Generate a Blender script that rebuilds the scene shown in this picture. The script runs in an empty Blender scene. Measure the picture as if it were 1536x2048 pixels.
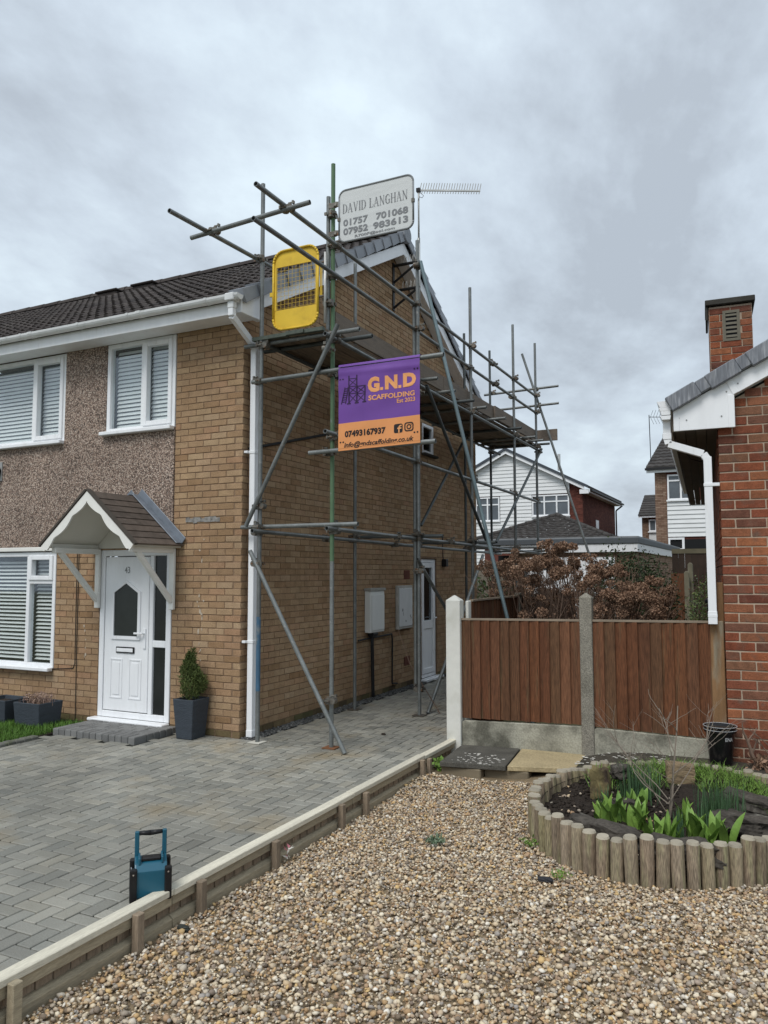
import bpy, bmesh, math, random
import numpy as np
from mathutils import Vector, Matrix
random.seed(11); RNG = np.random.default_rng(5)
rad = math.radians
SC = bpy.context.scene
COL = SC.collection
# ------------------------------------------------------------------ camera
CAM = Vector((5.31698, -7.22015, 1.83109)); YAW, PIT, ROL = 0.454745, 0.0769208, -0.0015873
FPX = 1567.147
fw = Vector((-math.sin(YAW)*math.cos(PIT), math.cos(YAW)*math.cos(PIT), math.sin(PIT)))
rt = Vector((math.cos(YAW), math.sin(YAW), 0)); up = rt.cross(fw)
r2 = rt*math.cos(ROL)+up*math.sin(ROL); u2 = up*math.cos(ROL)-rt*math.sin(ROL)
cd = bpy.data.cameras.new('camera'); cam = bpy.data.objects.new('camera', cd); COL.objects.link(cam)
cd.sensor_fit = 'VERTICAL'; cd.sensor_height = 36.0; cd.sensor_width = 27.0; cd.lens = FPX/2048*36
cd.clip_start = 0.05; cd.clip_end = 3000
mw = Matrix.Identity(4)
for i in range(3):
    mw[i][0] = r2[i]; mw[i][1] = u2[i]; mw[i][2] = -fw[i]; mw[i][3] = CAM[i]
cam.matrix_world = mw
SC.camera = cam
# ------------------------------------------------------------------ sky, sun, exposure
SUN_EL, SUN_AZ = rad(54), rad(186)      # azimuth clockwise from +Y: the soft light comes from behind the camera
w = bpy.data.worlds.new('World'); SC.world = w; w.use_nodes = True
nt = w.node_tree; nt.nodes.clear()
def nd(t, **k):
    n = nt.nodes.new(t)
    for a, b in k.items(): setattr(n, a, b)
    return n
sky = nd('ShaderNodeTexSky'); sky.sky_type = 'NISHITA'; sky.sun_disc = False
sky.sun_elevation = SUN_EL; sky.sun_rotation = SUN_AZ; sky.air_density = 1.5; sky.dust_density = 3
tc = nd('ShaderNodeTexCoord'); sx = nd('ShaderNodeSeparateXYZ'); nt.links.new(tc.outputs['Generated'], sx.inputs[0])
zc = nd('ShaderNodeMath', operation='MAXIMUM'); zc.inputs[1].default_value = 0.0; nt.links.new(sx.outputs[2], zc.inputs[0])
za = nd('ShaderNodeMath', operation='ADD'); za.inputs[1].default_value = 0.32; nt.links.new(zc.outputs[0], za.inputs[0])
dv = []
for i in (0, 1):
    d = nd('ShaderNodeMath', operation='DIVIDE'); nt.links.new(sx.outputs[i], d.inputs[0]); nt.links.new(za.outputs[0], d.inputs[1]); dv.append(d)
cx = nd('ShaderNodeCombineXYZ'); nt.links.new(dv[0].outputs[0], cx.inputs[0]); nt.links.new(dv[1].outputs[0], cx.inputs[1])
mp = nd('ShaderNodeMapping'); mp.inputs['Rotation'].default_value = (0, 0, rad(-35)); mp.inputs['Scale'].default_value = (1.05, 0.8, 1)
mp.inputs['Location'].default_value = (3.1, 1.4, 0)
nt.links.new(cx.outputs[0], mp.inputs[0])
n1 = nd('ShaderNodeTexNoise'); n1.inputs['Scale'].default_value = 1.55; n1.inputs['Detail'].default_value = 8; n1.inputs['Roughness'].default_value = .56; n1.inputs['Distortion'].default_value = .3
nt.links.new(mp.outputs[0], n1.inputs[0])
n2 = nd('ShaderNodeTexNoise'); n2.inputs['Scale'].default_value = 5.5; n2.inputs['Detail'].default_value = 8; n2.inputs['Roughness'].default_value = .6
nt.links.new(mp.outputs[0], n2.inputs[0])
mxn = nd('ShaderNodeMix', data_type='FLOAT'); mxn.inputs[0].default_value = .27
nt.links.new(n1.outputs[0], mxn.inputs[2]); nt.links.new(n2.outputs[0], mxn.inputs[3])
cr = nd('ShaderNodeValToRGB'); nt.links.new(mxn.outputs[0], cr.inputs[0])
e = cr.color_ramp.elements; e[0].position = .395; e[0].color = (.355, .40, .455, 1); e[1].position = .60; e[1].color = (.59, .68, .745, 1)
q = cr.color_ramp.elements.new(.49); q.color = (.465, .53, .60, 1)
sc = nd('ShaderNodeVectorMath', operation='SCALE'); nt.links.new(cr.outputs[0], sc.inputs[0])
zg = nd('ShaderNodeMath', operation='MULTIPLY_ADD'); zg.inputs[1].default_value = 2.5; zg.inputs[2].default_value = 9.4; nt.links.new(zc.outputs[0], zg.inputs[0]); nt.links.new(zg.outputs[0], sc.inputs['Scale'])     # an overcast sky brightens gently towards the zenith
mx = nd('ShaderNodeMix', data_type='RGBA'); mx.inputs[0].default_value = .95
nt.links.new(sky.outputs[0], mx.inputs[6]); nt.links.new(sc.outputs[0], mx.inputs[7])
bg = nd('ShaderNodeBackground'); bg.inputs[1].default_value = .1; nt.links.new(mx.outputs[2], bg.inputs[0])
wo = nd('ShaderNodeOutputWorld'); nt.links.new(bg.outputs[0], wo.inputs[0])
sd = bpy.data.lights.new('sun', 'SUN'); sd.energy = 1.5; sd.angle = rad(24); sd.color = (1, .97, .93)
so = bpy.data.objects.new('sun', sd); COL.objects.link(so)
sv = Vector((math.sin(SUN_AZ)*math.cos(SUN_EL), math.cos(SUN_AZ)*math.cos(SUN_EL), math.sin(SUN_EL)))
so.rotation_euler = sv.to_track_quat('Z', 'Y').to_euler(); so.location = (0, -10, 20)
vs = SC.view_settings; vs.view_transform = 'Standard'; vs.look = 'None'; vs.gamma = 1; vs.exposure = 0.42; vs.use_curve_mapping = False
SC.cycles.max_bounces = 6; SC.cycles.diffuse_bounces = 3; SC.cycles.transparent_max_bounces = 12; SC.cycles.use_denoising = True
# ------------------------------------------------------------------ materials
MATS = {}
def mat(name, col, rough=.75, var=.15, scale=4., col2=None, c2scale=None, c2lo=.5, c2hi=.7, rnd=0., ramp=None, bump=0., bscale=60., metal=0., spec=.3, fine=0., fscale=150., stretch=None, trans=0., big=0., bigscale=.7):
    """colour, cloudy variation (var), second colour in patches (col2), per-piece variation (rnd or a ramp of colours), fine speckle, bump"""
    if name in MATS: return MATS[name]
    m = bpy.data.materials.new(name); m.use_nodes = True; t = m.node_tree; N = t.nodes; L = t.links
    b = N['Principled BSDF']; b.inputs['Roughness'].default_value = rough; b.inputs['Metallic'].default_value = metal; b.inputs['Specular IOR Level'].default_value = spec
    geo = N.new('ShaderNodeNewGeometry'); pos = geo.outputs['Position']
    if stretch:
        mpn = N.new('ShaderNodeMapping'); mpn.inputs['Scale'].default_value = stretch; L.new(pos, mpn.inputs[0]); pos = mpn.outputs[0]
    def noise(s, det=4, ro=.55):
        n = N.new('ShaderNodeTexNoise'); n.inputs['Scale'].default_value = s; n.inputs['Detail'].default_value = det; n.inputs['Roughness'].default_value = ro; L.new(pos, n.inputs['Vector']); return n.outputs['Fac']
    def rand():
        oi = N.new('ShaderNodeObjectInfo'); at = N.new('ShaderNodeAttribute'); at.attribute_name = 'rnd'
        a = N.new('ShaderNodeMath'); a.operation = 'ADD'; L.new(oi.outputs['Random'], a.inputs[0]); L.new(at.outputs['Fac'], a.inputs[1])
        f = N.new('ShaderNodeMath'); f.operation = 'FRACT'; L.new(a.outputs[0], f.inputs[0]); return f.outputs[0]
    def mixc(fac, a, bcol, mode='MIX'):
        x = N.new('ShaderNodeMix'); x.data_type = 'RGBA'; x.blend_type = mode
        if isinstance(fac, float): x.inputs[0].default_value = fac
        else: L.new(fac, x.inputs[0])
        for idx, vv in ((6, a), (7, bcol)):
            if isinstance(vv, tuple): x.inputs[idx].default_value = (*vv[:3], 1)
            else: L.new(vv, x.inputs[idx])
        return x.outputs[2]
    def mrange(src, a, b_, c, d):
        r = N.new('ShaderNodeMapRange'); L.new(src, r.inputs[0])
        for i, vv in enumerate((a, b_, c, d)): r.inputs[i+1].default_value = vv
        return r.outputs[0]
    cur = tuple(col)
    rr = rand() if (ramp or rnd) else None
    if ramp:
        c = N.new('ShaderNodeValToRGB'); el = c.color_ramp.elements
        while len(el) < len(ramp): el.new(.5)
        for i, cc in enumerate(ramp): el[i].position = i/(len(ramp)-1); el[i].color = (*cc, 1)
        L.new(rr, c.inputs[0]); cur = c.outputs[0]
    if col2 is not None:
        cur = mixc(mrange(noise(c2scale or scale*2), c2lo, c2hi, 0, 1), cur, tuple(col2))
    def hsv(curv, val):
        h = N.new('ShaderNodeHueSaturation')
        if isinstance(curv, tuple): h.inputs['Color'].default_value = (*curv, 1)
        else: L.new(curv, h.inputs['Color'])
        L.new(val, h.inputs['Value']); return h.outputs[0]
    if var: cur = hsv(cur, mrange(noise(scale), .25, .75, 1-var, 1+var))
    if big: cur = hsv(cur, mrange(noise(bigscale, 6), .3, .7, 1-big, 1+big))
    if rnd: cur = hsv(cur, mrange(rr, 0, 1, 1-rnd, 1+rnd))
    if fine: cur = hsv(cur, mrange(noise(fscale, 2), .3, .7, 1-fine, 1+fine))
    if isinstance(cur, tuple): b.inputs['Base Color'].default_value = (*cur, 1)
    else: L.new(cur, b.inputs['Base Color'])
    if bump:
        bp = N.new('ShaderNodeBump'); bp.inputs['Strength'].default_value = bump; bp.inputs['Distance'].default_value = .01
        L.new(noise(bscale, 4), bp.inputs['Height']); L.new(bp.outputs[0], b.inputs['Normal'])
    if trans: b.inputs['Transmission Weight'].default_value = trans
    MATS[name] = m; return m
def voro_mat(name, scale, cols, rough=.85, bump=.6):
    m = bpy.data.materials.new(name); m.use_nodes = True; t = m.node_tree; N = t.nodes; L = t.links; b = N['Principled BSDF']; b.inputs['Roughness'].default_value = rough
    geo = N.new('ShaderNodeNewGeometry'); v = N.new('ShaderNodeTexVoronoi'); v.inputs['Scale'].default_value = scale; L.new(geo.outputs['Position'], v.inputs['Vector'])
    s = N.new('ShaderNodeSeparateColor'); L.new(v.outputs['Color'], s.inputs[0])
    c = N.new('ShaderNodeValToRGB'); el = c.color_ramp.elements
    while len(el) < len(cols): el.new(.5)
    for i, cc in enumerate(cols): el[i].position = i/(len(cols)-1); el[i].color = (*cc, 1)
    L.new(s.outputs[0], c.inputs[0])
    r = N.new('ShaderNodeMapRange'); L.new(v.outputs['Distance'], r.inputs[0]); r.inputs[1].default_value = .3; r.inputs[2].default_value = .8; r.inputs[3].default_value = 1.05; r.inputs[4].default_value = .32
    n = N.new('ShaderNodeTexNoise'); n.inputs['Scale'].default_value = 1.3; n.inputs['Detail'].default_value = 5; L.new(geo.outputs['Position'], n.inputs['Vector'])
    r3 = N.new('ShaderNodeMapRange'); L.new(n.outputs['Fac'], r3.inputs[0]); r3.inputs[1].default_value = .3; r3.inputs[2].default_value = .7; r3.inputs[3].default_value = .8; r3.inputs[4].default_value = 1.15
    mu = N.new('ShaderNodeMath'); mu.operation = 'MULTIPLY'; L.new(r.outputs[0], mu.inputs[0]); L.new(r3.outputs[0], mu.inputs[1])
    h = N.new('ShaderNodeHueSaturation'); L.new(c.outputs[0], h.inputs['Color']); L.new(mu.outputs[0], h.inputs['Value']); L.new(h.outputs[0], b.inputs['Base Color'])
    bp = N.new('ShaderNodeBump'); bp.inputs['Strength'].default_value = bump; bp.inputs['Distance'].default_value = .01; bp.invert = True
    L.new(v.outputs['Distance'], bp.inputs['Height']); L.new(bp.outputs[0], b.inputs['Normal']); MATS[name] = m; return m
def glass_mat(name, tint, refl=.3):
    m = bpy.data.materials.new(name); m.use_nodes = True; t = m.node_tree; N = t.nodes; L = t.links; N.remove(N['Principled BSDF'])
    tr = N.new('ShaderNodeBsdfTransparent'); tr.inputs[0].default_value = (*tint, 1); gl = N.new('ShaderNodeBsdfGlossy'); gl.inputs['Roughness'].default_value = .03; gl.inputs[0].default_value = (.9, .95, 1, 1)
    lw = N.new('ShaderNodeLayerWeight'); lw.inputs[0].default_value = .5; pw = N.new('ShaderNodeMath'); pw.operation = 'POWER'; pw.inputs[1].default_value = 3.5; L.new(lw.outputs['Facing'], pw.inputs[0])
    r = N.new('ShaderNodeMapRange'); L.new(pw.outputs[0], r.inputs[0]); r.inputs[1].default_value = 0; r.inputs[2].default_value = 1; r.inputs[3].default_value = refl*.45; r.inputs[4].default_value = 1
    x = N.new('ShaderNodeMixShader'); L.new(r.outputs[0], x.inputs[0]); L.new(tr.outputs[0], x.inputs[1]); L.new(gl.outputs[0], x.inputs[2]); L.new(x.outputs[0], N['Material Output'].inputs[0]); MATS[name] = m; return m
BUFF = [(0.251, 0.153, 0.082), (0.355, 0.238, 0.137), (0.378, 0.264, 0.16), (0.301, 0.19, 0.108), (0.363, 0.248, 0.148), (0.34, 0.205, 0.121), (0.381, 0.268, 0.168), (0.316, 0.205, 0.118), (0.359, 0.243, 0.146), (0.279, 0.171, 0.094), (0.345, 0.23, 0.135), (0.349, 0.217, 0.126)]
REDB = [(0.125, 0.045, 0.03), (0.259, 0.083, 0.04), (0.182, 0.059, 0.035), (0.303, 0.116, 0.055), (0.107, 0.05, 0.037), (0.231, 0.07, 0.037), (0.156, 0.074, 0.05), (0.285, 0.094, 0.044), (0.2, 0.099, 0.059), (0.134, 0.054, 0.038)]
M_BUFF = mat('buff_brick', BUFF[0], ramp=BUFF, big=.15, var=.16, scale=9, fine=.22, fscale=110, rough=.9, bump=.5, bscale=90, spec=.15)
M_MORT = mat('brown_mortar', (.215, .145, .095), var=.2, rough=.95, fine=.2, spec=.1)
M_REDB = mat('red_brick', REDB[0], ramp=REDB, big=.18, bigscale=1.2, var=.28, scale=14, fine=.25, fscale=120, col2=(.12, .07, .05), c2scale=7, c2lo=.56, c2hi=.72, rough=.9, bump=.5, bscale=90, spec=.15)
M_MORTP = mat('pale_mortar', (.42, .33, .25), var=.2, rough=.95, fine=.2, spec=.1)
M_PEB = voro_mat('pebbledash', 72, [(.055, .037, .03), (.30, .205, .155), (.54, .42, .335), (.18, .115, .085), (.64, .53, .44), (.38, .265, .205), (.105, .072, .058), (.56, .44, .36)])
M_PVC = mat('white_upvc', (.82, .83, .845), rough=.35, var=.05, scale=3, spec=.4, col2=(.68, .68, .66), c2scale=5, c2lo=.60, c2hi=.82, stretch=(3, 3, .6))
M_PVCD = mat('weathered_upvc', (.72, .73, .73), rough=.45, var=.07, scale=5, col2=(.52, .53, .52), c2scale=9, c2lo=.6, c2hi=.8)
M_CREAM = mat('cream_paint', (.77, .76, .715), rough=.6, var=.07, scale=6)
M_CREAMIN = mat('cream_lining', (.64, .62, .55), rough=.7, var=.04)
M_GLASS = glass_mat('window_glass', (.95, .97, .97), .16)
M_GLASSD = glass_mat('door_glass', (.25, .28, .28), .12)
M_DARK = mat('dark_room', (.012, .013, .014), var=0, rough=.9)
M_BLIND = mat('blind_slats', (.88, .88, .86), var=.03, rough=.5)
TILEC = [(0.04, 0.032, 0.029), (0.061, 0.05, 0.046), (0.047, 0.039, 0.035), (0.072, 0.061, 0.055), (0.037, 0.031, 0.029), (0.054, 0.044, 0.041)]
M_TILE = mat('brown_roof_tile', TILEC[0], ramp=TILEC, var=.25, scale=5, fine=.3, fscale=60, rough=.9, bump=.4, bscale=50, col2=(.13, .125, .09), c2scale=8, c2lo=.66, c2hi=.8)
M_VERGE = mat('grey_verge_plastic', (.26, .275, .30), rnd=.12, var=.12, scale=6, rough=.55)
M_VERGE2 = mat('weathered_verge_plastic', (.17, .18, .20), rnd=.08, var=.25, scale=7, rough=.5, col2=(.30, .31, .33), c2scale=5, c2lo=.5, c2hi=.7, stretch=(9, 9, 1))
M_LEAD = mat('lead_flashing', (.20, .225, .26), var=.2, scale=9, rough=.5, metal=.3)
M_TUBE = mat('galvanised_tube', (.185, .195, .19), col2=(.31, .305, .285), c2scale=13, c2lo=.62, c2hi=.74, var=.3, scale=6, fine=.12, fscale=60, rough=.45, metal=.45, rnd=.12, spec=.4)
M_TUBEG = mat('green_painted_tube', (.095, .165, .09), var=.15, scale=5, rough=.5, col2=(.2, .23, .21), c2scale=6, c2lo=.62, c2hi=.7)
M_TUBEB = mat('dark_tube', (.085, .095, .095), var=.2, rough=.5, metal=.35, rnd=.15)
M_TUBEL = mat('blue_painted_tube', (.055, .12, .19), var=.2, scale=7, rough=.5, col2=(.2, .22, .22), c2scale=5, c2lo=.55, c2hi=.65)
M_COUP = mat('steel_coupler', (.15, .14, .12), col2=(.16, .085, .045), c2scale=25, c2lo=.55, c2hi=.65, var=.3, scale=20, rough=.5, metal=.5, rnd=.25)
M_BOARD = mat('scaffold_timber', (.20, .155, .115), var=.25, scale=2, rnd=.2, rough=.9, fine=.2, fscale=40, stretch=(8, 1, 8), col2=(.12, .10, .085), c2scale=3, c2lo=.5, c2hi=.7)
M_TOE = mat('weathered_toe_board', (.205, .165, .13), var=.25, scale=2, rough=.9, fine=.2, fscale=40, stretch=(6, 1.2, 8), col2=(.12, .10, .085), c2scale=2, c2lo=.5, c2hi=.7)
M_HOOP = mat('board_end_hoop', (.095, .11, .09), var=.3, scale=15, rough=.6, metal=.2)
M_YEL = mat('yellow_paint', (.70, .47, .045), var=.1, scale=5, rough=.5, col2=(.58, .37, .04), c2scale=7, c2lo=.55, c2hi=.75)
M_SIGN = mat('dull_white_sign', (.60, .615, .61), var=.06, scale=4, rough=.6, col2=(.48, .49, .485), c2scale=3, c2lo=.6, c2hi=.75, stretch=(1, 1, 6))
M_SIGNT = mat('sign_lettering', (.20, .205, .215), var=.1, rough=.6)
M_SIGNE = mat('sign_edge_trim', (.22, .23, .235), var=.15, rough=.5)
M_PURP = mat('purple_vinyl', (.155, .062, .30), var=.08, scale=3, rough=.5)
M_ORAN = mat('orange_vinyl', (.72, .30, .11), var=.07, scale=4, rough=.5)
M_BTXT = mat('orange_print', (.76, .34, .13), var=.05, rough=.5)
M_BLK = mat('black_print', (.018, .015, .016), var=0, rough=.5)
M_LOGO = mat('dark_purple_print', (.035, .014, .055), var=0, rough=.5)
PAVC = [(0.175, 0.172, 0.15), (0.266, 0.258, 0.224), (0.218, 0.214, 0.186), (0.318, 0.305, 0.26), (0.239, 0.237, 0.209), (0.291, 0.275, 0.227), (0.19, 0.19, 0.169), (0.254, 0.242, 0.202)]
M_PAVE = mat('grey_block_paving', PAVC[0], ramp=PAVC, big=.30, bigscale=.5, var=.14, scale=1.7, fine=.16, fscale=140, rough=.5, bump=.25, bscale=160, spec=.5, col2=(.255, .21, .14), c2scale=1.1, c2lo=.54, c2hi=.74)
M_JOINT = mat('paving_joint', (.022, .023, .018), var=.3, scale=6, rough=.95)
M_KERB = mat('block_kerb', (.13, .13, .115), var=.2, rnd=.15, scale=6, rough=.85, bump=.3, col2=(.12, .13, .08), c2scale=5, c2lo=.55, c2hi=.7)
M_KNOT = mat('dark_knot', (.045, .02, .012), var=.3, scale=40, rough=.9)
M_LEAFB = mat('dead_leaf', (.16, .085, .04), ramp=[(.09, .05, .03), (.20, .11, .05), (.27, .17, .08)], rough=.85)
M_STEP = mat('dark_step_block', (.175, .175, .17), var=.15, rnd=.18, fine=.2, rough=.7, bump=.3, bscale=150)
M_CAPW = mat('pale_timber_cap', (.60, .56, .455), var=.14, scale=3, rough=.8, fine=.14, fscale=25, stretch=(12, 1, 12), rnd=.05)
M_SLEEP = mat('weathered_timber', (.25, .195, .14), var=.22, scale=3, rnd=.16, rough=.9, fine=.22, fscale=22, stretch=(14, 14, 1.3), bump=.3, bscale=25)
M_SLEEPH = mat('weathered_rail_timber', (.33, .28, .195), var=.2, scale=3, rnd=.1, rough=.9, fine=.18, fscale=22, stretch=(14, 1.3, 14))
M_FB = mat('red_brown_fence_board', (.155, .062, .03), ramp=[(0.08, 0.031, 0.015), (0.144, 0.057, 0.025), (0.1, 0.038, 0.018), (0.152, 0.07, 0.036), (0.088, 0.035, 0.017), (0.12, 0.061, 0.031), (0.112, 0.043, 0.02), (0.164, 0.074, 0.038)], var=.25, scale=2.2, rough=.85, fine=.42, fscale=15, stretch=(12, 12, .7), col2=(.10, .075, .04), c2scale=1.5, c2lo=.58, c2hi=.78)
M_FCAP = mat('weathered_fence_cap', (.25, .20, .15), var=.2, rough=.9)
M_FSTRIP = mat('weathered_end_strip', (.22, .125, .06), var=.3, scale=3, rough=.9, fine=.2, stretch=(5, 5, 1), col2=(.25, .21, .15), c2scale=2, c2lo=.5, c2hi=.65)
M_CONC = mat('exposed_aggregate_post', (.23, .212, .175), var=.2, scale=5, fine=.45, fscale=110, rough=.95, bump=.5, bscale=110, col2=(.20, .185, .15), c2scale=3, c2lo=.5, c2hi=.7)
M_WPOST = mat('white_painted_post', (.67, .66, .605), var=.07, scale=8, rough=.8, col2=(.54, .53, .47), c2scale=4, c2lo=.58, c2hi=.75, bump=.2)
M_GRAVB = mat('stained_gravel_board', (.35, .335, .27), var=.25, scale=3, fine=.2, fscale=60, rough=.95, col2=(.135, .128, .10), c2scale=2.6, c2lo=.46, c2hi=.62, bump=.3)
M_SLABD = mat('dark_slab', (.085, .08, .068), var=.3, scale=6, fine=.3, fscale=90, rough=.95, bump=.5)
M_SLABT = mat('tan_slab', (.39, .315, .185), var=.15, scale=4, fine=.2, fscale=50, rough=.9, bump=.4, bscale=40, col2=(.29, .235, .14), c2scale=6, c2lo=.55, c2hi=.75)
M_SLABE = mat('slab_footing_stone', (.19, .155, .105), var=.2, rough=.95)
GRC = [(0.175, 0.133, 0.093), (0.227, 0.177, 0.133), (0.721, 0.611, 0.443), (0.29, 0.19, 0.12), (0.494, 0.33, 0.168), (0.443, 0.295, 0.177), (0.21, 0.165, 0.13), (0.742, 0.66, 0.513), (0.639, 0.522, 0.363), (0.74, 0.69, 0.6), (0.391, 0.32, 0.235), (0.299, 0.256, 0.208), (0.33, 0.3, 0.27), (0.35, 0.222, 0.124), (0.639, 0.443, 0.204), (0.13, 0.105, 0.085), (0.659, 0.552, 0.389), (0.433, 0.32, 0.217), (0.494, 0.424, 0.327), (0.474, 0.34, 0.199), (0.597, 0.473, 0.314), (0.371, 0.246, 0.146)]
M_GRAV = mat('mixed_pebbles', GRC[0], ramp=GRC, var=.12, scale=40, rough=.72, fine=.1, fscale=300)
M_GRAVG = mat('gravel_bed', (.20, .15, .092), var=.3, scale=20, rough=.95, fine=.3, fscale=90)
M_DGRAV = mat('dark_chippings', (.075, .075, .072), ramp=[(.03, .03, .03), (.12, .12, .115), (.06, .06, .06), (.2, .2, .19), (.05, .05, .05), (.09, .09, .085)], var=.1, rough=.8)
M_SOIL = mat('dark_soil', (.028, .021, .016), var=.4, scale=9, fine=.4, fscale=60, rough=.95, bump=.9, bscale=35)
M_SOIL2 = mat('mossy_bare_ground', (.06, .052, .04), var=.35, scale=5, fine=.35, fscale=50, rough=.95, bump=.6, bscale=30)
M_LOG = mat('pale_log', (.2, .16, .1), ramp=[(.155, .12, .08), (.27, .215, .15), (.21, .178, .098), (.29, .23, .165), (.175, .135, .095), (.24, .18, .125)], var=.28, scale=4, rough=.9, fine=.42, fscale=16, stretch=(12, 12, 1.2), bump=.2, bscale=18, col2=(.19, .175, .10), c2scale=2, c2lo=.5, c2hi=.7)
M_LOGT = mat('sawn_log_end', (.33, .295, .23), rnd=.16, var=.15, scale=9, rough=.9)
M_ROCKD = mat('dark_stone', (.062, .054, .045), var=.4, scale=6, fine=.3, fscale=40, rough=.9, bump=.8, bscale=16, col2=(.14, .13, .11), c2scale=7, c2lo=.62, c2hi=.75)
M_ROCKT = mat('tan_stone', (.24, .175, .105), var=.3, scale=8, rough=.95, bump=.9, bscale=22, col2=(.10, .07, .045), c2scale=9, c2lo=.5, c2hi=.7, stretch=(1, 1, 3))
M_ROCKM = mat('mossy_stone', (.15, .12, .055), var=.35, scale=9, rough=.95, bump=.8, bscale=25, col2=(.06, .042, .03), c2scale=6, c2lo=.5, c2hi=.65)
M_GRASS = mat('grass_blades', (.10, .20, .035), ramp=[(.09, .17, .03), (.15, .26, .045), (.11, .20, .035), (.19, .30, .06)], var=.1, rough=.6)
M_LAWN = mat('lawn_blades', (.07, .16, .02), ramp=[(.05, .12, .015), (.09, .19, .025), (.07, .15, .02), (.11, .21, .03)], var=.1, rough=.6)
M_TULIP = mat('tulip_leaf', (.16, .29, .045), ramp=[(.10, .19, .035), (.19, .31, .06), (.14, .25, .045)], var=.2, scale=14, rough=.55, spec=.3, fine=.12, fscale=60)
M_DAFF = mat('daffodil_blade', (.06, .12, .055), ramp=[(.045, .095, .045), (.075, .14, .06), (.06, .115, .06)], var=.1, rough=.5)
M_TWIG = mat('pale_bare_twig', (.24, .20, .16), var=.2, rough=.9)
M_STEM = mat('brown_stem', (.17, .115, .085), var=.25, rough=.9)
M_HYD = mat('dried_hydrangea_petals', (.16, .085, .045), ramp=[(.14, .08, .052), (.29, .175, .115), (.38, .255, .175), (.20, .115, .072), (.33, .205, .135), (.13, .075, .05)], var=.15, scale=6, rough=.9)
M_IVY = mat('dark_evergreen_leaf', (.035, .055, .022), ramp=[(.02, .035, .014), (.045, .07, .028), (.03, .05, .02), (.07, .09, .04)], var=.15, rough=.55)
M_LAUR = mat('variegated_laurel_leaf', (.10, .17, .04), ramp=[(.04, .075, .02), (.10, .17, .04), (.24, .27, .10), (.06, .11, .03)], var=.1, rough=.4)
M_CONI = mat('conifer_sprig', (.075, .10, .025), ramp=[(.035, .055, .016), (.09, .115, .03), (.06, .085, .022), (.12, .14, .04)], var=.15, rough=.7)
M_DRY = mat('dry_flower_stem', (.30, .21, .16), ramp=[(.22, .14, .10), (.38, .27, .21), (.30, .2, .17)], rough=.9)
M_POT = mat('slate_grey_pot', (.045, .055, .068), var=.15, scale=8, rough=.6, bump=.7, bscale=30, stretch=(1, 1, 4))
M_BUCK = mat('black_plastic_bucket', (.006, .006, .007), var=.1, rough=.25, spec=.5)
M_TEAL = mat('teal_plastic', (.01, .09, .14), var=.05, rough=.35, spec=.5)
M_BLKP = mat('black_plastic', (.012, .012, .013), var=.1, rough=.4)
M_CHROME = mat('chrome_trim', (.7, .7, .72), rough=.25, metal=.9, var=0)
M_WBOX = mat('white_meter_box', (.70, .70, .67), var=.06, rough=.6, col2=(.55, .54, .50), c2scale=5, c2lo=.6, c2hi=.8, stretch=(1, 1, .3))
M_PEEL = mat('peeling_white_paint', (.66, .66, .65), var=.08, rough=.7, col2=(.06, .055, .05), c2scale=9, c2lo=.64, c2hi=.67, stretch=(1, 1, .5))
M_AIRB = mat('terracotta_air_brick', (.16, .06, .04), var=.2, rough=.9)
M_BPIPE = mat('black_pipe', (.015, .015, .016), var=.1, rough=.5)
M_CLAD = mat('white_weatherboard', (.72, .73, .73), var=.05, scale=2, rough=.6)
M_ROOFD = mat('dark_far_tile', (.05, .045, .042), rnd=.2, var=.3, scale=4, rough=.9, col2=(.12, .115, .10), c2scale=9, c2lo=.64, c2hi=.75)
M_FARB = mat('far_red_brick', (.13, .045, .033), rnd=.3, var=.3, scale=3, rough=.9)
M_FARBB = mat('far_brown_brick', (.23, .15, .105), ramp=[(.15, .09, .06), (.27, .18, .13), (.21, .13, .09), (.31, .22, .16)], var=.25, scale=5, rough=.9)
M_FASG = mat('grey_roof_edge', (.09, .10, .11), var=.1, rough=.6)
M_FELT = mat('grey_roof_felt', (.25, .26, .27), var=.15, rough=.8)
M_DFENCE = mat('dark_brown_fence', (.045, .03, .022), rnd=.25, var=.25, rough=.9)
M_GFENCE = mat('grey_old_fence', (.25, .22, .18), rnd=.2, var=.25, rough=.9, stretch=(6, 6, 1))
M_SOFB = mat('brown_soffit', (.085, .068, .052), var=.2, rough=.7, rnd=.15)
M_ALU = mat('dull_aluminium', (.52, .52, .50), var=.15, rough=.45, metal=.5)
M_EARTH = mat('open_ground', (.10, .10, .055), var=.3, scale=.6, rough=.95, fine=.2)
M_WHITE = mat('white_fleck', (.72, .70, .64), var=.1, rough=.8)
M_PINK = mat('pink_wrapper', (.45, .16, .20), var=.3, scale=30, rough=.5)
M_CONCP = mat('chimney_cap_concrete', (.05, .047, .04), var=.3, rough=.95, col2=(.12, .115, .10), c2scale=9, c2lo=.6, c2hi=.75)
M_LOUV = mat('stone_louvre', (.17, .155, .12), var=.2, rough=.9)
M_WEED = mat('grey_green_weed', (.13, .19, .12), ramp=[(.09, .14, .08), (.17, .23, .15)], rough=.7)
M_NUM = mat('grey_numerals', (.25, .25, .25), var=0, rough=.4, metal=.4)
M_ROD = mat('weathered_aerial_rod', (.30, .29, .26), var=.1, rough=.6)
M_SPIKE = mat('bird_spikes', (.5, .48, .44), var=.1, rough=.5)
M_BUFFM = mat('mossy_plinth_brick', (.11, .09, .045), ramp=[(.07, .05, .03), (.15, .11, .055), (.10, .09, .04), (.20, .14, .075)], var=.3, scale=5, fine=.25, rough=.95, bump=.5, bscale=80)
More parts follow.
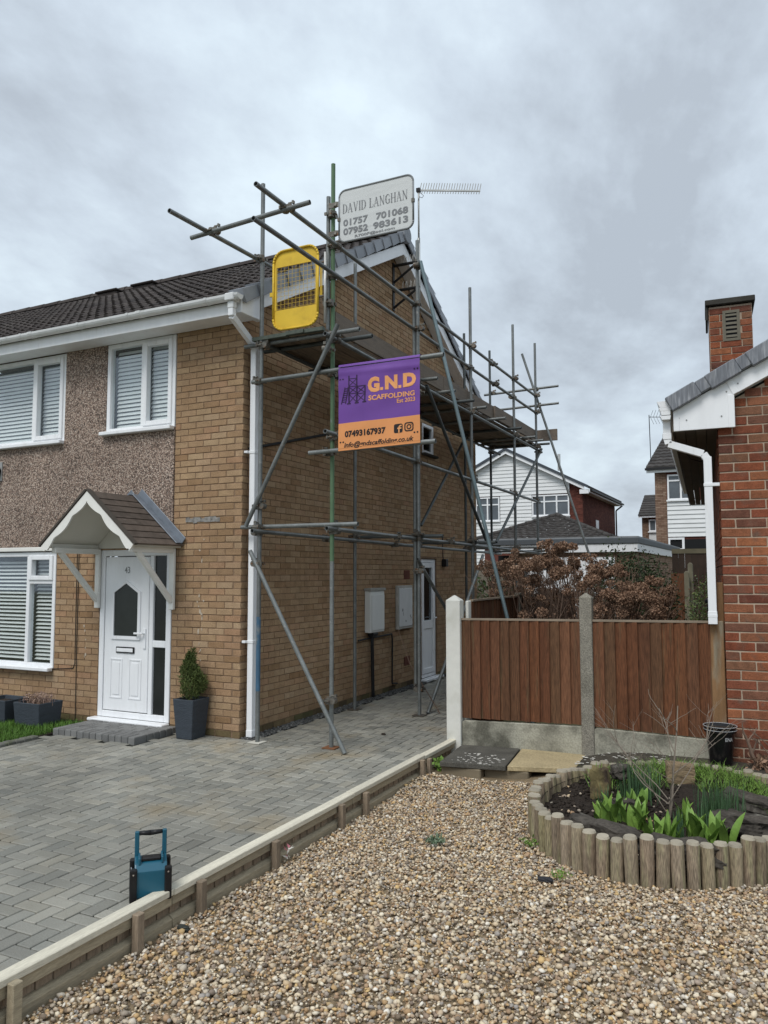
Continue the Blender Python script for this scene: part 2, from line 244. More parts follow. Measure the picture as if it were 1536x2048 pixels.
# ------------------------------------------------------------------ mesh helpers
class MB:
    def __init__(s): s.v = []; s.f = []; s.m = []; s.a = []
    def add(s, vs, fs, mi=0, rnd=0.):
        o = len(s.v); s.v += [tuple(p) for p in vs]; s.f += [tuple(i+o for i in f) for f in fs]; s.m += [mi]*len(fs); s.a += [rnd]*len(vs); return s
    def box(s, x0, x1, y0, y1, z0, z1, mi=0, rnd=0., T=None):
        vs = [(x, y, z) for z in (z0, z1) for y in (y0, y1) for x in (x0, x1)]
        if T is not None: vs = [T @ Vector(p) for p in vs]
        return s.add(vs, [(0, 2, 3, 1), (4, 5, 7, 6), (0, 1, 5, 4), (2, 6, 7, 3), (0, 4, 6, 2), (1, 3, 7, 5)], mi, rnd)
    def tube(s, p0, p1, r, n=8, r1=None, caps=True, hollow=0., mi=0, rnd=0.):
        p0 = Vector(p0); p1 = Vector(p1); d = (p1-p0).normalized(); a = d.orthogonal().normalized(); b = d.cross(a); r1 = r if r1 is None else r1
        c = [(math.cos(2*math.pi*i/n), math.sin(2*math.pi*i/n)) for i in range(n)]
        R0 = [p0+a*(x*r)+b*(y*r) for x, y in c]; R1 = [p1+a*(x*r1)+b*(y*r1) for x, y in c]
        fs = [(i, (i+1) % n, n+(i+1) % n, n+i) for i in range(n)]
        vs = R0+R1
        if hollow:
            k = .8; o = 2*n
            vs += [p0+(q-p0)*k for q in R0]+[p0+(q-p0)*k+d*hollow for q in R0]+[p1+(q-p1)*k for q in R1]+[p1+(q-p1)*k-d*hollow for q in R1]
            for i in range(n):
                j = (i+1) % n
                fs += [(j, i, o+i, o+j), (o+j, o+i, o+n+i, o+n+j), (n+i, n+j, o+2*n+j, o+2*n+i), (o+2*n+i, o+2*n+j, o+3*n+j, o+3*n+i)]
            fs += [tuple(o+n+i for i in range(n)), tuple(o+3*n+i for i in reversed(range(n)))]
        elif caps: fs += [tuple(reversed(range(n))), tuple(range(n, 2*n))]
        return s.add(vs, fs, mi, rnd)
    def path(s, pts, r, n=6, mi=0, r1=None):
        for i in range(len(pts)-1):
            ra = r if r1 is None else r+(r1-r)*i/(len(pts)-1); rb = r if r1 is None else r+(r1-r)*(i+1)/(len(pts)-1)
            s.tube(pts[i], pts[i+1], ra, n, r1=rb, mi=mi)
        return s
    def prism(s, poly, off, mi=0, rnd=0.):
        n = len(poly); off = Vector(off); a = [Vector(p) for p in poly]; b = [p+off for p in a]
        nn = Vector((0, 0, 0))
        for i in range(n): nn += a[i].cross(a[(i+1) % n])
        if nn.dot(off) > 0: a, b = b, a
        return s.add(a+b, [tuple(range(n)), tuple(reversed(range(n, 2*n)))]+[((i+1) % n, i, n+i, n+(i+1) % n) for i in range(n)], mi, rnd)
    def mesh(s, name, mats, smooth=False, bev=0., seg=1):
        me = bpy.data.meshes.new(name); me.from_pydata(s.v, [], s.f)
        for m in (mats if isinstance(mats, (list, tuple)) else [mats]): me.materials.append(m)
        if any(s.m): me.polygons.foreach_set('material_index', s.m)
        if any(s.a): me.attributes.new('rnd', 'FLOAT', 'POINT').data.foreach_set('value', s.a)
        if bev:
            bm = bmesh.new(); bm.from_mesh(me)
            ed = [e_ for e_ in bm.edges if len(e_.link_faces) == 2 and e_.calc_face_angle(0) > .5]
            bmesh.ops.bevel(bm, geom=ed, offset=bev, segments=seg, affect='EDGES', profile=.6); bm.to_mesh(me); bm.free()
        if smooth: me.polygons.foreach_set('use_smooth', [True]*len(me.polygons))
        me.update(); return me
    def build(s, name, mats, parent=None, smooth=False, bev=0., seg=1, loc=None):
        return link(name, s.mesh(name, mats, smooth, bev, seg), parent, loc)
def link(name, me, parent=None, loc=None, mtx=None):
    o = bpy.data.objects.new(name, me); COL.objects.link(o)
    if parent: o.parent = parent
    if mtx is not None: o.matrix_basis = mtx
    elif loc is not None: o.location = loc
    return o
def empty(name, label=None, cat=None, group=None, loc=(0, 0, 0)):
    o = bpy.data.objects.new(name, None); COL.objects.link(o); o.location = loc; o.empty_display_size = .1
    return tag(o, label, cat, group)
def tag(o, label=None, cat=None, group=None, kind=None):
    if label: o['label'] = label
    if cat: o['category'] = cat
    if group: o['group'] = group
    if kind: o['kind'] = kind
    return o
def lab(o, s): o['label'] = s; return o
def stuff(o): o['kind'] = 'stuff'; return o
def structure(o): o['kind'] = 'structure'; return o
def np_mesh(name, V, F, mats, rnd=None, smooth=False):
    """fast mesh from arrays; F (n,k)"""
    V = np.asarray(V, np.float32); F = np.asarray(F, np.int32); n, k = F.shape
    me = bpy.data.meshes.new(name); me.vertices.add(len(V)); me.vertices.foreach_set('co', V.ravel())
    me.loops.add(n*k); me.loops.foreach_set('vertex_index', F.ravel())
    me.polygons.add(n); me.polygons.foreach_set('loop_start', np.arange(0, n*k, k, dtype=np.int32)); me.polygons.foreach_set('loop_total', np.full(n, k, np.int32))
    me.polygons.foreach_set('use_smooth', np.full(n, bool(smooth)))
    for m in (mats if isinstance(mats, (list, tuple)) else [mats]): me.materials.append(m)
    if rnd is not None: me.attributes.new('rnd', 'FLOAT', 'POINT').data.foreach_set('value', np.asarray(rnd, np.float32))
    me.update(calc_edges=True); me.validate(); return me
def project(P):
    d = Vector(P)-CAM; zz = d.dot(fw)
    if zz <= .1: return None
    return (768+FPX*d.dot(r2)/zz, 1024-FPX*d.dot(u2)/zz, zz)
def in_view(P, m=10):
    q_ = project(P); return q_ is not None and -m < q_[0] < 1536+m and -m < q_[1] < 2048+m
def pick_largest(items, n=300):
    """items: (centre, normal, area, ...) -> the n that show largest, the rest"""
    sc_ = []
    for i, it in enumerate(items):
        c, nn, ar = Vector(it[0]), Vector(it[1]), it[2]; d = CAM-c; L2 = d.length_squared
        s_ = ar*max(0., d.normalized().dot(nn))/L2 if in_view(c) else 0.
        sc_.append((s_, i))
    sc_.sort(reverse=True); keep = {i for s_, i in sc_[:n] if s_ > 0}
    return [it for i, it in enumerate(items) if i in keep], [it for i, it in enumerate(items) if i not in keep]
def frame_mtx(O, U, N):
    U = Vector(U); N = Vector(N); Z = Vector((0, 0, 1)); m = Matrix.Identity(4)
    for i in range(3): m[i][0] = U[i]; m[i][1] = -N[i]; m[i][2] = Z[i]; m[i][3] = O[i]
    return m
# ------------------------------------------------------------------ brick walls
def rect_minus(R, holes):
    out = [R]
    for h in holes:
        nx = []
        for (a, b, c, d) in out:
            if h[0] >= b or h[1] <= a or h[2] >= d or h[3] <= c: nx.append((a, b, c, d)); continue
            if c < h[2]: nx.append((a, b, c, h[2]))
            if h[3] < d: nx.append((a, b, h[3], d))
            c2, d2 = max(c, h[2]), min(d, h[3])
            if a < h[0]: nx.append((a, h[0], c2, d2))
            if h[1] < b: nx.append((h[1], b, c2, d2))
        out = nx
    return out
def brick_rects(u0, u1, z0, z1, holes=(), L=.225, H=.075, gap=.010, start0=0., startodd=None, clip=None, row0=0):
    """stretcher bond from u0 upward; returns (ua, ub, za, zb)"""
    res = []; nr = int(round((z1-z0)/H))
    startodd = L/2 if startodd is None else startodd
    for r in range(nr):
        za = z0+r*H; zb = za+H; zm = (za+zb)/2; lo, hi = u0, u1
        if clip: lo, hi = clip(zm); lo, hi = max(lo, u0), min(hi, u1)
        off = (start0 if (r+row0) % 2 == 0 else startodd)
        k = math.floor((lo-(u0+off))/L)
        u = u0+off+k*L
        while u < hi:
            a, b = max(u, lo), min(u+L, hi)
            segs = [(a, b)]
            for h in holes:
                if h[2] < zm < h[3]:
                    ns = []
                    for (p, q_) in segs:
                        if h[0] > p: ns.append((p, min(q_, h[0])))
                        if h[1] < q_: ns.append((max(p, h[1]), q_))
                    segs = [s_ for s_ in ns if s_[1] > s_[0]]
            for (p, q_) in segs:
                if q_-p > .03: res.append((p+gap/2, q_-gap/2, za+gap/2, zb-gap/2))
            u += L
    return res
def lay_bricks(parent, sets, m_full, m_alt=None, altz=-9, nmax=300, depth=.03, name='brick', smallest=0.0):
    """sets: list of (O, U, N, rects, deepfn).  Individual bricks share mesh data; the rest is one 'stuff' part."""
    items = []
    for (O, U, N, rects, deep) in sets:
        O, U, N = Vector(O), Vector(U), Vector(N)
        for r in rects:
            c = O+U*((r[0]+r[1])/2)+Vector((0, 0, (r[2]+r[3])/2))
            items.append((c, N, (r[1]-r[0])*(r[3]-r[2]), U, r, deep(r) if deep else depth))
    big, rest = pick_largest(items, nmax)
    cache = {}
    for (c, N, ar, U, r, dp) in big:
        wdt, hgt = round(r[1]-r[0], 3), round(r[3]-r[2], 3); key = (wdt, hgt, dp, c.z < altz, random.randrange(3))
        if key not in cache:
            b = MB(); j = [random.uniform(-.0016, .0016) for _ in range(4)]; pr = random.uniform(-.0012, .002)
            x, z_ = wdt/2, hgt/2
            vs = [(-x+j[0], -pr, -z_+j[1]), (x+j[2], -pr, -z_-j[1]), (x-j[2], -pr, z_+j[3]), (-x-j[0], -pr, z_-j[3])]
            vs += [(p[0], dp, p[2]) for p in vs]
            b.add(vs, [(0, 1, 2, 3), (1, 0, 4, 5), (2, 1, 5, 6), (3, 2, 6, 7), (0, 3, 7, 4), (5, 4, 7, 6)])
            cache[key] = b.mesh(name, (m_alt if (m_alt and c.z < altz) else m_full), bev=.003)
        link(name, cache[key], parent, mtx=frame_mtx(c+N*random.uniform(-.0012, .0012), U, N))
    for alt in ((False, True) if m_alt else (False,)):
        sel = [it for it in rest if (it[0].z < altz) == alt] if m_alt else rest
        if not sel: continue
        V = np.zeros((len(sel)*8, 3), np.float32); Rn = np.zeros(len(sel)*8, np.float32)
        for i, (c, N, ar, U, r, dp) in enumerate(sel):
            x, z_ = (r[1]-r[0])/2, (r[3]-r[2])/2; k = random.uniform(-.002, .002)
            for q_, (sx_, sz_) in enumerate(((-1, -1), (1, -1), (1, 1), (-1, 1))):
                p = c+U*(sx_*x)+Vector((0, 0, sz_*z_)); V[i*8+q_] = p+N*k; V[i*8+4+q_] = p-N*dp
            Rn[i*8:i*8+8] = random.random()
        base = np.array([(0, 1, 2, 3), (1, 0, 4, 5), (2, 1, 5, 6), (3, 2, 6, 7), (0, 3, 7, 4)])
        # winding: flip when U x Z points against N
        F = (np.arange(len(sel))[:, None, None]*8+base[None]).reshape(-1, 4)
        if sel[0][3].cross(Vector((0, 0, 1))).dot(sel[0][1]) < 0: F = F[:, ::-1]
        stuff(link('brickwork', np_mesh('brickwork', V, F, m_alt if alt else m_full, Rn), parent))
# ------------------------------------------------------------------ lettering
def text_poly(s, shear=0., bold=0.):
    cu = bpy.data.curves.new('lettering', 'FONT'); cu.body = s; cu.size = 1; cu.resolution_u = 3; cu.shear = shear; cu.offset = bold
    o = bpy.data.objects.new('lettering', cu); COL.objects.link(o); dg = bpy.context.evaluated_depsgraph_get()
    me = bpy.data.meshes.new_from_object(o.evaluated_get(dg)); v = np.array([x.co[:] for x in me.vertices]); f = [tuple(p.vertices) for p in me.polygons]
    bpy.data.objects.remove(o); bpy.data.curves.remove(cu); bpy.data.meshes.remove(me)
    v[:, 0] -= v[:, 0].min(); v[:, 1] -= v[:, 1].min(); v[:, 0] /= v[:, 0].max(); v[:, 1] /= v[:, 1].max()
    return v, f
def lettering(s, u0, u1, v0, v1, fn, m, parent, name='lettering', shear=0., bold=0., flip=True):
    """text fitted to a rectangle of a surface; fn(u, v) -> world point (v downward)"""
    v, f = text_poly(s, shear, bold)
    b = MB(); b.add([fn(u0+p[0]*(u1-u0), v1+(v0-v1)*p[1]) for p in v], f)
    return b.build(name, m, parent)
def lines_mesh(segs, wd, fn):
    """flat strokes on a surface; segs ((u0,v0),(u1,v1)[,w]) in surface metres"""
    b = MB()
    for sg in segs:
        (a0, b0), (a1, b1) = sg[0], sg[1]; ww = (sg[2] if len(sg) > 2 else wd)/2; L_ = math.hypot(a1-a0, b1-b0) or 1; nx, ny = -(b1-b0)/L_*ww, (a1-a0)/L_*ww
        b.add([fn(a0+nx, b0+ny), fn(a1+nx, b1+ny), fn(a1-nx, b1-ny), fn(a0-nx, b0-ny)], [(0, 1, 2, 3)])
    return b
# ------------------------------------------------------------------ leaves and blades (arrays)
def leaf_cloud(P, size, aspect=.5, up_=.3, jitter=1., fold=True):
    """two-triangle leaves at points P with random orientation -> V, F, rnd"""
    n = len(P); d = RNG.normal(size=(n, 3)); d[:, 2] += up_; d /= np.linalg.norm(d, axis=1)[:, None]
    t = RNG.normal(size=(n, 3)); s_ = np.cross(d, t); s_ /= np.linalg.norm(s_, axis=1)[:, None]
    sz = size*(.6+.8*RNG.random(n))[:, None]; nn = np.cross(d, s_)
    V = np.stack([P, P+d*sz*.5+s_*sz*aspect*.5+nn*sz*.08, P+d*sz, P+d*sz*.5-s_*sz*aspect*.5+nn*sz*.08], 1).reshape(-1, 3)
    F = np.arange(n*4).reshape(-1, 4); return V, F, np.repeat(RNG.random(n), 4)
def blades(P, h, wd, lean=.35, seg=3, droop=.3):
    """grass-like blades from base points P (n,3)"""
    n = len(P); a = RNG.random(n)*2*np.pi; hh = h*(.6+.7*RNG.random(n)); dirx = np.cos(a); diry = np.sin(a); ln = lean*RNG.random(n)
    V = np.zeros((n, (seg+1)*2, 3)); 
    for k in range(seg+1):
        t = k/seg; off = (ln*t+droop*t*t*RNG.random(n))*hh; z = hh*t*(1-.25*droop*t)
        cx_ = P[:, 0]+dirx*off; cy_ = P[:, 1]+diry*off; ww = wd*(1-t)**.7*.5+wd*.04
        V[:, 2*k, 0] = cx_-diry*ww; V[:, 2*k, 1] = cy_+dirx*ww; V[:, 2*k, 2] = P[:, 2]+z
        V[:, 2*k+1, 0] = cx_+diry*ww; V[:, 2*k+1, 1] = cy_-dirx*ww; V[:, 2*k+1, 2] = P[:, 2]+z
    b = np.array([(2*k, 2*k+1, 2*k+3, 2*k+2) for k in range(seg)]); m_ = (seg+1)*2
    F = (np.arange(n)[:, None, None]*m_+b[None]).reshape(-1, 4); return V.reshape(-1, 3), F, np.repeat(RNG.random(n), m_)
def rock_mesh(name, sx_, sy_, sz_, m, seed=0, n=2, rough=.18, square=.5):
    bm = bmesh.new(); bmesh.ops.create_icosphere(bm, subdivisions=n+1, radius=1); rg = random.Random(seed)
    from mathutils import noise
    off = Vector((rg.random()*9, rg.random()*9, rg.random()*9))
    for v in bm.verts:
        p = v.co.copy(); mxx = max(abs(p.x), abs(p.y), abs(p.z)); p = p.lerp(p/mxx*.85, square)
        k = 1+rough*noise.noise(p*1.6+off)*1.4+rough*.5*noise.noise(p*4.5+off)
        v.co = Vector((p.x*sx_*k, p.y*sy_*k, p.z*sz_*k))
    me = bpy.data.meshes.new(name); bm.to_mesh(me); bm.free(); me.materials.append(m); return me
# =================================================================== brown brick house
HX0 = -9.6; HD = 7.95; RZ = 7.30; RY = 4.0; EAVE_Y = -.36; EAVE_Z = 4.885
house = empty('semi_detached_house', 'brown brick house with pebbledash upper front and white door numbered 43', 'house')
def gz(y): return 4.82+.535*y if y < RY else 4.82+.535*(2*RY-y)
FH = [(-2.13, -.99, -1, 2.12), (-12, -.985, 2.17, 4.71), (-5.6, -2.9, .62, 2.11)]
SH = [(5.1, 5.79, -.02, 2.07), (5.17, 5.68, 3.90, 4.43)]
# mortar backing sheets with the openings left out
b = MB()
for (a, c, z0, z1) in rect_minus((HX0, 0.0, -.1, 4.74), FH+[(-2.09, -.985, 3.57, 4.71), (-5.2, -2.81, 3.53, 4.71)]): b.box(a, c-(.006 if c == 0 else 0), .006, .12, z0, z1)
for (a, c, z0, z1) in rect_minus((-.0, HD, -.1, 4.74), SH): b.box(-.12, -.006, max(a, .121), c, z0, z1)
b.prism([(-.12, .121, 4.74), (-.12, HD, 4.74), (-.12, RY, gz(RY))], (.114, 0, 0))
b.box(HX0, -.121, HD-.12, HD, -.1, 4.74)
b.build('wall', M_MORT, house)
# dark rooms behind the windows
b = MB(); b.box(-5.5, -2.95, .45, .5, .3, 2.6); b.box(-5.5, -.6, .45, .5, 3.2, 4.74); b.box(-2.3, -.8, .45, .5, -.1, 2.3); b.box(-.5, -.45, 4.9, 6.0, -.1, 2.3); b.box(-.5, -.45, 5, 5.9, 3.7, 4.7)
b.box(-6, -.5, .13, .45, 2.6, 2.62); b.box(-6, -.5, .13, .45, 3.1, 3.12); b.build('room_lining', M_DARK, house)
# pebbledash panel, proud of the bricks
b = MB()
for (a, c, z0, z1) in rect_minus((HX0, -.985, 2.17, 4.70), [(-2.09, -.9849, 3.565, 4.71), (-5.2, -2.81, 3.525, 4.71)]): b.box(a, c, -.018, .0055, z0, z1)
b.build('pebbledash_panel', M_PEB, house)
# bricks
odd = lambda r: (.10 if r[1] > -.02 and (r[1]-r[0]) > .15 else .03)
zf0 = -.075
fr = []
for (a, bb, za, zb) in brick_rects(-9.45, 0, zf0, 4.725, FH+[(-5.2, -2.81, 2.1, 4.8)], start0=0, startodd=-.1125):
    r = round((za-.005-zf0)/.075)
    if bb > -.02 and (bb-a) < .15: continue          # odd courses: the header comes from the gable brick
    fr.append((a, bb, za, zb))
sd_ = []
for (a, bb, za, zb) in brick_rects(.0, HD, zf0, 7.3, SH, start0=-.1125, startodd=0, clip=lambda z_: (0 if z_ < 4.75 else RY-(gz(RY)-z_)/.535, HD if z_ < 4.75 else RY+(gz(RY)-z_)/.535)):
    if a < .02 and bb-a < .15 and za < 4.7: continue
    sd_.append((a, bb, za, zb))
# old mortar smears left on the face of the front wall
b = MB()
for k in range(34):
    x, z_ = random.choice((-.56, -.58, -2.33))+random.gauss(0, .022), random.uniform(.5, 2.38); w2, h2 = random.uniform(.006, .016), random.uniform(.008, .035); pl_ = [(x+w2*math.cos(t)*random.uniform(.5, 1.2), -.0045, z_+h2*math.sin(t)*random.uniform(.5, 1.2)) for t in [i*math.pi/3.5 for i in range(7)]]; b.add(pl_, [tuple(range(7))])
stuff(b.build('mortar_smears', mat('pale_mortar_smear', (.50, .42, .33), var=.2, rough=.95), house))
lay_bricks(house, [((0, 0, 0), (1, 0, 0), (0, -1, 0), fr, odd)], M_BUFF, M_BUFFM, .09, nmax=200)
lay_bricks(house, [((0, 0, 0), (0, 1, 0), (1, 0, 0), sd_, lambda r: .10 if r[0] < .02 else .03)], M_BUFF, M_BUFFM, .10, nmax=100)
# a cement scar where an old canopy flashing was cut in
b = MB()
for k in range(9): b.box(-.80+k*.055, -.745+k*.055, -.006, .003, 2.415+random.uniform(-.01, .006), 2.47+random.uniform(-.012, .012))
b.build('cement_scar', mat('old_cement', (.25, .24, .225), var=.3, scale=25, rough=.95, col2=(.11, .10, .09), c2scale=20), house)
# ---- roof
SA = math.atan2(RZ-EAVE_Z, RY-EAVE_Y); SL = math.hypot(RZ-EAVE_Z, RY-EAVE_Y); NR = 15; EX = SL/NR; TW = .30
def tile_mesh(name, sgn):
    """double roman tile: local x across, y up the slope, z out"""
    prof = [(0, 0), (.02, .022), (.05, .03), (.08, .022), (.10, 0), (.15, -.004), (.17, .02), (.20, .03), (.23, .02), (.25, 0), (.3, -.002)]
    b_ = MB(); n = len(prof); L_ = EX+.05
    vs = [(x, 0, z_+.026) for x, z_ in prof]+[(x, L_, z_-.012) for x, z_ in prof]+[(x, 0, z_+.008) for x, z_ in prof]
    fs = [(i, i+1, n+i+1, n+i) for i in range(n-1)]+[(2*n+i, 2*n+i+1, i+1, i) for i in range(n-1)]
    b_.add(vs, fs); return b_.mesh(name, M_TILE)
tm = [tile_mesh('roof_tile', 1) for _ in range(1)]
def slope_mtx(x, s, jit=True):
    y = EAVE_Y+s*math.cos(SA); z_ = EAVE_Z+s*math.sin(SA)
    m = Matrix.Translation((x, y, z_)) @ Matrix.Rotation(SA, 4, 'X')
    if jit: m = m @ Matrix.Rotation(rad(random.uniform(-.5, .5)), 4, 'Z') @ Matrix.Translation((0, random.uniform(-.008, .008), random.uniform(-.002, .004)))
    return m
tiles = []
nc = 36
for r in range(NR):
    for c in range(nc):
        m = slope_mtx(.13-(c+1)*TW, r*EX); p = m.translation; tiles.append((p, (0, -math.sin(SA), math.cos(SA)), .1, m))
big, rest = pick_largest(tiles, 300)
for it in big: link('roof_tile', tm[0], house, mtx=it[3])
b = MB(); tv = [v.co.copy() for v in tm[0].vertices]; tf = [tuple(p.vertices) for p in tm[0].polygons]
for it in rest: b.add([it[3] @ v for v in tv], tf, 0, random.random())
stuff(b.build('roof_tiling', M_TILE, house))
RDm = lambda y: RZ-(y-RY)*math.tan(SA)
b = MB(); b.prism([(.16, EAVE_Y, EAVE_Z-.02), (.16, RY, RZ-.02), (.16, 2*RY-EAVE_Y, EAVE_Z-.02), (.16, 2*RY-EAVE_Y, EAVE_Z-.07), (.16, RY, RZ-.1), (.16, EAVE_Y, EAVE_Z-.07)], (HX0-1.4, 0, 0)); b.build('roof', M_TILE, house)
# rear slope in courses
b = MB()
for r in range(NR):
    y0 = RY+(NR-r)*EX*math.cos(SA); z0 = RDm(y0); y1 = y0-(EX+.04)*math.cos(SA); z1 = RDm(y1)
    b.prism([(.16, y0, z0+.03), (.16, y1, z1+.0), (.16, y1, z1-.02), (.16, y0, z0-.0)], (HX0-1.4, 0, 0), 0, random.random())
stuff(b.build('roof_tiling', M_TILE, house))
# ridge tiles
def half_round(L_, r):
    b_ = MB(); n = 7; ring = [(math.cos(math.pi*i/(n-1))*r, math.sin(math.pi*i/(n-1))*r*.8) for i in range(n)]
    b_.add([(0, y, z_) for y, z_ in ring]+[(-L_, y*.93, z_*.93) for y, z_ in ring]+[(0, y*.8, z_*.8) for y, z_ in ring], [(i, i+1, n+i+1, n+i) for i in range(n-1)]+[(i+1, i, 2*n+i, 2*n+i+1) for i in range(n-1)]); return b_.mesh('ridge_tile', M_TILE)
rm = half_round(.47, .135)
for k in range(24): link('ridge_tile', rm, house, mtx=Matrix.Translation((.14-k*.45, RY, RZ-.005+random.uniform(-.006, .006))) @ Matrix.Rotation(rad(random.uniform(-.6, .6)), 4, 'Z'))
for x in (-5.9, -5.0):
    b = MB(); b.box(x-.25, x+.25, 3.62, 3.92, 7.02, 7.20); b.box(x-.28, x+.28, 3.58, 3.96, 7.20, 7.24); b.build('ridge_vent', M_TILE, house, bev=.015)
# verge caps up both slopes of the gable
vc = MB(); 
vc.add([(-.11, 0, .05), (.085, 0, .05), (.095, 0, -.11), (.075, 0, -.115), (-.11, EX+.03, .025), (.07, EX+.03, .025), (.078, EX+.03, -.095), (.06, EX+.03, -.1)], [(0, 1, 5, 4), (1, 2, 6, 5), (2, 3, 7, 6), (0, 3, 2, 1), (4, 5, 6, 7)])
vc.add([(.096, 0.002, .045), (.1, 0.002, -.105), (.1, -.012, -.105), (.096, -.012, .045)], [(0, 1, 2, 3)])
vcm = vc.mesh('verge_cap', M_VERGE)
for r in range(NR):
    link('verge_cap', vcm, house, mtx=Matrix.Translation((.165, EAVE_Y+r*EX*math.cos(SA), EAVE_Z+r*EX*math.sin(SA)+.01)) @ Matrix.Rotation(SA+rad(random.uniform(-.4, .4)), 4, 'X'))
    yb = 2*RY-EAVE_Y-r*EX*math.cos(SA)
    link('verge_cap', vcm, house, mtx=Matrix.Translation((.165, yb, EAVE_Z+r*EX*math.sin(SA)+.01)) @ Matrix.Rotation(math.pi-SA, 4, 'X') @ Matrix.Rotation(math.pi, 4, 'Y') @ Matrix.Scale(-1, 4, (1, 0, 0)))
b = MB(); b.tube((.14, RY, RZ-.02), (.275, RY, RZ-.02), .14, 14); b.build('ridge_end_cap', M_VERGE, house, bev=.01)
# barge boards and box ends
def bz(y): return gz(y)+.0
b = MB()
b.prism([(.14, .04, bz(.04)), (.14, RY, bz(RY)), (.14, RY, bz(RY)+.19), (.14, -.05, bz(-.05)+.19), (.14, -.05, bz(-.05)+.0)], (.06, 0, 0)); b.build('barge_board', M_PVC, house, bev=.004)
b = MB(); y0 = 2*RY-.2; b.prism([(.14, RY+.001, bz(RY)), (.14, y0, bz(y0)), (.14, y0, bz(y0)+.19), (.14, RY+.001, bz(RY)+.19)], (.06, 0, 0)); b.build('barge_board', M_PVC, house, bev=.004)
b = MB(); b.prism([(.135, -.34, 4.69), (.135, .06, 4.70), (.135, .06, bz(.06)+.16), (.135, -.34, 4.85)], (.075, 0, 0)); b.build('box_end', M_PVC, house, bev=.004)
b = MB(); b.prism([(.135, HD-.1, 4.69), (.135, HD+.35, 4.70), (.135, HD+.35, 4.85), (.135, HD-.1, bz(HD-.1)+.12)], (.075, 0, 0)); b.build('box_end', M_PVC, house, bev=.004)
b = MB(); b.prism([(.139, -.02, bz(-.02)+.0), (.139, RY, bz(RY)+.0), (.139, RY, bz(RY)+.012), (.139, -.02, bz(-.02)+.012)], (-.136, 0, 0)); b.prism([(.139, RY+.002, bz(RY)+.0), (.139, 8.0, bz(8.0)+.0), (.139, 8.0, bz(8.0)+.012), (.139, RY+.002, bz(RY)+.012)], (-.136, 0, 0)); b.build('verge_soffit', M_PVC, house)
b = MB(); b.box(HX0, .133, -.335, -.02, 4.70, 4.712); b.build('soffit', M_PVC, house)
b = MB(); b.box(HX0, .133, -.352, -.336, 4.68, 4.88); b.build('fascia', M_PVC, house, bev=.003)
# gutter with brackets, outlet, swan neck and downpipe
b = MB(); n = 9; ring = [(-.42+.058*math.cos(math.pi+math.pi*i/(n-1)), 4.865+.062*math.sin(math.pi+math.pi*i/(n-1))) for i in range(n)]
ri = [(-.42+.05*math.cos(math.pi+math.pi*i/(n-1)), 4.865+.054*math.sin(math.pi+math.pi*i/(n-1))) for i in range(n)]
b.add([(.24, y, z_) for y, z_ in ring]+[(HX0, y, z_) for y, z_ in ring]+[(.24, y, z_) for y, z_ in ri]+[(HX0, y, z_) for y, z_ in ri], [(i+1, i, n+i, n+i+1) for i in range(n-1)]+[(2*n+i, 2*n+i+1, 3*n+i+1, 3*n+i) for i in range(n-1)]+[(0, 2*n, 3*n, n), (n-1, 2*n-1, 4*n-1, 3*n-1)])
b.prism([(.24, y, z_) for y, z_ in ring], (.012, 0, 0)); gut = b.build('gutter', M_PVCD, house)
for x in (-.2, -1.2, -1.35, -2.15, -3.0, -3.15, -3.9, -4.8, -5.7):
    b = MB(); wd = .03 if x not in (-1.2, -3.0) else .07
    rg = [(-.42+.066*math.cos(math.pi+math.pi*i/8), 4.868+.068*math.sin(math.pi+math.pi*i/8)) for i in range(9)]
    b.prism([(x, y, z_) for y, z_ in rg], (wd, 0, 0)); b.build('bracket', M_PVCD, gut)
b = MB(); b.box(.085, .205, -.486, -.356, 4.79, 4.874); b.box(.105, .185, -.458, -.386, 4.71, 4.79); b.build('outlet', M_PVCD, gut, bev=.008)
def sq_pipe(b_, pts, h=.0325):
    for i in range(len(pts)-1):
        p, q_ = Vector(pts[i]), Vector(pts[i+1]); d = (q_-p).normalized(); a = d.cross(Vector((0, 1, 0))) if abs(d.y) < .95 else d.cross(Vector((1, 0, 0)))
        a = a.normalized(); c = d.cross(a).normalized(); vs = [p+a*(sx_*h)+c*(sy_*h) for sx_, sy_ in ((-1, -1), (1, -1), (1, 1), (-1, 1))]+[q_+a*(sx_*h)+c*(sy_*h) for sx_, sy_ in ((-1, -1), (1, -1), (1, 1), (-1, 1))]
        b_.add(vs, [(3, 2, 1, 0), (4, 5, 6, 7), (0, 1, 5, 4), (1, 2, 6, 5), (2, 3, 7, 6), (3, 0, 4, 7)])
b = MB(); sq_pipe(b, [(.145, -.42, 4.74), (.145, -.42, 4.63), (.087, .10, 4.42), (.085, .10, 4.3)]); sq_pipe(b, [(.085, .10, 4.39), (.085, .10, .05)], .036)
dp = b.build('downpipe', M_PVC, house, bev=.004)
for z_ in (4.42, 3.2, 1.06): b = MB(); b.box(.043, .127, .058, .142, z_-.018, z_+.018); b.box(0.002, .05, .02, .06, z_-.014, z_+.014); b.build('pipe_clip', M_PVC, dp, bev=.004)
b = MB(); b.box(.045, .125, .06, .14, .012, .09); b.build('pipe_shoe', M_PVC, dp, bev=.004)
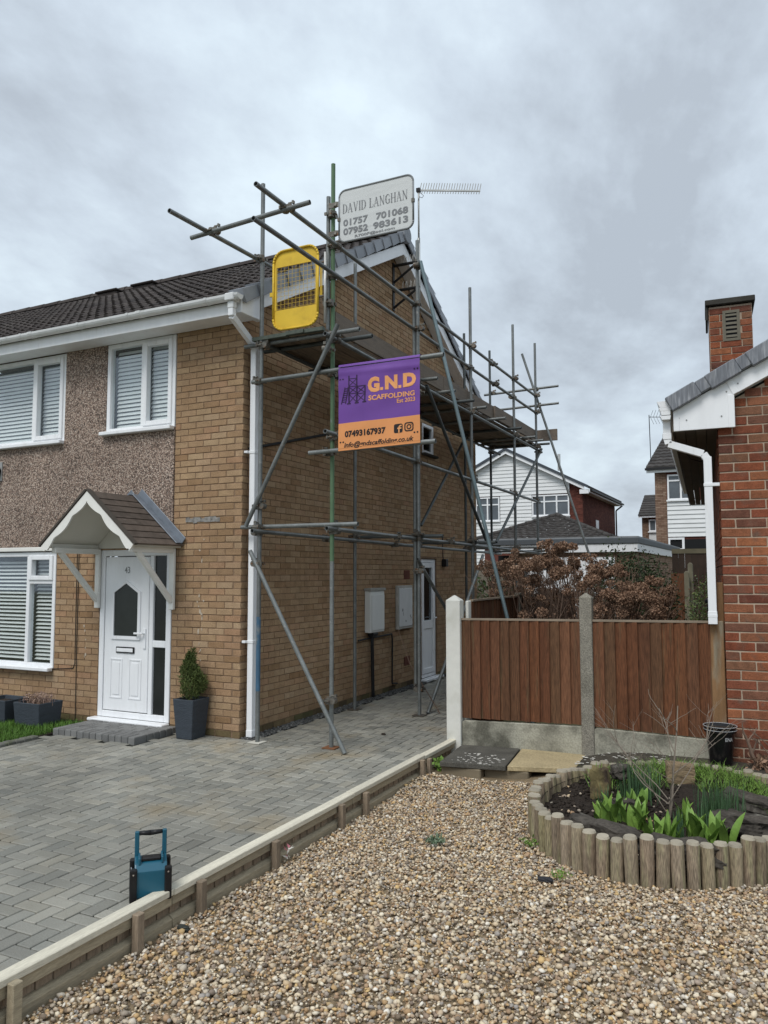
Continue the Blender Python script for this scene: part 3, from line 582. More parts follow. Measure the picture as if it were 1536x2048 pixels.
# ---- windows
def frame_rects(b_, x0, x1, z0, z1, wd, y0, y1):
    b_.box(x0, x0+wd, y0, y1, z0, z1); b_.box(x1-wd, x1, y0, y1, z0, z1); b_.box(x0+wd, x1-wd, y0, y1, z1-wd, z1); b_.box(x0+wd, x1-wd, y0, y1, z0, z0+wd)
slat_cache = {}
def window(x0, x1, z0, z1, cells, cill=True, tilt=62, pitch=.044, slats=True, chord=.05):
    """cells: (x0, x1, z0, z1, opening)"""
    b_ = MB(); frame_rects(b_, x0, x1, z0, z1, .055, -.012, .07)
    xs = sorted({c[0] for c in cells if c[0] > x0+.1})
    for x in xs: b_.box(x-.03, x+.03, -.011, .069, z0+.055, z1-.055)
    zs = {(c[0], c[1], c[2]) for c in cells if c[2] > z0+.1}
    for (a, c, z_) in zs: b_.box(a+.03 if a > x0+.1 else a+.055, c-.03 if c < x1-.1 else c-.055, -.010, .068, z_-.03, z_+.03)
    w_ = b_.build('window', M_PVC, house, bev=.005)
    if cill: c_ = MB(); c_.box(x0-.04, x1+.0, -.10, -.0125, z0-.035, z0+.012); c_.build('window_sill', M_PVC, w_, bev=.008)
    for (a, c, d, f, op) in cells:
        a2 = a+(.055 if a <= x0+.1 else .03); c2 = c-(.055 if c >= x1-.1 else .03); d2 = d+(.055 if d <= z0+.1 else .03); f2 = f-(.055 if f >= z1-.1 else .03)
        if op: s_ = MB(); frame_rects(s_, a2-.012, c2+.012, d2-.012, f2+.012, .058, -.032, .05); s_.build('casement', M_PVC, w_, bev=.006); a2 += .045; c2 -= .045; d2 += .045; f2 -= .045
        g = MB(); g.box(a2, c2, .03, .034, d2, f2); g.build('pane', M_GLASS, w_)
    if slats:
        ang = rad(tilt); ky = math.cos(ang)*chord/2; kz = math.sin(ang)*chord/2
        for (a, c) in ([(x0+.06, xs[0]-.035), (xs[0]+.035, x1-.06)] if xs else [(x0+.06, x1-.06)]):
            key = (round(c-a, 3), tilt)
            if key not in slat_cache:
                s_ = MB(); hw = (c-a)/2; s_.add([(-hw, -ky, -kz), (hw, -ky, -kz), (hw, 0, .003), (-hw, 0, .003), (hw, ky, kz), (-hw, ky, kz)], [(0, 1, 2, 3), (3, 2, 4, 5)]); slat_cache[key] = s_.mesh('blind_slat', M_BLIND, smooth=True)
            z_ = z0+.1
            while z_ < z1-.08:
                link('blind_slat', slat_cache[key], w_, mtx=Matrix.Translation(((a+c)/2, .115, z_)) @ Matrix.Rotation(rad(random.uniform(-.25, .25)), 4, 'Y')); z_ += pitch
    return w_
w_a = window(-2.09, -.99, 3.57, 4.70, [(-2.09, -1.50, 3.57, 4.70, 0), (-1.50, -.99, 3.57, 4.70, 1)], tilt=62, pitch=.052)
w_b = window(-5.2, -2.81, 3.53, 4.69, [(-5.2, -3.40, 3.53, 4.69, 0), (-3.40, -2.81, 3.53, 4.69, 1)], tilt=62, pitch=.052)
w_c = window(-5.6, -2.9, .62, 2.10, [(-5.6, -3.40, .62, 2.10, 0), (-3.40, -2.9, .62, 1.72, 0), (-3.40, -2.9, 1.72, 2.10, 1)], tilt=38, pitch=.05, chord=.045)
lab(w_a, 'small two-light upstairs window above the door canopy, blinds down'); lab(w_b, 'wide upstairs window at the left edge, blinds down'); lab(w_c, 'downstairs window with open-slatted blinds')
b = MB(); b.box(-5.6, -2.88, -.05, .02, 2.112, 2.165); b.build('window_head_trim', M_CREAM, house, bev=.006)
# ---- front door with side light
b = MB(); frame_rects(b, -2.12, -.995, .09, 2.11, .075, -.01, .07); b.box(-1.325, -1.265, -.009, .069, .165, 2.035); b.box(-1.265, -1.07, -.008, .068, .95, 1.03); fd = b.build('front_door', M_PVC, house, bev=.006)
lab(fd, 'white panelled front door with pointed glass and dark side light')
b = MB(); b.box(-2.16, -.985, -.14, .0, .05, .088); b.build('door_sill', M_PVC, fd, bev=.01)
dx0, dx1, dz0, dz1 = -2.035, -1.335, .175, 2.025
hexp = lambda x0, x1, z0, z1, zp, y: [(x0, y, z0), (x1, y, z0), (x1, y, z1), ((x0+x1)/2, y, zp), (x0, y, z1)]
b = MB(); b.box(dx0, dx1, -.005, .04, dz0, dz1); b.build('door_leaf', M_PVC, fd, bev=.006)
def ring_prism(b_, A, B, y):
    n_ = len(A)
    for i in range(n_):
        j = (i+1) % n_; b_.prism([A[i], A[j], B[j], B[i]], (0, y, 0))
b = MB(); ring_prism(b, hexp(-1.915, -1.455, 1.03, 1.60, 1.74, -.005), hexp(-1.875, -1.495, 1.07, 1.59, 1.705, -.005), -.018); b.build('glazing_bead', M_PVC, fd)
b = MB(); b.add(hexp(-1.876, -1.494, 1.069, 1.591, 1.706, -.0085), [(0, 1, 2, 3, 4)]); b.build('pane', mat('dark_obscure_glass', (.028, .032, .03), var=.15, scale=5, rough=.22, spec=.5), fd)
for (z0, z1) in ((.175, .95), (1.03, 2.035)): b = MB(); b.box(-1.262, -1.072, .02, .03, z0-.02, z1); b.build('side_pane', mat('dark_obscure_glass2', (.018, .02, .019), var=.15, rough=.2, spec=.5), fd)
for (x0, x1) in ((-1.93, -1.73), (-1.63, -1.43)):
    b = MB(); frame_rects(b, x0, x1, .32, .80, .022, -.012, -.004); b.box(x0+.045, x1-.045, -.011, -.004, .365, .755); b.build('door_panel', M_PVC, fd, bev=.004)
b = MB(); b.box(-1.83, -1.54, -.02, -.006, .865, .94); b.build('letterbox_surround', M_BLKP, fd, bev=.004); b = MB(); b.box(-1.815, -1.555, -.028, -.0195, .88, .925); b.build('letterbox_flap', M_PVC, fd, bev=.004)
b = MB(); b.box(-1.405, -1.365, -.022, -.006, .93, 1.17); b.tube((-1.385, -.02, 1.11), (-1.385, -.06, 1.11), .011); b.box(-1.51, -1.375, -.07, -.052, 1.1, 1.122); b.build('handle', M_PVC, fd, bev=.004)
lettering('43', -1.725, -1.64, 1.905, 1.825, lambda u, v: (u, -.0085, v), M_NUM, fd, 'house_number', bold=.012)
# ---- door canopy
XC, CW, CZ0, CZ1, CY = -1.545, .685, 2.15, 2.745, -.78
cn = empty('door_canopy'); cn.parent = house
can = MB()
for sg in (-1, 1):
    can.prism([(XC, CY+.02, CZ1-.03), (XC+sg*CW, CY+.02, CZ0-.03), (XC+sg*CW, CY+.02, CZ0+.0), (XC, CY+.02, CZ1+.0)], (0, -CY-.025, 0))
bpy.data.objects.remove(cn); cn = can.build('door_canopy', M_CREAMIN, house); lab(cn, 'small tiled canopy over the front door with white scalloped barge boards')
ca = math.atan2(CZ1-CZ0, CW); cl = math.hypot(CZ1-CZ0, CW); NRC = 8
for sg in (-1, 1):
    for r in range(NRC):
        s0 = cl*(1-r/NRC)+.03; s1 = cl*(1-(r+1)/NRC)-.03; d = Vector((sg*math.cos(ca), 0, -math.sin(ca))); nn = Vector((sg*math.sin(ca), 0, math.cos(ca))); o = Vector((XC, 0, CZ1))
        b = MB(); p = [o+d*s0+nn*.03, o+d*s0+nn*.012, o+d*max(s1, 0)+nn*.002, o+d*max(s1, 0)+nn*.016]
        b.prism([q_+Vector((0, CY-.02+random.uniform(-.006, .006), 0)) for q_ in p], (0, -CY+.015, 0), 0, random.random()); b.build('canopy_tile', mat('worn_brown_canopy_tile', (.12, .085, .065), ramp=[(.075, .06, .05), (.115, .09, .073), (.09, .072, .06)], var=.3, scale=9, fine=.25, rough=.85, col2=(.14, .12, .10), c2scale=12, c2lo=.6, c2hi=.75), cn, bev=.003)
# scalloped barge boards
for sg in (-1, 1):
    pts = []; N_ = 40
    for i in range(N_+1):
        t = i/N_; s = t*cl*1.03; dep = .062+.036*abs(math.sin(math.pi*t*2.5+.25))-(.02 if t > .96 else 0)
        pts.append((s, dep))
    d = Vector((sg*math.cos(ca), 0, -math.sin(ca))); nn = Vector((-sg*math.sin(ca), 0, -math.cos(ca))); o = Vector((XC, CY-.022, CZ1+.005)); b = MB()
    for i in range(N_):
        (s0, d0), (s1, d1) = pts[i], pts[i+1]
        if i == 0: A = o+Vector((0, 0, -pts[0][1]/math.cos(ca)))
        else: A = o+d*s0+nn*d0
        if A.x*sg < XC*sg: A.x = XC
        Bq = o+d*s1+nn*d1
        if Bq.x*sg < XC*sg: Bq.x = XC
        b.prism([o+d*s0, o+d*s1, Bq, A], (0, .022, 0))
    b.build('barge_board', M_CREAM, cn)
    b = MB(); b.prism([o+nn*-.012+Vector((0, -.012, 0)), o+d*cl*1.05+nn*-.012+Vector((0, -.012, 0)), o+d*cl*1.05+nn*-.035+Vector((0, -.012, 0)), o+nn*-.035+Vector((0, -.012, 0))], (0, .05, 0)); b.build('verge_strip', M_BLKP if False else mat('dark_verge', (.07, .06, .05), rough=.8), cn)
    xw = XC+sg*.59
    b = MB(); b.box(xw-.035, xw+.035, -.06, -.02, 1.40, 2.12); b.box(xw-.035, xw+.035, CY+.06, -.061, 2.06, 2.125); b.build('bracket_arm', M_CREAM, cn, bev=.006)
    b = MB(); p0, p1 = Vector((xw, -.055, 1.50)), Vector((xw, CY+.16, 2.07)); dd = (p1-p0).normalized(); a_ = Vector((1, 0, 0))*.026; c_ = dd.cross(Vector((1, 0, 0)))*.03
    vs = [p0-a_-c_, p0+a_-c_, p0+a_+c_, p0-a_+c_, p1-a_-c_, p1+a_-c_, p1+a_+c_, p1-a_+c_]; b.add(vs, [(3, 2, 1, 0), (4, 5, 6, 7), (0, 1, 5, 4), (1, 2, 6, 5), (2, 3, 7, 6), (3, 0, 4, 7)]); b.build('bracket_brace', M_CREAM, cn, bev=.006)
    b = MB(); d = Vector((sg*math.cos(ca), 0, -math.sin(ca))); nn = Vector((sg*math.sin(ca), 0, math.cos(ca))); o = Vector((XC, 0, CZ1))
    b.prism([o+nn*.02+Vector((0, -.02, 0)), o+d*(cl+.01)+nn*.02+Vector((0, -.02, 0)), o+d*(cl+.01)+nn*.12+Vector((0, -.02, 0)), o+nn*.13+Vector((0, -.02, 0))], (0, -.014, 0))
    b.prism([o+nn*.034+Vector((0, -.034, 0)), o+d*(cl+.01)+nn*.034+Vector((0, -.034, 0)), o+d*(cl+.01)+nn*.034+Vector((0, -.13, 0)), o+nn*.034+Vector((0, -.13, 0))], nn*.012); b.build('lead_flashing', M_LEAD, cn, bev=.004)
b = MB(); b.prism([(XC-CW+.02, -.022, CZ0-.02), (XC+CW-.02, -.022, CZ0-.02), (XC, -.022, CZ1-.02)], (0, .004, 0)); b.build('back_board', M_CREAMIN, cn)
for sg in (-1, 1): b = MB(); b.box(XC+sg*.63-.02, XC+sg*.63+.02, CY+.05, -.02, 2.128, 2.17); b.build('eaves_rail', M_CREAM, cn)
# ---- small fittings on the walls
b = MB(); b.box(-4.12, -3.955, -.03, -.0185, 3.07, 3.33); b.build('lamp_backplate', mat('grey_fitting', (.33, .33, .32), rough=.5), house, bev=.004)
b = MB(); b.tube((-4.03, -.03, 3.2), (-4.03, -.14, 3.2), .07, 14); lo_ = b.build('wall_lamp', M_BLKP, house, bev=.01)
for x in (-2.53, -2.50): b = MB(); b.path([(x, -.008, 2.12), (x+.005, -.008, 1.2), (x+.01, -.008, .70), (x-.02, -.008, .64), (-2.9, -.008, .615)] if x < -2.51 else [(x, -.008, 2.12), (x+.004, -.008, .9), (x+.012, -.008, .02)], .0045, 5); b.build('cable', M_BPIPE, house)
def wallbox(name, y0, y1, z0, z1, d, m): b_ = MB(); b_.box(.001, d, y0, y1, z0, z1); return b_.build(name, m, house, bev=.008)
mb1 = wallbox('meter_box', 3.0, 3.46, .95, 1.56, .10, M_WBOX); lab(mb1, 'plain white meter box with pipes beneath'); b = MB(); b.box(.10, .112, 3.03, 3.44, .98, 1.50); b.build('meter_box_door', M_WBOX, mb1, bev=.006)
b = MB(); b.box(0.001, .115, 2.98, 3.48, 1.56, 1.60); b.build('meter_box_hood', mat('grey_hood', (.33, .32, .29), var=.2), mb1, bev=.004)
mb2 = wallbox('meter_box', 4.05, 4.62, .93, 1.62, .05, mat('meter_box_rim', (.42, .40, .36), var=.2)); lab(mb2, 'second meter box with peeling white paint'); b = MB(); b.box(.05, .062, 4.09, 4.585, .97, 1.58); b.build('meter_box_door', M_PEEL, mb2, bev=.006)
b = MB(); b.path([(.05, 3.15, .95), (.05, 3.15, .78), (.04, 3.2, -.02)], .026, 8); b.tube((.05, 3.1, .93), (.05, 3.25, .93), .05, 8); b.build('gas_pipe', M_BPIPE, house)
b = MB(); b.path([(.03, 2.75, .86), (.03, 3.1, .87), (.03, 3.86, .88), (.03, 3.88, .80), (.03, 3.87, .12), (.03, 4.05, .10)], .013, 6); b.build('gas_pipe', M_BPIPE, house)
for z_ in (1.72, .33):
    b = MB(); b.box(-.03, .004, 4.38, 4.61, z_, z_+.145)
    for k in range(4): b.box(.004, .010, 4.39, 4.60, z_+.008+k*.035, z_+.026+k*.035)
    b.build('air_brick', M_AIRB, house)
b = MB(); b.tube((.02, .1, 3.25), (.02, 2.6, 3.88), .017, 6); b.build('overflow_pipe', M_BPIPE, house)
b = MB(); b.box(.002, .09, 6.02, 6.14, 1.93, 2.07); b.build('wall_lamp', M_BLKP, house, bev=.01); b = MB(); b.path([(.012, 6.08, 2.07), (.012, 6.06, 2.3), (.012, 6.05, 2.5)], .008, 5); b.build('cable', M_BPIPE, house)
# side door and little window in the gable
b = MB(); Tm = Matrix(((0, -1, 0, 0), (1, 0, 0, 0), (0, 0, 1, 0), (0, 0, 0, 1)))     # front-plane layout turned on to the gable: x -> y, y -> -x
def gbox(b_, u0, u1, d0, d1, z0, z1): b_.box(u0, u1, d0, d1, z0, z1, T=Tm)
def gframe(b_, x0, x1, z0, z1, wd, y0, y1):
    gbox(b_, x0, x0+wd, y0, y1, z0, z1); gbox(b_, x1-wd, x1, y0, y1, z0, z1); gbox(b_, x0+wd, x1-wd, y0, y1, z1-wd, z1); gbox(b_, x0+wd, x1-wd, y0, y1, z0, z0+wd)
gframe(b, 5.1, 5.79, .03, 2.06, .06, .03, .1); gframe(b, 5.165, 5.725, .10, 1.995, .085, .015, .09); gbox(b, 5.25, 5.64, .016, .089, .86, 1.0); sdr = b.build('side_door', M_PVC, house, bev=.006); lab(sdr, 'white side door with a tall glass pane above a plain panel')
b = MB(); gbox(b, 5.24, 5.65, .05, .056, .98, 1.93); b.build('pane', M_GLASSD, sdr); b = MB(); gbox(b, 5.24, 5.65, .04, .05, .16, .88); b.build('door_panel', M_PVC, sdr); b = MB(); gbox(b, 5.02, 5.87, -.10, .03, -.03, .028); b.build('door_sill', M_PVC, sdr, bev=.01)
b = MB(); gbox(b, 5.66, 5.69, -.0, .02, .9, 1.12); gbox(b, 5.58, 5.685, -.045, -.03, 1.03, 1.05); gbox(b, 5.668, 5.685, -.03, .0, 1.03, 1.05); b.build('handle', M_PVC, sdr)
b = MB(); gframe(b, 5.17, 5.68, 3.90, 4.43, .06, .0, .08); gw = b.build('window', M_PVC, house, bev=.006); b = MB(); gbox(b, 5.22, 5.63, .03, .035, 3.95, 4.38); b.build('pane', M_GLASSD, gw); b = MB(); gbox(b, 5.12, 5.73, -.08, -.001, 3.86, 3.898); b.build('window_sill', M_CONCP, gw, bev=.006)
# =================================================================== scaffold
scaf = empty('scaffold', 'steel tube scaffold standing along the gable wall', 'scaffold', loc=(1.2, .03, 0))
SO = Vector((1.2, .03, 0))
def tube_part(name, p0, p1, m=M_TUBE, r=.0242):
    p0 = Vector(p0)-SO; p1 = Vector(p1)-SO; b_ = MB(); b_.tube(p0, p1, r, 12, hollow=.12); o = b_.build(name, m, scaf)
    for p in o.data.polygons: p.use_smooth = len(p.vertices) == 4
    try: o.data.set_sharp_from_angle(angle=rad(40))
    except Exception: pass
    return o
def coupler_mesh(k):
    b_ = MB(); h = .032
    b_.tube((0, 0, -h), (0, 0, h), .031, 10); b_.tube((-h, .052, 0), (h, .052, 0), .031, 10)
    b_.box(-.022, .022, .02, .04, -.022, .022)
    for s in (-1, 1):
        b_.tube((s*.045, -.03, 0), (s*.045, .03, 0), .009, 6); b_.box(s*.045-.014, s*.045+.014, -.034, -.018, -.014, .014)
    b_.tube((0, .03, .046), (0, .085, .046), .009, 6); b_.box(-.014, .014, .07, .086, .033, .06)
    return b_.mesh('coupler', M_COUP)
CPM = coupler_mesh(0)
def coupler(p, ax=0):
    """ax: rotation about z of the horizontal tube side"""
    link('coupler', CPM, scaf, mtx=Matrix.Translation(Vector(p)-SO) @ Matrix.Scale(1.12, 4) @ Matrix.Rotation(rad(ax+random.uniform(-5, 5)), 4, 'Z') @ Matrix.Rotation(rad(random.choice((0, 180))), 4, 'X' if False else 'Z'))
XI, XO = .285, 1.205
ST = {'A': (XI+.012, -.075, 6.25), 'B': (1.147, .045, 6.34), 'C': (XI, 2.17, 6.13), 'D': (1.24, 2.145, 6.27), 'E': (XI, 4.25, 6.28), 'F': (XO, 4.315, 6.35), 'G': (XI, 6.54, 6.35), 'I': (XO, 6.645, 6.42), 'H': (XI, 8.06, 6.41), 'J': (XO, 8.19, 6.48)}
for k, (x, y, zt) in ST.items():
    if k == 'B':
        lab(tube_part('standard', (x, y, .012), (x, y, 1.95), M_TUBE), 'grey foot of the green corner standard'); lab(tube_part('standard', (x, y, 1.951), (x, y, zt), M_TUBEG), 'green painted corner standard')
        tube_part('standard', (x-.052, y-.012, 4.3), (x-.052, y-.012, 5.97))
    elif k == 'A':
        tube_part('standard', (x, y, .012), (x, y, zt)); 
    elif k == 'D':
        tube_part('standard', (x, y, .012), (x, y, zt)); tube_part('standard', (x-.055, y+.01, .4), (x-.055, y+.01, 5.4))
    else: tube_part('standard', (x, y, .012 if k in 'CE' else -.05), (x, y, zt), M_TUBEB if k in 'GH' else M_TUBE)
    b = MB(); b.box(x-.075-SO.x, x+.075-SO.x, y-.075-SO.y, y+.075-SO.y, .003, .0115)
    o = b.build('base_plate', {'A': mat('pale_base_plate', (.50, .48, .42), var=.2, rough=.8), 'B': mat('rusty_base_plate', (.19, .085, .04), var=.3, rough=.9)}.get(k, M_COUP), scaf)
b = MB(); b.tube((ST['A'][0]-SO.x, ST['A'][1]-SO.y, .55), (ST['A'][0]-SO.x, ST['A'][1]-SO.y, 1.35), .0252, 12, caps=False); b.build('blue_paint_band', M_TUBEL, scaf, smooth=True)
Z1, Z2, Z3 = 2.27, 4.345, 3.28
# lower lift
tube_part('ledger', (XI+.052, -.27, Z1+.01), (XI+.052, 8.5, Z1-.06)); tube_part('ledger', (XO, -.17, Z1+.02), (XO, 8.45, Z1-.06))
tube_part('transom', (.02, -.03, 2.338), (1.5, -.03, 2.335)); tube_part('transom', (.36, 2.205, 2.31), (1.56, 2.2, 2.30), M_TUBEB); tube_part('transom', (.3, 4.37, 2.30), (1.56, 4.37, 2.29), M_TUBEB)
tube_part('transom', (.2, 6.6, 2.27), (1.75, 6.7, 2.28)); tube_part('transom', (.1, 8.13, 2.25), (1.6, 8.13, 2.25))
# middle ledger
tube_part('ledger', (XO, -.21, 3.305), (XO, 8.4, 3.24))
# deck level
tube_part('ledger', (XO, -.22, Z2), (XO, 8.6, Z2-.05)); tube_part('ledger', (XI+.055, -.1, Z2+.04), (XI+.055, 8.5, Z2-.05), M_TUBEB)
tube_part('transom', (.03, -.02, 4.402), (1.51, -.02, 4.405)); tube_part('transom', (.12, .24, 4.40), (1.53, .24, 4.402), M_TUBEB)
for i, y in enumerate((1.23, 2.27, 3.1, 3.77, 4.35, 5.33, 6.31, 7.33, 7.74, 8.22)): tube_part('transom', (.12, y, 4.40), (1.43+random.uniform(-.02, .04), y+random.uniform(-.03, .03), 4.402), M_TUBE if i % 3 else M_TUBEB)
tube_part('transom', (.20, -.11, 3.955), (2.5, -.11, 3.985), M_TUBE); tube_part('transom', (.95, -.11, 3.105), (2.41, -.11, 3.125))
# guard rails
tube_part('guard_rail', (XO-.002, -1.485, 5.40), (XO-.002, 8.3, 5.39), M_TUBE); tube_part('guard_rail', (XO-.002, -1.515, 5.06), (XO-.002, 8.3, 5.045))
tube_part('guard_rail', (XI-.03, -1.565, 5.31), (XI-.03, .25, 5.375)); tube_part('guard_rail', (.05, -1.0, 5.30), (1.49, -1.0, 5.375))
tube_part('guard_rail', (.1, 8.24, 5.53), (1.66, 8.24, 5.56)); tube_part('guard_rail', (.1, 8.24, 5.18), (1.66, 8.24, 5.21))
# braces and rakers
tube_part('brace', (1.32, -.15, 4.45), (.165, -.15, 2.34)); tube_part('brace', (.225, -.15, 2.07), (1.415, -.15, .012), M_TUBE)
tube_part('brace', (XO+.08, 2.0, 2.0), (XO+.08, 4.25, .45)); tube_part('brace', (XO+.09, 4.55, 2.1), (XO+.09, 2.29, .01)); tube_part('brace', (XO+.08, 2.33, 4.33), (XO+.08, 4.75, 2.33), M_TUBEB)
tube_part('brace', (XI+.06, 6.6, 4.5), (XI+.06, 4.30, 2.58), M_TUBEB); tube_part('brace', (XO+.05, 8.4, 4.33), (XO+.05, 5.35, 2.33), M_TUBEB)
tube_part('raker', (1.31, 2.09, 5.95), (2.74, 2.09, .012), mat('blue_grey_tube', (.15, .20, .215), var=.2, rough=.5, metal=.3)); tube_part('raker', (.90, 8.32, 6.33), (2.86, 8.32, -.02))
tube_part('raker', (2.35, 3.1, 1.9), (2.9, 3.5, .0), M_TUBE)
# couplers at the crossings
for k in 'ABCDEFGIHJ':
    x, y, zt = ST[k]; outer = x > 1
    for z_ in ([Z1+.0, Z2, 5.40, 5.06, 3.28] if outer else [Z1+.0, Z2+.02]): coupler((x, y, z_), 90 if outer else -90)
    if k in 'ABCDEF': coupler((x, y, 2.325), 180 if k in 'AB' else 0)
for p in [(ST['A'][0], -.09, 5.37), (.30, -.98, 5.325), (1.2, -.98, 5.375), (ST['A'][0], -.09, 3.96), (1.147, 0, 3.975), (1.147, 0, 3.11), (1.147, -.05, 4.22), (.29, -.1, 2.56), (.31, -.1, 1.93), (1.147, -.02, .5), (1.24, 2.2, .33), (1.24, 2.1, 1.85), (1.26, 2.14, 4.2), (1.26, 2.12, 5.9), (1.2, 4.4, 2.2), (1.147, 0, 4.40), (.30, -.05, 4.4), (1.2, 8.25, 4.25), (1.2, 8.25, 5.54), (1.2, 8.25, 5.19), (.285, 8.15, 5.53), (.285, 8.2, 4.3), (1.2, 3.3, Z1), (1.2, 1.55, Z1), (.33, 1.4, Z1-.02), (.33, 3.3, Z1-.03), (1.2, 5.5, 5.4), (1.2, 5.5, 5.05), (1.147, 0, 5.75), (1.147, 0, 4.75)]: coupler(p, random.choice((0, 90, -90)))
# deck boards and toe boards
for k in range(4):
    x0 = .19+k*.232
    for (y0, y1) in ((-.12+random.uniform(-.02, .02), 3.05), (3.055, 6.0), (6.005, 8.6)):
        b = MB(); b.box(x0-SO.x, x0+.224-SO.x, y0-SO.y, y1-SO.y, 4.428, 4.466); bo = b.build('scaffold_board', M_BOARD, scaf, bev=.004)
        if y0 < 0: b = MB(); b.box(x0-.002-SO.x, x0+.226-SO.x, y0-.004-SO.y, y0+.05-SO.y, 4.4265, 4.4675); b.build('end_hoop', M_HOOP, bo)
for (y0, y1, t) in ((.12, 3.3, 0), (3.305, 6.9, .004), (5.6, 8.2, .045)):
    b = MB(); b.box(1.105+t-SO.x, 1.143+t-SO.x, y0-SO.y, y1-SO.y, 4.468, 4.695); b.build('toe_board', M_TOE, scaf, bev=.004)
b = MB(); b.box(.1-SO.x, 1.54-SO.x, 8.56-SO.y, 8.60-SO.y, 4.52, 4.755); b.build('toe_board', M_TOE, scaf, bev=.004)
# ------------------------------------------------------------------ yellow ladder gate
gate = empty('safety_gate', 'yellow mesh safety gate at the front end of the scaffold deck', 'gate', loc=(.73, -.05, 4.52))
GO = Vector((.73, -.05, 4.52)); gw_, gh_, gr_ = .29, .90, .13
def rr(hw, z0, z1, r, n=6):
    p = []
    for (cx_, cz_, a0) in ((hw-r, z0+r, -90), (hw-r, z1-r, 0), (-hw+r, z1-r, 90), (-hw+r, z0+r, 180)):
        for i in range(n+1): a = rad(a0+90*i/n); p.append((cx_+r*math.cos(a), cz_+r*math.sin(a)))
    return p
b = MB(); O1 = rr(gw_, 0, gh_, gr_); inn = [(gw_-.035, .24), (gw_-.035, .73), (-gw_+.035, .73), (-gw_+.035, .24)]
b.prism([(x, 0, z_) for x, z_ in O1 if z_ <= .245 and True] + [(-gw_, 0, .24), (gw_, 0, .24)][0:0], (0, .012, 0)) if False else None
lo = [(x, z_) for x, z_ in rr(gw_, 0, 2, gr_) if z_ < 1]; lo = [(gw_, .23)]+[(-gw_, .23)]+[p for p in rr(gw_, 0, 2, gr_)[21:28]]+[p for p in rr(gw_, 0, 2, gr_)[0:7]]
b.prism([(x, 0, z_) for x, z_ in lo], (0, .01, 0)); o = b.build('lower_panel', M_YEL, gate)
b = MB(); hi = [(-gw_, .72), (gw_, .72)]+[p for p in rr(gw_, -2, gh_, gr_)[7:14]]+[p for p in rr(gw_, -2, gh_, gr_)[14:21]]
b.prism([(x, 0, z_) for x, z_ in hi], (0, .01, 0)); b.build('upper_panel', M_YEL, gate)
b = MB(); n = len(O1); R0 = [Vector((x, -.012, z_)) for x, z_ in O1]; b.path(R0+[R0[0]], .0125, 6); b.build('tube_rim', M_YEL, gate, smooth=True)
b = MB()
for sg in (-1, 1): b.box(sg*gw_-(.035 if sg > 0 else 0), sg*gw_+(.035 if sg < 0 else 0), -.004, .008, .23, .72)
b.build('side_strip', M_YEL, gate)
b = MB()
for i in range(11): x = -.245+i*.049; b.box(x-.0012, x+.0012, -.0012, .0012, .22, .73)
for i in range(11): z_ = .24+i*.048; b.box(-.265, .265, -.0035, -.0013, z_-.0012, z_+.0012)
b.build('wire_mesh', M_YEL, gate)
b = MB(); b.box(-gw_-.05, -gw_, -.01, .01, .40, .445); b.build('latch', M_YEL, gate)
b = MB(); b.tube((.375, .0, .0), (.375, 0, .79), .015, 8); b.build('hinge_post', M_ALU, gate, smooth=True)
for dx in (.315, .333): b = MB(); b.tube((dx, 0, .31), (dx, 0, .68), .006, 6); b.build('spring_bar', M_YEL, gate)
b = MB(); b.box(.29, .375, -.012, .012, .30, .314); b.box(.29, .375, -.012, .012, .68, .694); b.build('hinge_plate', M_COUP, gate)
# ------------------------------------------------------------------ contractor's sign
sign = empty('sign_board', 'white metal sign reading DAVID LANGHAN clamped to the scaffold corner', 'sign', loc=(1.305, -.10, 5.355))
SN = Vector((1.305, -.10, 5.355)); sw_, sh_ = .87, .57
def sround(d, y, n=6):
    r = .075; p = []
    for (cx_, cz_, a0) in ((sw_-r-d, r+d, -90), (sw_-r-d, sh_-r-d, 0), (r+d, sh_-r-d, 90), (r+d, r+d, 180)):
        for i in range(n+1): a = rad(a0+90*i/n); p.append((cx_+r*math.cos(a), y, cz_+r*math.sin(a)))
    return p
b = MB(); b.prism(sround(.004, 0), (0, .006, 0)); b.build('panel', M_SIGN, sign)
b = MB(); R0 = [Vector(p) for p in sround(0, .002)]; b.path(R0+[R0[0]], .011, 6); b.build('edge_trim', M_SIGNE, sign, smooth=True)
sf = lambda u, v: (u*sw_, -.0035, (1-v)*sh_)
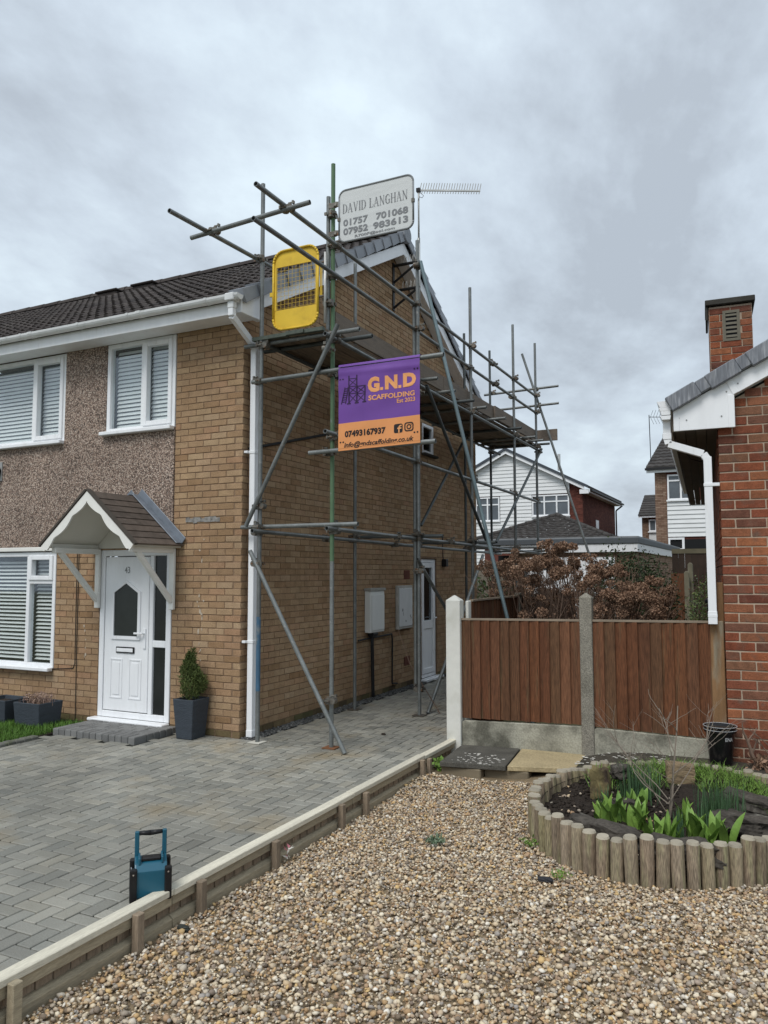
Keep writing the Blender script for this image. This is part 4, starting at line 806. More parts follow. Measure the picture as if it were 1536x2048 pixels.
# serif capitals drawn as strokes
GL = {'D': [((0, 0), (.42, 0), .03), ((.16, 0), (.16, 1), .15), ((0, 1), (.42, 1), .03), ((.40, .02), (.62, .12), .05), ((.62, .10), (.74, .32), .12), ((.74, .3), (.74, .7), .15), ((.74, .68), (.62, .9), .12), ((.62, .88), (.40, .98), .05)],
      'A': [((.10, 1), (.42, 0), .045), ((.42, 0), (.76, 1), .14), ((.22, .66), (.62, .66), .04), ((0, 1), (.26, 1), .04), ((.58, 1), (.94, 1), .04)],
      'V': [((.14, 0), (.44, 1), .14), ((.44, 1), (.76, 0), .045), ((0, 0), (.30, 0), .04), ((.60, 0), (.90, 0), .04)],
      'I': [((.2, 0), (.2, 1), .15), ((.02, 0), (.38, 0), .04), ((.02, 1), (.38, 1), .04)],
      'L': [((.18, 0), (.18, 1), .15), ((0, 0), (.38, 0), .04), ((0, .985), (.7, .985), .05), ((.68, 1), (.72, .7), .05)],
      'N': [((.14, 0), (.14, 1), .05), ((.12, .02), (.74, .98), .14), ((.74, 0), (.74, 1), .05), ((0, 0), (.22, 0), .04), ((0, 1), (.28, 1), .04), ((.6, 0), (.88, 0), .04)],
      'G': [((.70, .06), (.42, .0), .05), ((.44, .0), (.18, .18), .10), ((.16, .16), (.12, .52), .15), ((.12, .48), (.18, .86), .15), ((.18, .84), (.46, 1), .10), ((.44, 1), (.72, .92), .05), ((.72, .55), (.72, .95), .14), ((.54, .56), (.88, .56), .04), ((.70, .04), (.74, .28), .05)],
      'H': [((.16, 0), (.16, 1), .14), ((.74, 0), (.74, 1), .14), ((.16, .5), (.74, .5), .04), ((0, 0), (.32, 0), .04), ((0, 1), (.32, 1), .04), ((.58, 0), (.9, 0), .04), ((.58, 1), (.9, 1), .04)]}
GW = {'D': .86, 'A': .94, 'V': .88, 'I': .40, 'L': .74, 'N': .9, 'G': .9, 'H': .92, ' ': .42}
tot = sum(GW[c]+.08 for c in 'DAVID LANGHAN'); u = .05; k_ = .885/tot; segs = []
for c in 'DAVID LANGHAN':
    for sg in GL.get(c, []):
        P_ = lambda p: ((u+p[0]*k_)*sw_, (.275+p[1]*.175)*sh_)
        segs.append((P_(sg[0]), P_(sg[1]), sg[2]*k_*sw_*1.15))
    u += (GW[c]+.08)*k_
lines_mesh(segs, .01, lambda a, c: (a, -.0035, sh_-c)).build('lettering', M_SIGNT, sign)
lettering('01757', .06, .40, .575, .705, sf, M_SIGNT, sign, bold=.03); lettering('701068', .51, .935, .58, .71, sf, M_SIGNT, sign, bold=.03)
lettering('07952', .06, .40, .745, .875, sf, M_SIGNT, sign, bold=.03); lettering('983613', .47, .935, .75, .88, sf, M_SIGNT, sign, bold=.03)
lettering('R700F@aol.com', .22, .76, .908, .972, sf, M_SIGNT, sign, bold=.02)
for z_ in (.12, .44): b = MB(); b.box(-.14, .012, .008, .02, z_-.03, z_+.03); b.tube((-.05, 0, z_-.03), (-.05, .03, z_+.03), .02, 8); b.build('clamp', M_COUP, sign, bev=.003)
for (u_, v_) in ((.0, .45), (1.0, .5)): b = MB(); b.box(u_*sw_-.015, u_*sw_+.015, -.014, .01, v_*sh_-.02, v_*sh_+.02); b.build('clip', M_COUP, sign)
# ------------------------------------------------------------------ vinyl banner on two tubes
BX0, BX1, BZT, BZB = 1.325, 2.258, 3.985, 3.095
ban = empty('advertising_banner', 'purple and orange banner reading G.N.D SCAFFOLDING strung between two scaffold tubes', 'banner', loc=((BX0+BX1)/2, -.14, BZB))
BO = Vector(((BX0+BX1)/2, -.14, BZB))
def bsurf(u, v, lift=0.):
    x = BX0+(BX1-BX0)*u; zt = BZT-.012+.028*0-.0*u; z_ = zt+(BZB+.02*u-zt)*v
    k = math.sin(math.pi*min(max(v, 0), 1)); y = -.142+.006*math.sin(u*9+v*3)*k+.004*math.sin(v*21+u*4)*(1-v)+.003*math.sin(u*31)*k*.6
    y += -.008*math.exp(-((v-.06-.03*u)/.03)**2)
    return Vector((x, y-lift, z_))-BO
def patch(name, u0, u1, v0, v1, m, nu=40, nv=30, wrap=0):
    vs = [bsurf(u0+(u1-u0)*i/nu, v0+(v1-v0)*j/nv) for j in range(nv+1) for i in range(nu+1)]
    fs = [(j*(nu+1)+i, (j+1)*(nu+1)+i, (j+1)*(nu+1)+i+1, j*(nu+1)+i+1) for j in range(nv) for i in range(nu)]
    b_ = MB(); b_.add(vs, fs); return b_.build(name, m, ban, smooth=True)
patch('purple_field', 0, 1, 0, .672, M_PURP); patch('orange_field', 0, 1, .672, 1, M_ORAN, 40, 14)
b = MB()
for (zz_, yc, r, m_) in ((3.97, -.11, .034, 0), (3.11, -.11, .034, 1)):
    nseg = 12; x0, x1 = BX0-BO.x, BX1-BO.x
    ring = [(yc-BO.y+r*math.cos(rad(a)), zz_+.012-BO.z+r*math.sin(rad(a))) for a in [180+(-1 if m_ == 0 else 1)*i*200/nseg for i in range(nseg+1)]]
    dzr = .02 if m_ else .0
    b.add([(x0, y, z_) for y, z_ in ring]+[(x1, y, z_+dzr) for y, z_ in ring], [((i+1, i, nseg+1+i, nseg+2+i) if m_ == 0 else (i, i+1, nseg+2+i, nseg+1+i)) for i in range(nseg)], m_)
b.build('pole_sleeve', [M_PURP, M_ORAN], ban, smooth=True)
bf = lambda u, v: bsurf(u, v, .0022)
for (s, a, c, e_, f_) in (('G', .375, .52, .157, .342), ('N', .585, .735, .162, .328), ('D', .80, .955, .158, .326)): lettering(s, a, c, e_, f_, bf, M_BTXT, ban, bold=.06)
def bquad(u0, u1, v0, v1, m, name): b_ = MB(); b_.add([bf(u0, v1), bf(u1, v1), bf(u1, v0), bf(u0, v0)], [(0, 1, 2, 3)]); return b_.build(name, m, ban)
for u_ in (.528, .745): bquad(u_, u_+.035, .293, .328, M_BTXT, 'lettering')
lettering('SCAFFOLDING', .385, .94, .376, .437, bf, M_BTXT, ban, bold=.03); lettering('Est 2023', .725, .945, .452, .502, bf, M_BTXT, ban, bold=.02)
lettering('07493167937', .085, .59, .768, .848, bf, M_BLK, ban, bold=.045); lettering('info@gndscaffolding.co.uk', .075, .925, .905, .985, bf, M_BLK, ban, shear=.25, bold=.022)
for (u_, v_) in ((.04, .14), (.955, .122), (.047, .90), (.953, .872)):
    for du in (-.018, .018):
        b = MB(); b.add([bf(u_+du+.011*math.cos(a), v_-.01*math.sin(a)) for a in [2*math.pi*i/10 for i in range(10)]], [tuple(range(10))]); b.build('printed_dot', M_LOGO if v_ < .5 else M_BLK, ban)
bw, bh = BX1-BX0, BZT-BZB
def L2(pts, wd): return [((a*bw, c*bh), (d*bw, e2*bh), wd) for (a, c, d, e2) in pts]
tw = []
for u_ in (.135, .235): tw.append((u_, .105, u_, .44))
tw.append((.34, .24, .34, .44))
for v_ in (.145, .24, .325): tw.append((.135, v_, .235, v_))
for v_ in (.245, .335): tw.append((.235, v_, .34, v_))
for (a, c, d, e2) in ((.135, .15, .235, .235), (.135, .245, .235, .32), (.135, .33, .235, .435), (.235, .25, .34, .33), (.235, .34, .34, .435)): tw += [(a, c, d, e2), (a, e2, d, c)]
lad = [(.035, .44, .085, .24), (.09, .44, .125, .24)]+[(.042+.0068*i, .415-.026*i, .092+.0055*i, .415-.026*i) for i in range(7)]
feet = [(u_-.025, .443, u_+.025, .443) for u_ in (.135, .235, .335)]
lines_mesh(L2(tw, .008)+L2([tw[0], tw[1], tw[2]], .015)+L2(lad, .009)+L2(feet, .015), .006, lambda a, c: bf(a/bw, c/bh)).build('scaffold_emblem', M_LOGO, ban)
def rrect(u0, u1, v0, v1, r, n=5):
    p = []; a_ = bw/bh
    for (cu_, cv_, a0) in ((u1-r, v1-r*a_, -90), (u1-r, v0+r*a_, 0), (u0+r, v0+r*a_, 90), (u0+r, v1-r*a_, 180)):
        for i in range(n+1): t = rad(a0+90*i/n); p.append((cu_+r*math.cos(t), cv_-r*a_*math.sin(t)))
    return p
b = MB(); b.add([bf(*p) for p in rrect(.69, .795, .752, .858, .02)], [tuple(range(24))]); b.build('printed_icon', M_BLK, ban)
bf2 = lambda u, v: bsurf(u, v, .0036)
fs_ = [(.752, .858, .752, .80), (.752, .80, .755, .785), (.755, .785, .768, .775), (.768, .775, .784, .775), (.732, .805, .782, .805)]
lines_mesh(L2(fs_, .014), .01, lambda a, c: bf2(a/bw, c/bh)).build('printed_letter', M_BTXT, ban)
def ringp(O_, I_, m, name, fn):
    b_ = MB(); n_ = len(O_); b_.add([fn(*p) for p in O_]+[fn(*p) for p in I_], [(i, (i+1) % n_, n_+(i+1) % n_, n_+i) for i in range(n_)]); b_.build(name, m, ban)
ringp(rrect(.815, .925, .745, .852, .03), rrect(.829, .911, .759, .838, .02), M_BLK, 'printed_icon', bf)
circ = lambda r: [(.87+r*math.cos(2*math.pi*i/20), .799-r*bw/bh*math.sin(2*math.pi*i/20)) for i in range(20)]
ringp(circ(.029), circ(.017), M_BLK, 'printed_icon', bf); bquad(.893, .902, .768, .778, M_BLK, 'printed_icon')
# ------------------------------------------------------------------ television aerial on the gable
aer = empty('tv_aerial', 'television aerial with many short rods on a mast bracketed to the gable peak', 'aerial', loc=(.46, 4.0, 6.4)); AO = Vector((.46, 4.0, 6.4))
b = MB(); b.tube((0, 0, -.35), (0, 0, .78), .025, 10); b.build('mast', M_ALU, aer, smooth=True); b = MB(); b.tube((0, 0, .7), (.003, 0, 1.6), .016, 8); b.build('mast', M_ALU, aer, smooth=True)
b = MB(); bd = Vector((1.04, .0, -.235)); b0 = Vector((-.02, 0, 1.585)); b1 = b0+Vector((1.05, 0, -.0))
bdir = Vector((.886, .463, 0)); b1 = b0+bdir*1.02
sq_pipe(b, [b0, b1], .012); b.build('boom', M_ALU, aer)
for i in range(24):
    p = b0+(b1-b0)*(.04+.95*i/23); L_ = .155+.0*i; side = Vector((.05, .35, .94)).normalized()
    b = MB(); b.tube(p-side*L_*.42, p+side*L_, .0058, 5); b.build('rod', M_ROD, aer)
b = MB(); b.box(-.03, .03, -.03, .03, 1.55, 1.61); b.build('boom_clamp', M_BLKP, aer); b = MB(); b.path([(0, -.02, 1.55), (.06, -.02, 1.50), (.1, -.02, 1.46), (.07, -.02, 1.43), (.02, -.02, 1.46), (0, -.02, 1.40), (.02, -.02, .7)], .004, 5); b.build('cable', M_BLKP, aer)
for z_ in (.40, -.02):
    b = MB(); b.tube((-.45, .0, z_), (0.02, .0, z_), .024, 6); b.tube((-.45, 0, z_-.28), (-.05, 0, z_-.03), .02, 6); b.box(-.459, -.44, -.03, .03, z_-.32, z_+.05); b.build('wall_bracket', M_BPIPE, aer)
    b = MB()
    for i in range(12): x = -.30+i*.025; b.tube((x, 0, z_+.01), (x+random.uniform(-.03, .03), random.uniform(-.05, .05), z_+.13), .0032, 4)
    stuff(b.build('bird_spikes', M_SPIKE, aer))
# =================================================================== ground
def sst(t): t = min(max(t, 0), 1); return t*t*(3-2*t)
def gnd(x, y): return -.168+.25*sst((y+1.0)/1.5)*sst((x-2.9)/1.3)*.95+.045*sst((y+.9)/.8)*(1-sst((x-2.9)/1.3))
b = MB(); b.box(-700, 700, -60, 1500, -.5, -.42); structure(b.build('ground', M_EARTH))
# driveway: joint sheet plus herringbone blocks
drive = structure(MB().box(-4.4, 2.145, -7.0, 10.5, -.3, -.014).build('driveway', M_JOINT))
items = []
def in_step(x, y): return -2.10 < x < -.83 and -.73 < y < 0.2
for i in range(-44, 22):
    for j in range(-70, 104):
        k = (i-j) % 4
        if k == 0: x0, y0, dx_, dy_ = i*.1, j*.1, .2, .1
        elif k == 3: x0, y0, dx_, dy_ = i*.1, j*.1, .1, .2
        else: continue
        x1, y1 = x0+dx_, y0+dy_
        x1 = min(x1, 2.14)
        if x0 > 2.1: continue
        cx_, cy_ = (x0+x1)/2, (y0+y1)/2
        if cx_ < .17 and cy_ > -.0: continue
        if cx_ < -2.02 and -1.75 < cy_ < 0: continue
        if in_step(cx_, cy_): continue
        if cx_ < -4.3: continue
        items.append((Vector((cx_, cy_, 0)), (0, 0, 1), dx_*dy_, (x1-x0)/2-.0044, (y1-y0)/2-.0044))
big, rest = pick_largest(items, 300)
pc = {}
for (c, n_, ar, hx, hy) in big:
    key = (round(hx, 3), round(hy, 3))
    if key not in pc: pc[key] = MB().box(-hx, hx, -hy, hy, -.03, 0).mesh('paver', M_PAVE, bev=.004)
    link('paver', pc[key], drive, mtx=Matrix.Translation(c+Vector((0, 0, random.uniform(-.0022, .0012)))) @ Matrix.Rotation(rad(random.gauss(0, .25)), 4, 'X') @ Matrix.Rotation(rad(random.gauss(0, .25)), 4, 'Y'))
n = len(rest); V = np.zeros((n, 8, 3), np.float32); Rn = np.zeros((n, 8), np.float32)
for i, (c, n_, ar, hx, hy) in enumerate(rest):
    z_ = random.uniform(-.0022, .0012); tx, ty = random.gauss(0, .005), random.gauss(0, .005)
    for k, (sx_, sy_) in enumerate(((-1, -1), (1, -1), (1, 1), (-1, 1))):
        V[i, k] = (c.x+sx_*hx*.955, c.y+sy_*hy*.94, z_+tx*sx_*hx+ty*sy_*hy); V[i, 4+k] = (c.x+sx_*hx, c.y+sy_*hy, -.005)
    Rn[i] = random.random()
F = (np.arange(n)[:, None, None]*8+np.array([(0, 1, 2, 3), (4, 5, 1, 0), (5, 6, 2, 1), (6, 7, 3, 2), (7, 4, 0, 3)])[None]).reshape(-1, 4)
stuff(link('paving', np_mesh('paving', V.reshape(-1, 3), F, M_PAVE, Rn.ravel()), drive))
# pebble maker
def pebbles(name, P, size, m, parent=None, flat=.62, sub=1):
    bm = bmesh.new(); bmesh.ops.create_icosphere(bm, subdivisions=sub, radius=1); bv = np.array([v.co[:] for v in bm.verts]); bf_ = np.array([[v.index for v in f.verts] for f in bm.faces]); bm.free()
    n_ = len(P); k = len(bv); s_ = size*np.exp(np.clip(RNG.normal(0, .34, n_), -.8, .62))[:, None, None]
    dfm = 1+.17*RNG.normal(size=(n_, k, 1)); dfm = np.clip(dfm, .6, 1.4)
    ax = np.stack([np.ones(n_)*1.0, .62+.35*RNG.random(n_), flat*(.6+.6*RNG.random(n_))], 1)[:, None, :]
    L_ = bv[None]*ax*dfm*s_
    a, t = RNG.random(n_)*2*np.pi, RNG.normal(0, .35, n_); t2 = RNG.normal(0, .35, n_)
    ca_, sa_ = np.cos(a), np.sin(a); Rz = np.zeros((n_, 3, 3)); Rz[:, 0, 0] = ca_; Rz[:, 0, 1] = -sa_; Rz[:, 1, 0] = sa_; Rz[:, 1, 1] = ca_; Rz[:, 2, 2] = 1
    Rx = np.zeros((n_, 3, 3)); Rx[:, 0, 0] = 1; Rx[:, 1, 1] = np.cos(t); Rx[:, 1, 2] = -np.sin(t); Rx[:, 2, 1] = np.sin(t); Rx[:, 2, 2] = np.cos(t)
    Ry = np.zeros((n_, 3, 3)); Ry[:, 1, 1] = 1; Ry[:, 0, 0] = np.cos(t2); Ry[:, 0, 2] = np.sin(t2); Ry[:, 2, 0] = -np.sin(t2); Ry[:, 2, 2] = np.cos(t2)
    L_ = np.einsum('nij,nkj->nki', Rx @ Ry @ Rz, L_) + P[:, None, :]
    Fa = (np.arange(n_)[:, None, None]*k+bf_[None]).reshape(-1, 3)
    return stuff(link(name, np_mesh(name, L_.reshape(-1, 3), Fa, m, np.repeat(RNG.random(n_), k), smooth=True), parent))
# dark chippings along the foot of the gable
n = 5200; P = np.stack([.005+RNG.random(n)*.165, -.0+RNG.random(n)*5.0+0, -.008+RNG.random(n)*.012], 1); P[4300:, 1] = 5.9+RNG.random(900)*2.5
drive_ch = pebbles('chippings', P, .011, M_DGRAV); tag(drive_ch, 'dark stone chippings along the foot of the gable wall', 'chippings')
# ---- paved front step
step = empty('door_step', 'low grey block step in front of the white front door', 'step', loc=(-1.3, -.5, 0)); TO = Vector((-1.3, -.5, 0))
sx0, sx1, sy0, sy1 = -2.08, -.85, -.71, -.02
b = MB(); b.box(sx0+.02-TO.x, sx1-.02-TO.x, sy0+.02-TO.y, sy1-.01-TO.y, -.01, .058); b.build('core', M_JOINT, step)
def sblk(x0, x1, y0, y1): b_ = MB(); b_.box(x0+.003-TO.x, x1-.003-TO.x, y0+.003-TO.y, y1-.003-TO.y, -.03, .068+random.uniform(-.001, .002)); b_.build('block', M_STEP, step, bev=.012, seg=2)
n = 13
for i in range(n): sblk(sx0+(sx1-sx0)*i/n, sx0+(sx1-sx0)*(i+1)/n, sy0, sy0+.2)
for i in range(5):
    y0 = sy0+.2+i*.1
    if y0+.1 < sy1+.02: sblk(sx0, sx0+.2, y0, y0+.1); sblk(sx1-.2, sx1, y0, y0+.1)
for i in range(7):
    y0 = sy0+.2+i*.1
    if y0+.1 > sy1+.02: continue
    x = sx0+.2-(.1 if i % 2 else 0)
    while x < sx1-.2:
        a, c = max(x, sx0+.2), min(x+.2, sx1-.2)
        if c-a > .03: sblk(a, c, y0, y0+.1)
        x += .2
# ---- lawn with its block kerb
b = MB(); b.box(-9, -2.1, -1.70, .0, -.05, .004); structure(b.build('lawn', M_SOIL))
n = 15000; P = np.stack([-4.6+RNG.random(n)*2.48, -1.66+RNG.random(n)*1.5, np.zeros(n)+.004], 1); V, F, R_ = blades(P, .065, .006, .5, 2, .5)
tag(link('grass', np_mesh('grass', V, F, M_LAWN, R_)), 'strip of short green lawn under the front window', 'grass', kind='stuff')
kerb = empty('lawn_kerb', 'row of dark kerb blocks along the edge of the small lawn', 'kerb', loc=(-2.06, -1.2, 0))
for i in range(8): b = MB(); y0 = -1.75+i*.1-(-1.2); b.box(-.045, .055, y0+.003, y0+.097, -.02, .035+random.uniform(-.003, .003)); b.build('block', M_KERB, kerb, bev=.01)
for i in range(9): b = MB(); x0 = -.05-(i+1)*.2; b.box(x0+.003, x0+.197, -.55-.05, -.55+.045, -.02, .03); b.build('block', M_KERB, kerb, bev=.01)
# ---- pots by the door
def taper_pot(name, cx_, cy_, wb, wt, db, dt, h, z0, label, cat, group=None):
    r = empty(name, label, cat, group, loc=(cx_, cy_, z0)); b_ = MB()
    def rg(w_, d_, z_): return [(-w_/2, -d_/2, z_), (w_/2, -d_/2, z_), (w_/2, d_/2, z_), (-w_/2, d_/2, z_)]
    vs = rg(wb, db, 0)+rg(wt, dt, h)+rg(wt-.03, dt-.03, h)+rg(wt-.045, dt-.045, h-.05)
    fs = [(3, 2, 1, 0)]+[(k*4+i, k*4+(i+1) % 4, k*4+4+(i+1) % 4, k*4+4+i) for k in range(3) for i in range(4)]
    b_.add(vs, fs); b_.build('pot_body', M_POT, r, bev=.006)
    b_ = MB(); b_.add(rg(wt-.05, dt-.05, h-.045), [(0, 1, 2, 3)]); b_.build('compost', M_SOIL, r); return r
taper_pot('plant_pot', -.53, -.175, .215, .285, .235, .29, .435, 0, 'tall tapered slate-grey pot standing between the front door and the house corner', 'plant pot')
con = empty('conifer', 'small bushy conifer growing in the tall grey pot', 'conifer', loc=(-.53, -.175, .39))
n = 5200; t = RNG.random(n)**.8; a = RNG.random(n)*2*np.pi; rr_ = (.135*np.sin(np.clip((t*.88+.16)*np.pi, 0, np.pi))**.8)*(1-.35*t)*(.45+.7*RNG.random(n)**.5)*(1-.22*np.sin(a*3+t*9)); P = np.stack([rr_*np.cos(a)-.01+.03*np.sin(t*5), rr_*np.sin(a), .02+t*.47+.05*RNG.random(n)], 1)
P[:220] = np.stack([.015+RNG.normal(0, .013, 220), RNG.normal(0, .013, 220), .42+RNG.random(220)*.17], 1)
V, F, R_ = leaf_cloud(P, .038, .28, 1.4); stuff(link('foliage', np_mesh('foliage', V, F, M_CONI, R_), con)); b = MB(); b.tube((0, 0, -.0), (0, 0, .42), .012, 6, r1=.004); b.build('trunk', M_STEM, con)
taper_pot('planter_trough', -2.66, -.42, .40, .44, .32, .36, .27, .02, 'low slate-grey trough with dry stems beside the front step', 'trough', 'slate troughs under the window')
taper_pot('planter_trough', -3.24, -.42, .40, .44, .32, .36, .27, .02, 'low slate-grey trough cut off by the left edge of the photo', 'trough', 'slate troughs under the window')
dry = empty('dried_plant', 'withered pinkish-brown stems standing in the trough by the step', 'plant', loc=(-2.66, -.42, .25))
n = 240; P = np.stack([RNG.normal(0, .085, n), RNG.normal(0, .07, n), np.zeros(n)], 1); V, F, R_ = blades(P, .10, .006, .5, 2, .3); stuff(link('stems', np_mesh('stems', V, F, M_DRY, R_), dry))
n = 420; P = np.stack([RNG.normal(0, .09, n), RNG.normal(0, .07, n), .05+RNG.random(n)*.08], 1); V, F, R_ = leaf_cloud(P, .022, .7); stuff(link('flower_heads', np_mesh('flower_heads', V, F, M_DRY, R_), dry))
# ---- job-site radio on the drive
rad_ = empty('site_radio', 'teal and black work radio with a tall carrying handle on the drive', 'radio', loc=(2.085, -3.655, 0)); rad_.rotation_euler = (0, 0, rad(44))
b = MB(); b.prism([(-.095, -.085, .0), (.095, -.085, .0), (.095, -.09, .12), (.085, -.07, .155), (-.085, -.07, .155), (-.095, -.09, .12)], (0, .0, 0)) if False else None
b = MB(); b.prism([(-.088, -.08, .015), (-.088, .08, .015), (-.088, .085, .17), (-.088, .04, .212), (-.088, -.05, .195), (-.088, -.085, .16)], (.176, 0, 0)); b.build('case', M_TEAL, rad_, bev=.008, seg=2)
b = MB(); b.box(-.05, .055, -.035, .025, .199, .217); b.build('top_grip_pad', M_BLKP, rad_, bev=.004)
for sg in (-1, 1):
    b = MB(); b.box(sg*.094-.02, sg*.094+.02, -.097, -.06, .0, .178); b.build('corner_bumper', M_BLKP, rad_, bev=.008, seg=2); b = MB(); b.tube((sg*.094, -.098, .153), (sg*.094, -.1005, .153), .005, 8); b.build('screw', M_CHROME, rad_)
    b = MB(); b.box(sg*.094-.02, sg*.094+.02, .06, .10, .0, .185); b.build('corner_bumper', M_BLKP, rad_, bev=.008)
    b = MB(); b.box(sg*.076-.0125, sg*.076+.0125, .035, .06, .185, .345); b.build('handle_post', M_TEAL, rad_, bev=.004)
    b = MB(); b.box(sg*.062-.006, sg*.062+.006, -.06, .045, .19, .226); b.build('top_rib', M_TEAL, rad_, bev=.003)
b = MB(); b.tube((-.065, .047, .334), (.0, .047, .331), .011, 10, r1=.0155); b.tube((.0, .047, .331), (.065, .047, .334), .0155, 10, r1=.011); b.build('handle_grip', M_BLKP, rad_, smooth=True)
b = MB(); b.tube((-.09, 0, .095), (-.104, 0, .095), .062, 20); b.build('speaker', M_BLKP, rad_, bev=.003); b = MB(); pts = [(-.1045, .064*math.cos(t), .095+.064*math.sin(t)) for t in [2*math.pi*i/24 for i in range(25)]]; b.path(pts, .0035, 5); b.build('speaker_ring', M_CHROME, rad_, smooth=True)
# =================================================================== timber edging between drive and gravel
edge = empty('timber_edging', 'low weathered timber edging between the block drive and the gravel', 'edging', loc=(2.2, -2.3, 0)); EO = Vector((2.2, -2.3, 0))
def ebox(name, x0, x1, y0, y1, z0, z1, m, bev=.004): b_ = MB(); b_.box(x0-EO.x, x1-EO.x, y0-EO.y, y1-EO.y, z0, z1); return b_.build(name, m, edge, bev=bev)
joints = [-6.9, -5.4, -3.615, -1.46, .02, .93]
for i in range(len(joints)-1):
    y0, y1 = joints[i]+.006, joints[i+1]; dz = (.0, .004, 0, .003, -.006)[i]
    ebox('cap_rail', 2.146, 2.226, y0, y1, .004+dz, .040+dz, M_CAPW, .004); ebox('top_rail', 2.162, 2.212, y0, y1, -.052, .0035+dz, M_SLEEPH); 
    b_ = MB(); b_.prism([(2.162-EO.x, y0-EO.y, -.2), (2.216-EO.x, y0-EO.y, -.2), (2.216-EO.x, y0-EO.y, -.125), (2.19-EO.x, y0-EO.y, -.108), (2.162-EO.x, y0-EO.y, -.108)], (0, y1-y0, 0)); b_.build('bottom_rail', M_SLEEPH, edge, bev=.003)
y = -6.88
while y < .9:
    w_ = .098+random.uniform(-.006, .008); b = MB(); b.prism([(2.158-EO.x, y-EO.y, -.19), (2.158-EO.x, y+w_-.002-EO.y, -.19), (2.170-EO.x, y+w_-.002-EO.y, -.19), (2.178-EO.x, y-EO.y, -.19)], (0, 0, .145)); b.build('slat', M_SLEEP, edge); y += w_
for (y, lean) in ((-6.2, 0), (-4.68, 0), (-3.92, 0), (-3.40, 0), (-2.62, .01), (-1.70, 0), (-1.29, 0), (-.10, .0), (.02, .05)):
    if y == .02: p0, p1 = (2.28, .03, -.25), (2.255, .05, .035)
    b = MB(); b.box(2.2265-EO.x if y != .02 else 2.25-EO.x, 2.270-EO.x if y != .02 else 2.285-EO.x, y-.026-EO.y, y+.026-EO.y, -.25, .018+random.uniform(-.012, .012)); b.build('post', M_SLEEP if y > -4 else M_SLEEPH, edge, bev=.004)
# =================================================================== gravel garden
nx, ny = 60, 70; xs_ = np.linspace(2.17, 8.2, nx); ys_ = np.linspace(-9, 1.0, ny)
V = [(x, y, gnd(x, y)-.012) for y in ys_ for x in xs_]; F = [(j*nx+i, j*nx+i+1, (j+1)*nx+i+1, (j+1)*nx+i) for j in range(ny-1) for i in range(nx-1)]
structure(link('gravel_bed', np_mesh('gravel_bed', V, F, M_GRAVG)))
RC = Vector((4.556, -.642, 0)); RA_, RB_ = 1.20, .962; E1, E2 = Vector((.2375, .9714, 0)), Vector((.9714, -.2375, 0))
def rpt(t, da=0.): return RC+E1*((RA_+da)*math.cos(t))+E2*((RB_+da)*math.sin(t))
def erad(x, y, da=0.): dx_, dy_ = x-RC.x, y-RC.y; return np.sqrt(((dx_*E1.x+dy_*E1.y)/(RA_+da))**2+((dx_*E2.x+dy_*E2.y)/(RB_+da))**2)
def okp(P): return erad(P[:, 0], P[:, 1], .03) > 1
def scatter(n, x0, x1, y0, y1):
    P = np.stack([x0+RNG.random(n)*(x1-x0), y0+RNG.random(n)*(y1-y0), np.zeros(n)], 1); return P[okp(P)]
def zfix(P, lo=-.012, hi=.012): P[:, 2] = [gnd(p[0], p[1]) for p in P]; P[:, 2] += lo+(hi-lo)*RNG.random(len(P)); return P
P1 = zfix(scatter(23000, 2.235, 5.75, -4.9, -2.6)); g1 = pebbles('gravel', P1, .0116, M_GRAV, sub=2 if False else 1); tag(g1, 'mixed brown and cream pebbles covering the garden nearest the camera', 'gravel')
P2 = zfix(scatter(38000, 2.235, 5.9, -2.6, -.02)); P2 = P2[(P2[:, 1] < -.35) | (P2[:, 0] < 3.72)]; g2 = pebbles('gravel', P2, .0104, M_GRAV); tag(g2, 'mixed pebbles between the timber edging and the log ring', 'gravel')
P3 = zfix(scatter(7000, 5.75, 7.6, -4.9, -1.0)); P3[:, 2] += 0; g3 = pebbles('gravel', P3, .015, M_GRAV); P4 = zfix(scatter(26000, 2.235, 5.75, -4.9, -.05), -.016, .003); P4 = P4[(P4[:, 1] < -.35) | (P4[:, 0] < 3.72)]; g4 = pebbles('grit', P4, .0062, M_GRAV, flat=.5); tag(g4, 'fine grit and chips between the pebbles', 'grit'); tag(g3, 'mixed pebbles beyond the right edge of the photo', 'gravel')
n = 170; P = np.stack([2.3+RNG.random(n)*3.2, -4.6+RNG.random(n)*4.5, np.zeros(n)], 1); P = zfix(P[okp(P)], .010, .020); V, F, R_ = leaf_cloud(P, .034, .5, -.1); tag(link('leaf_litter', np_mesh('leaf_litter', V, F, M_LEAFB, R_)), 'scattered brown leaf scraps lying on the gravel', 'leaf litter', kind='stuff')
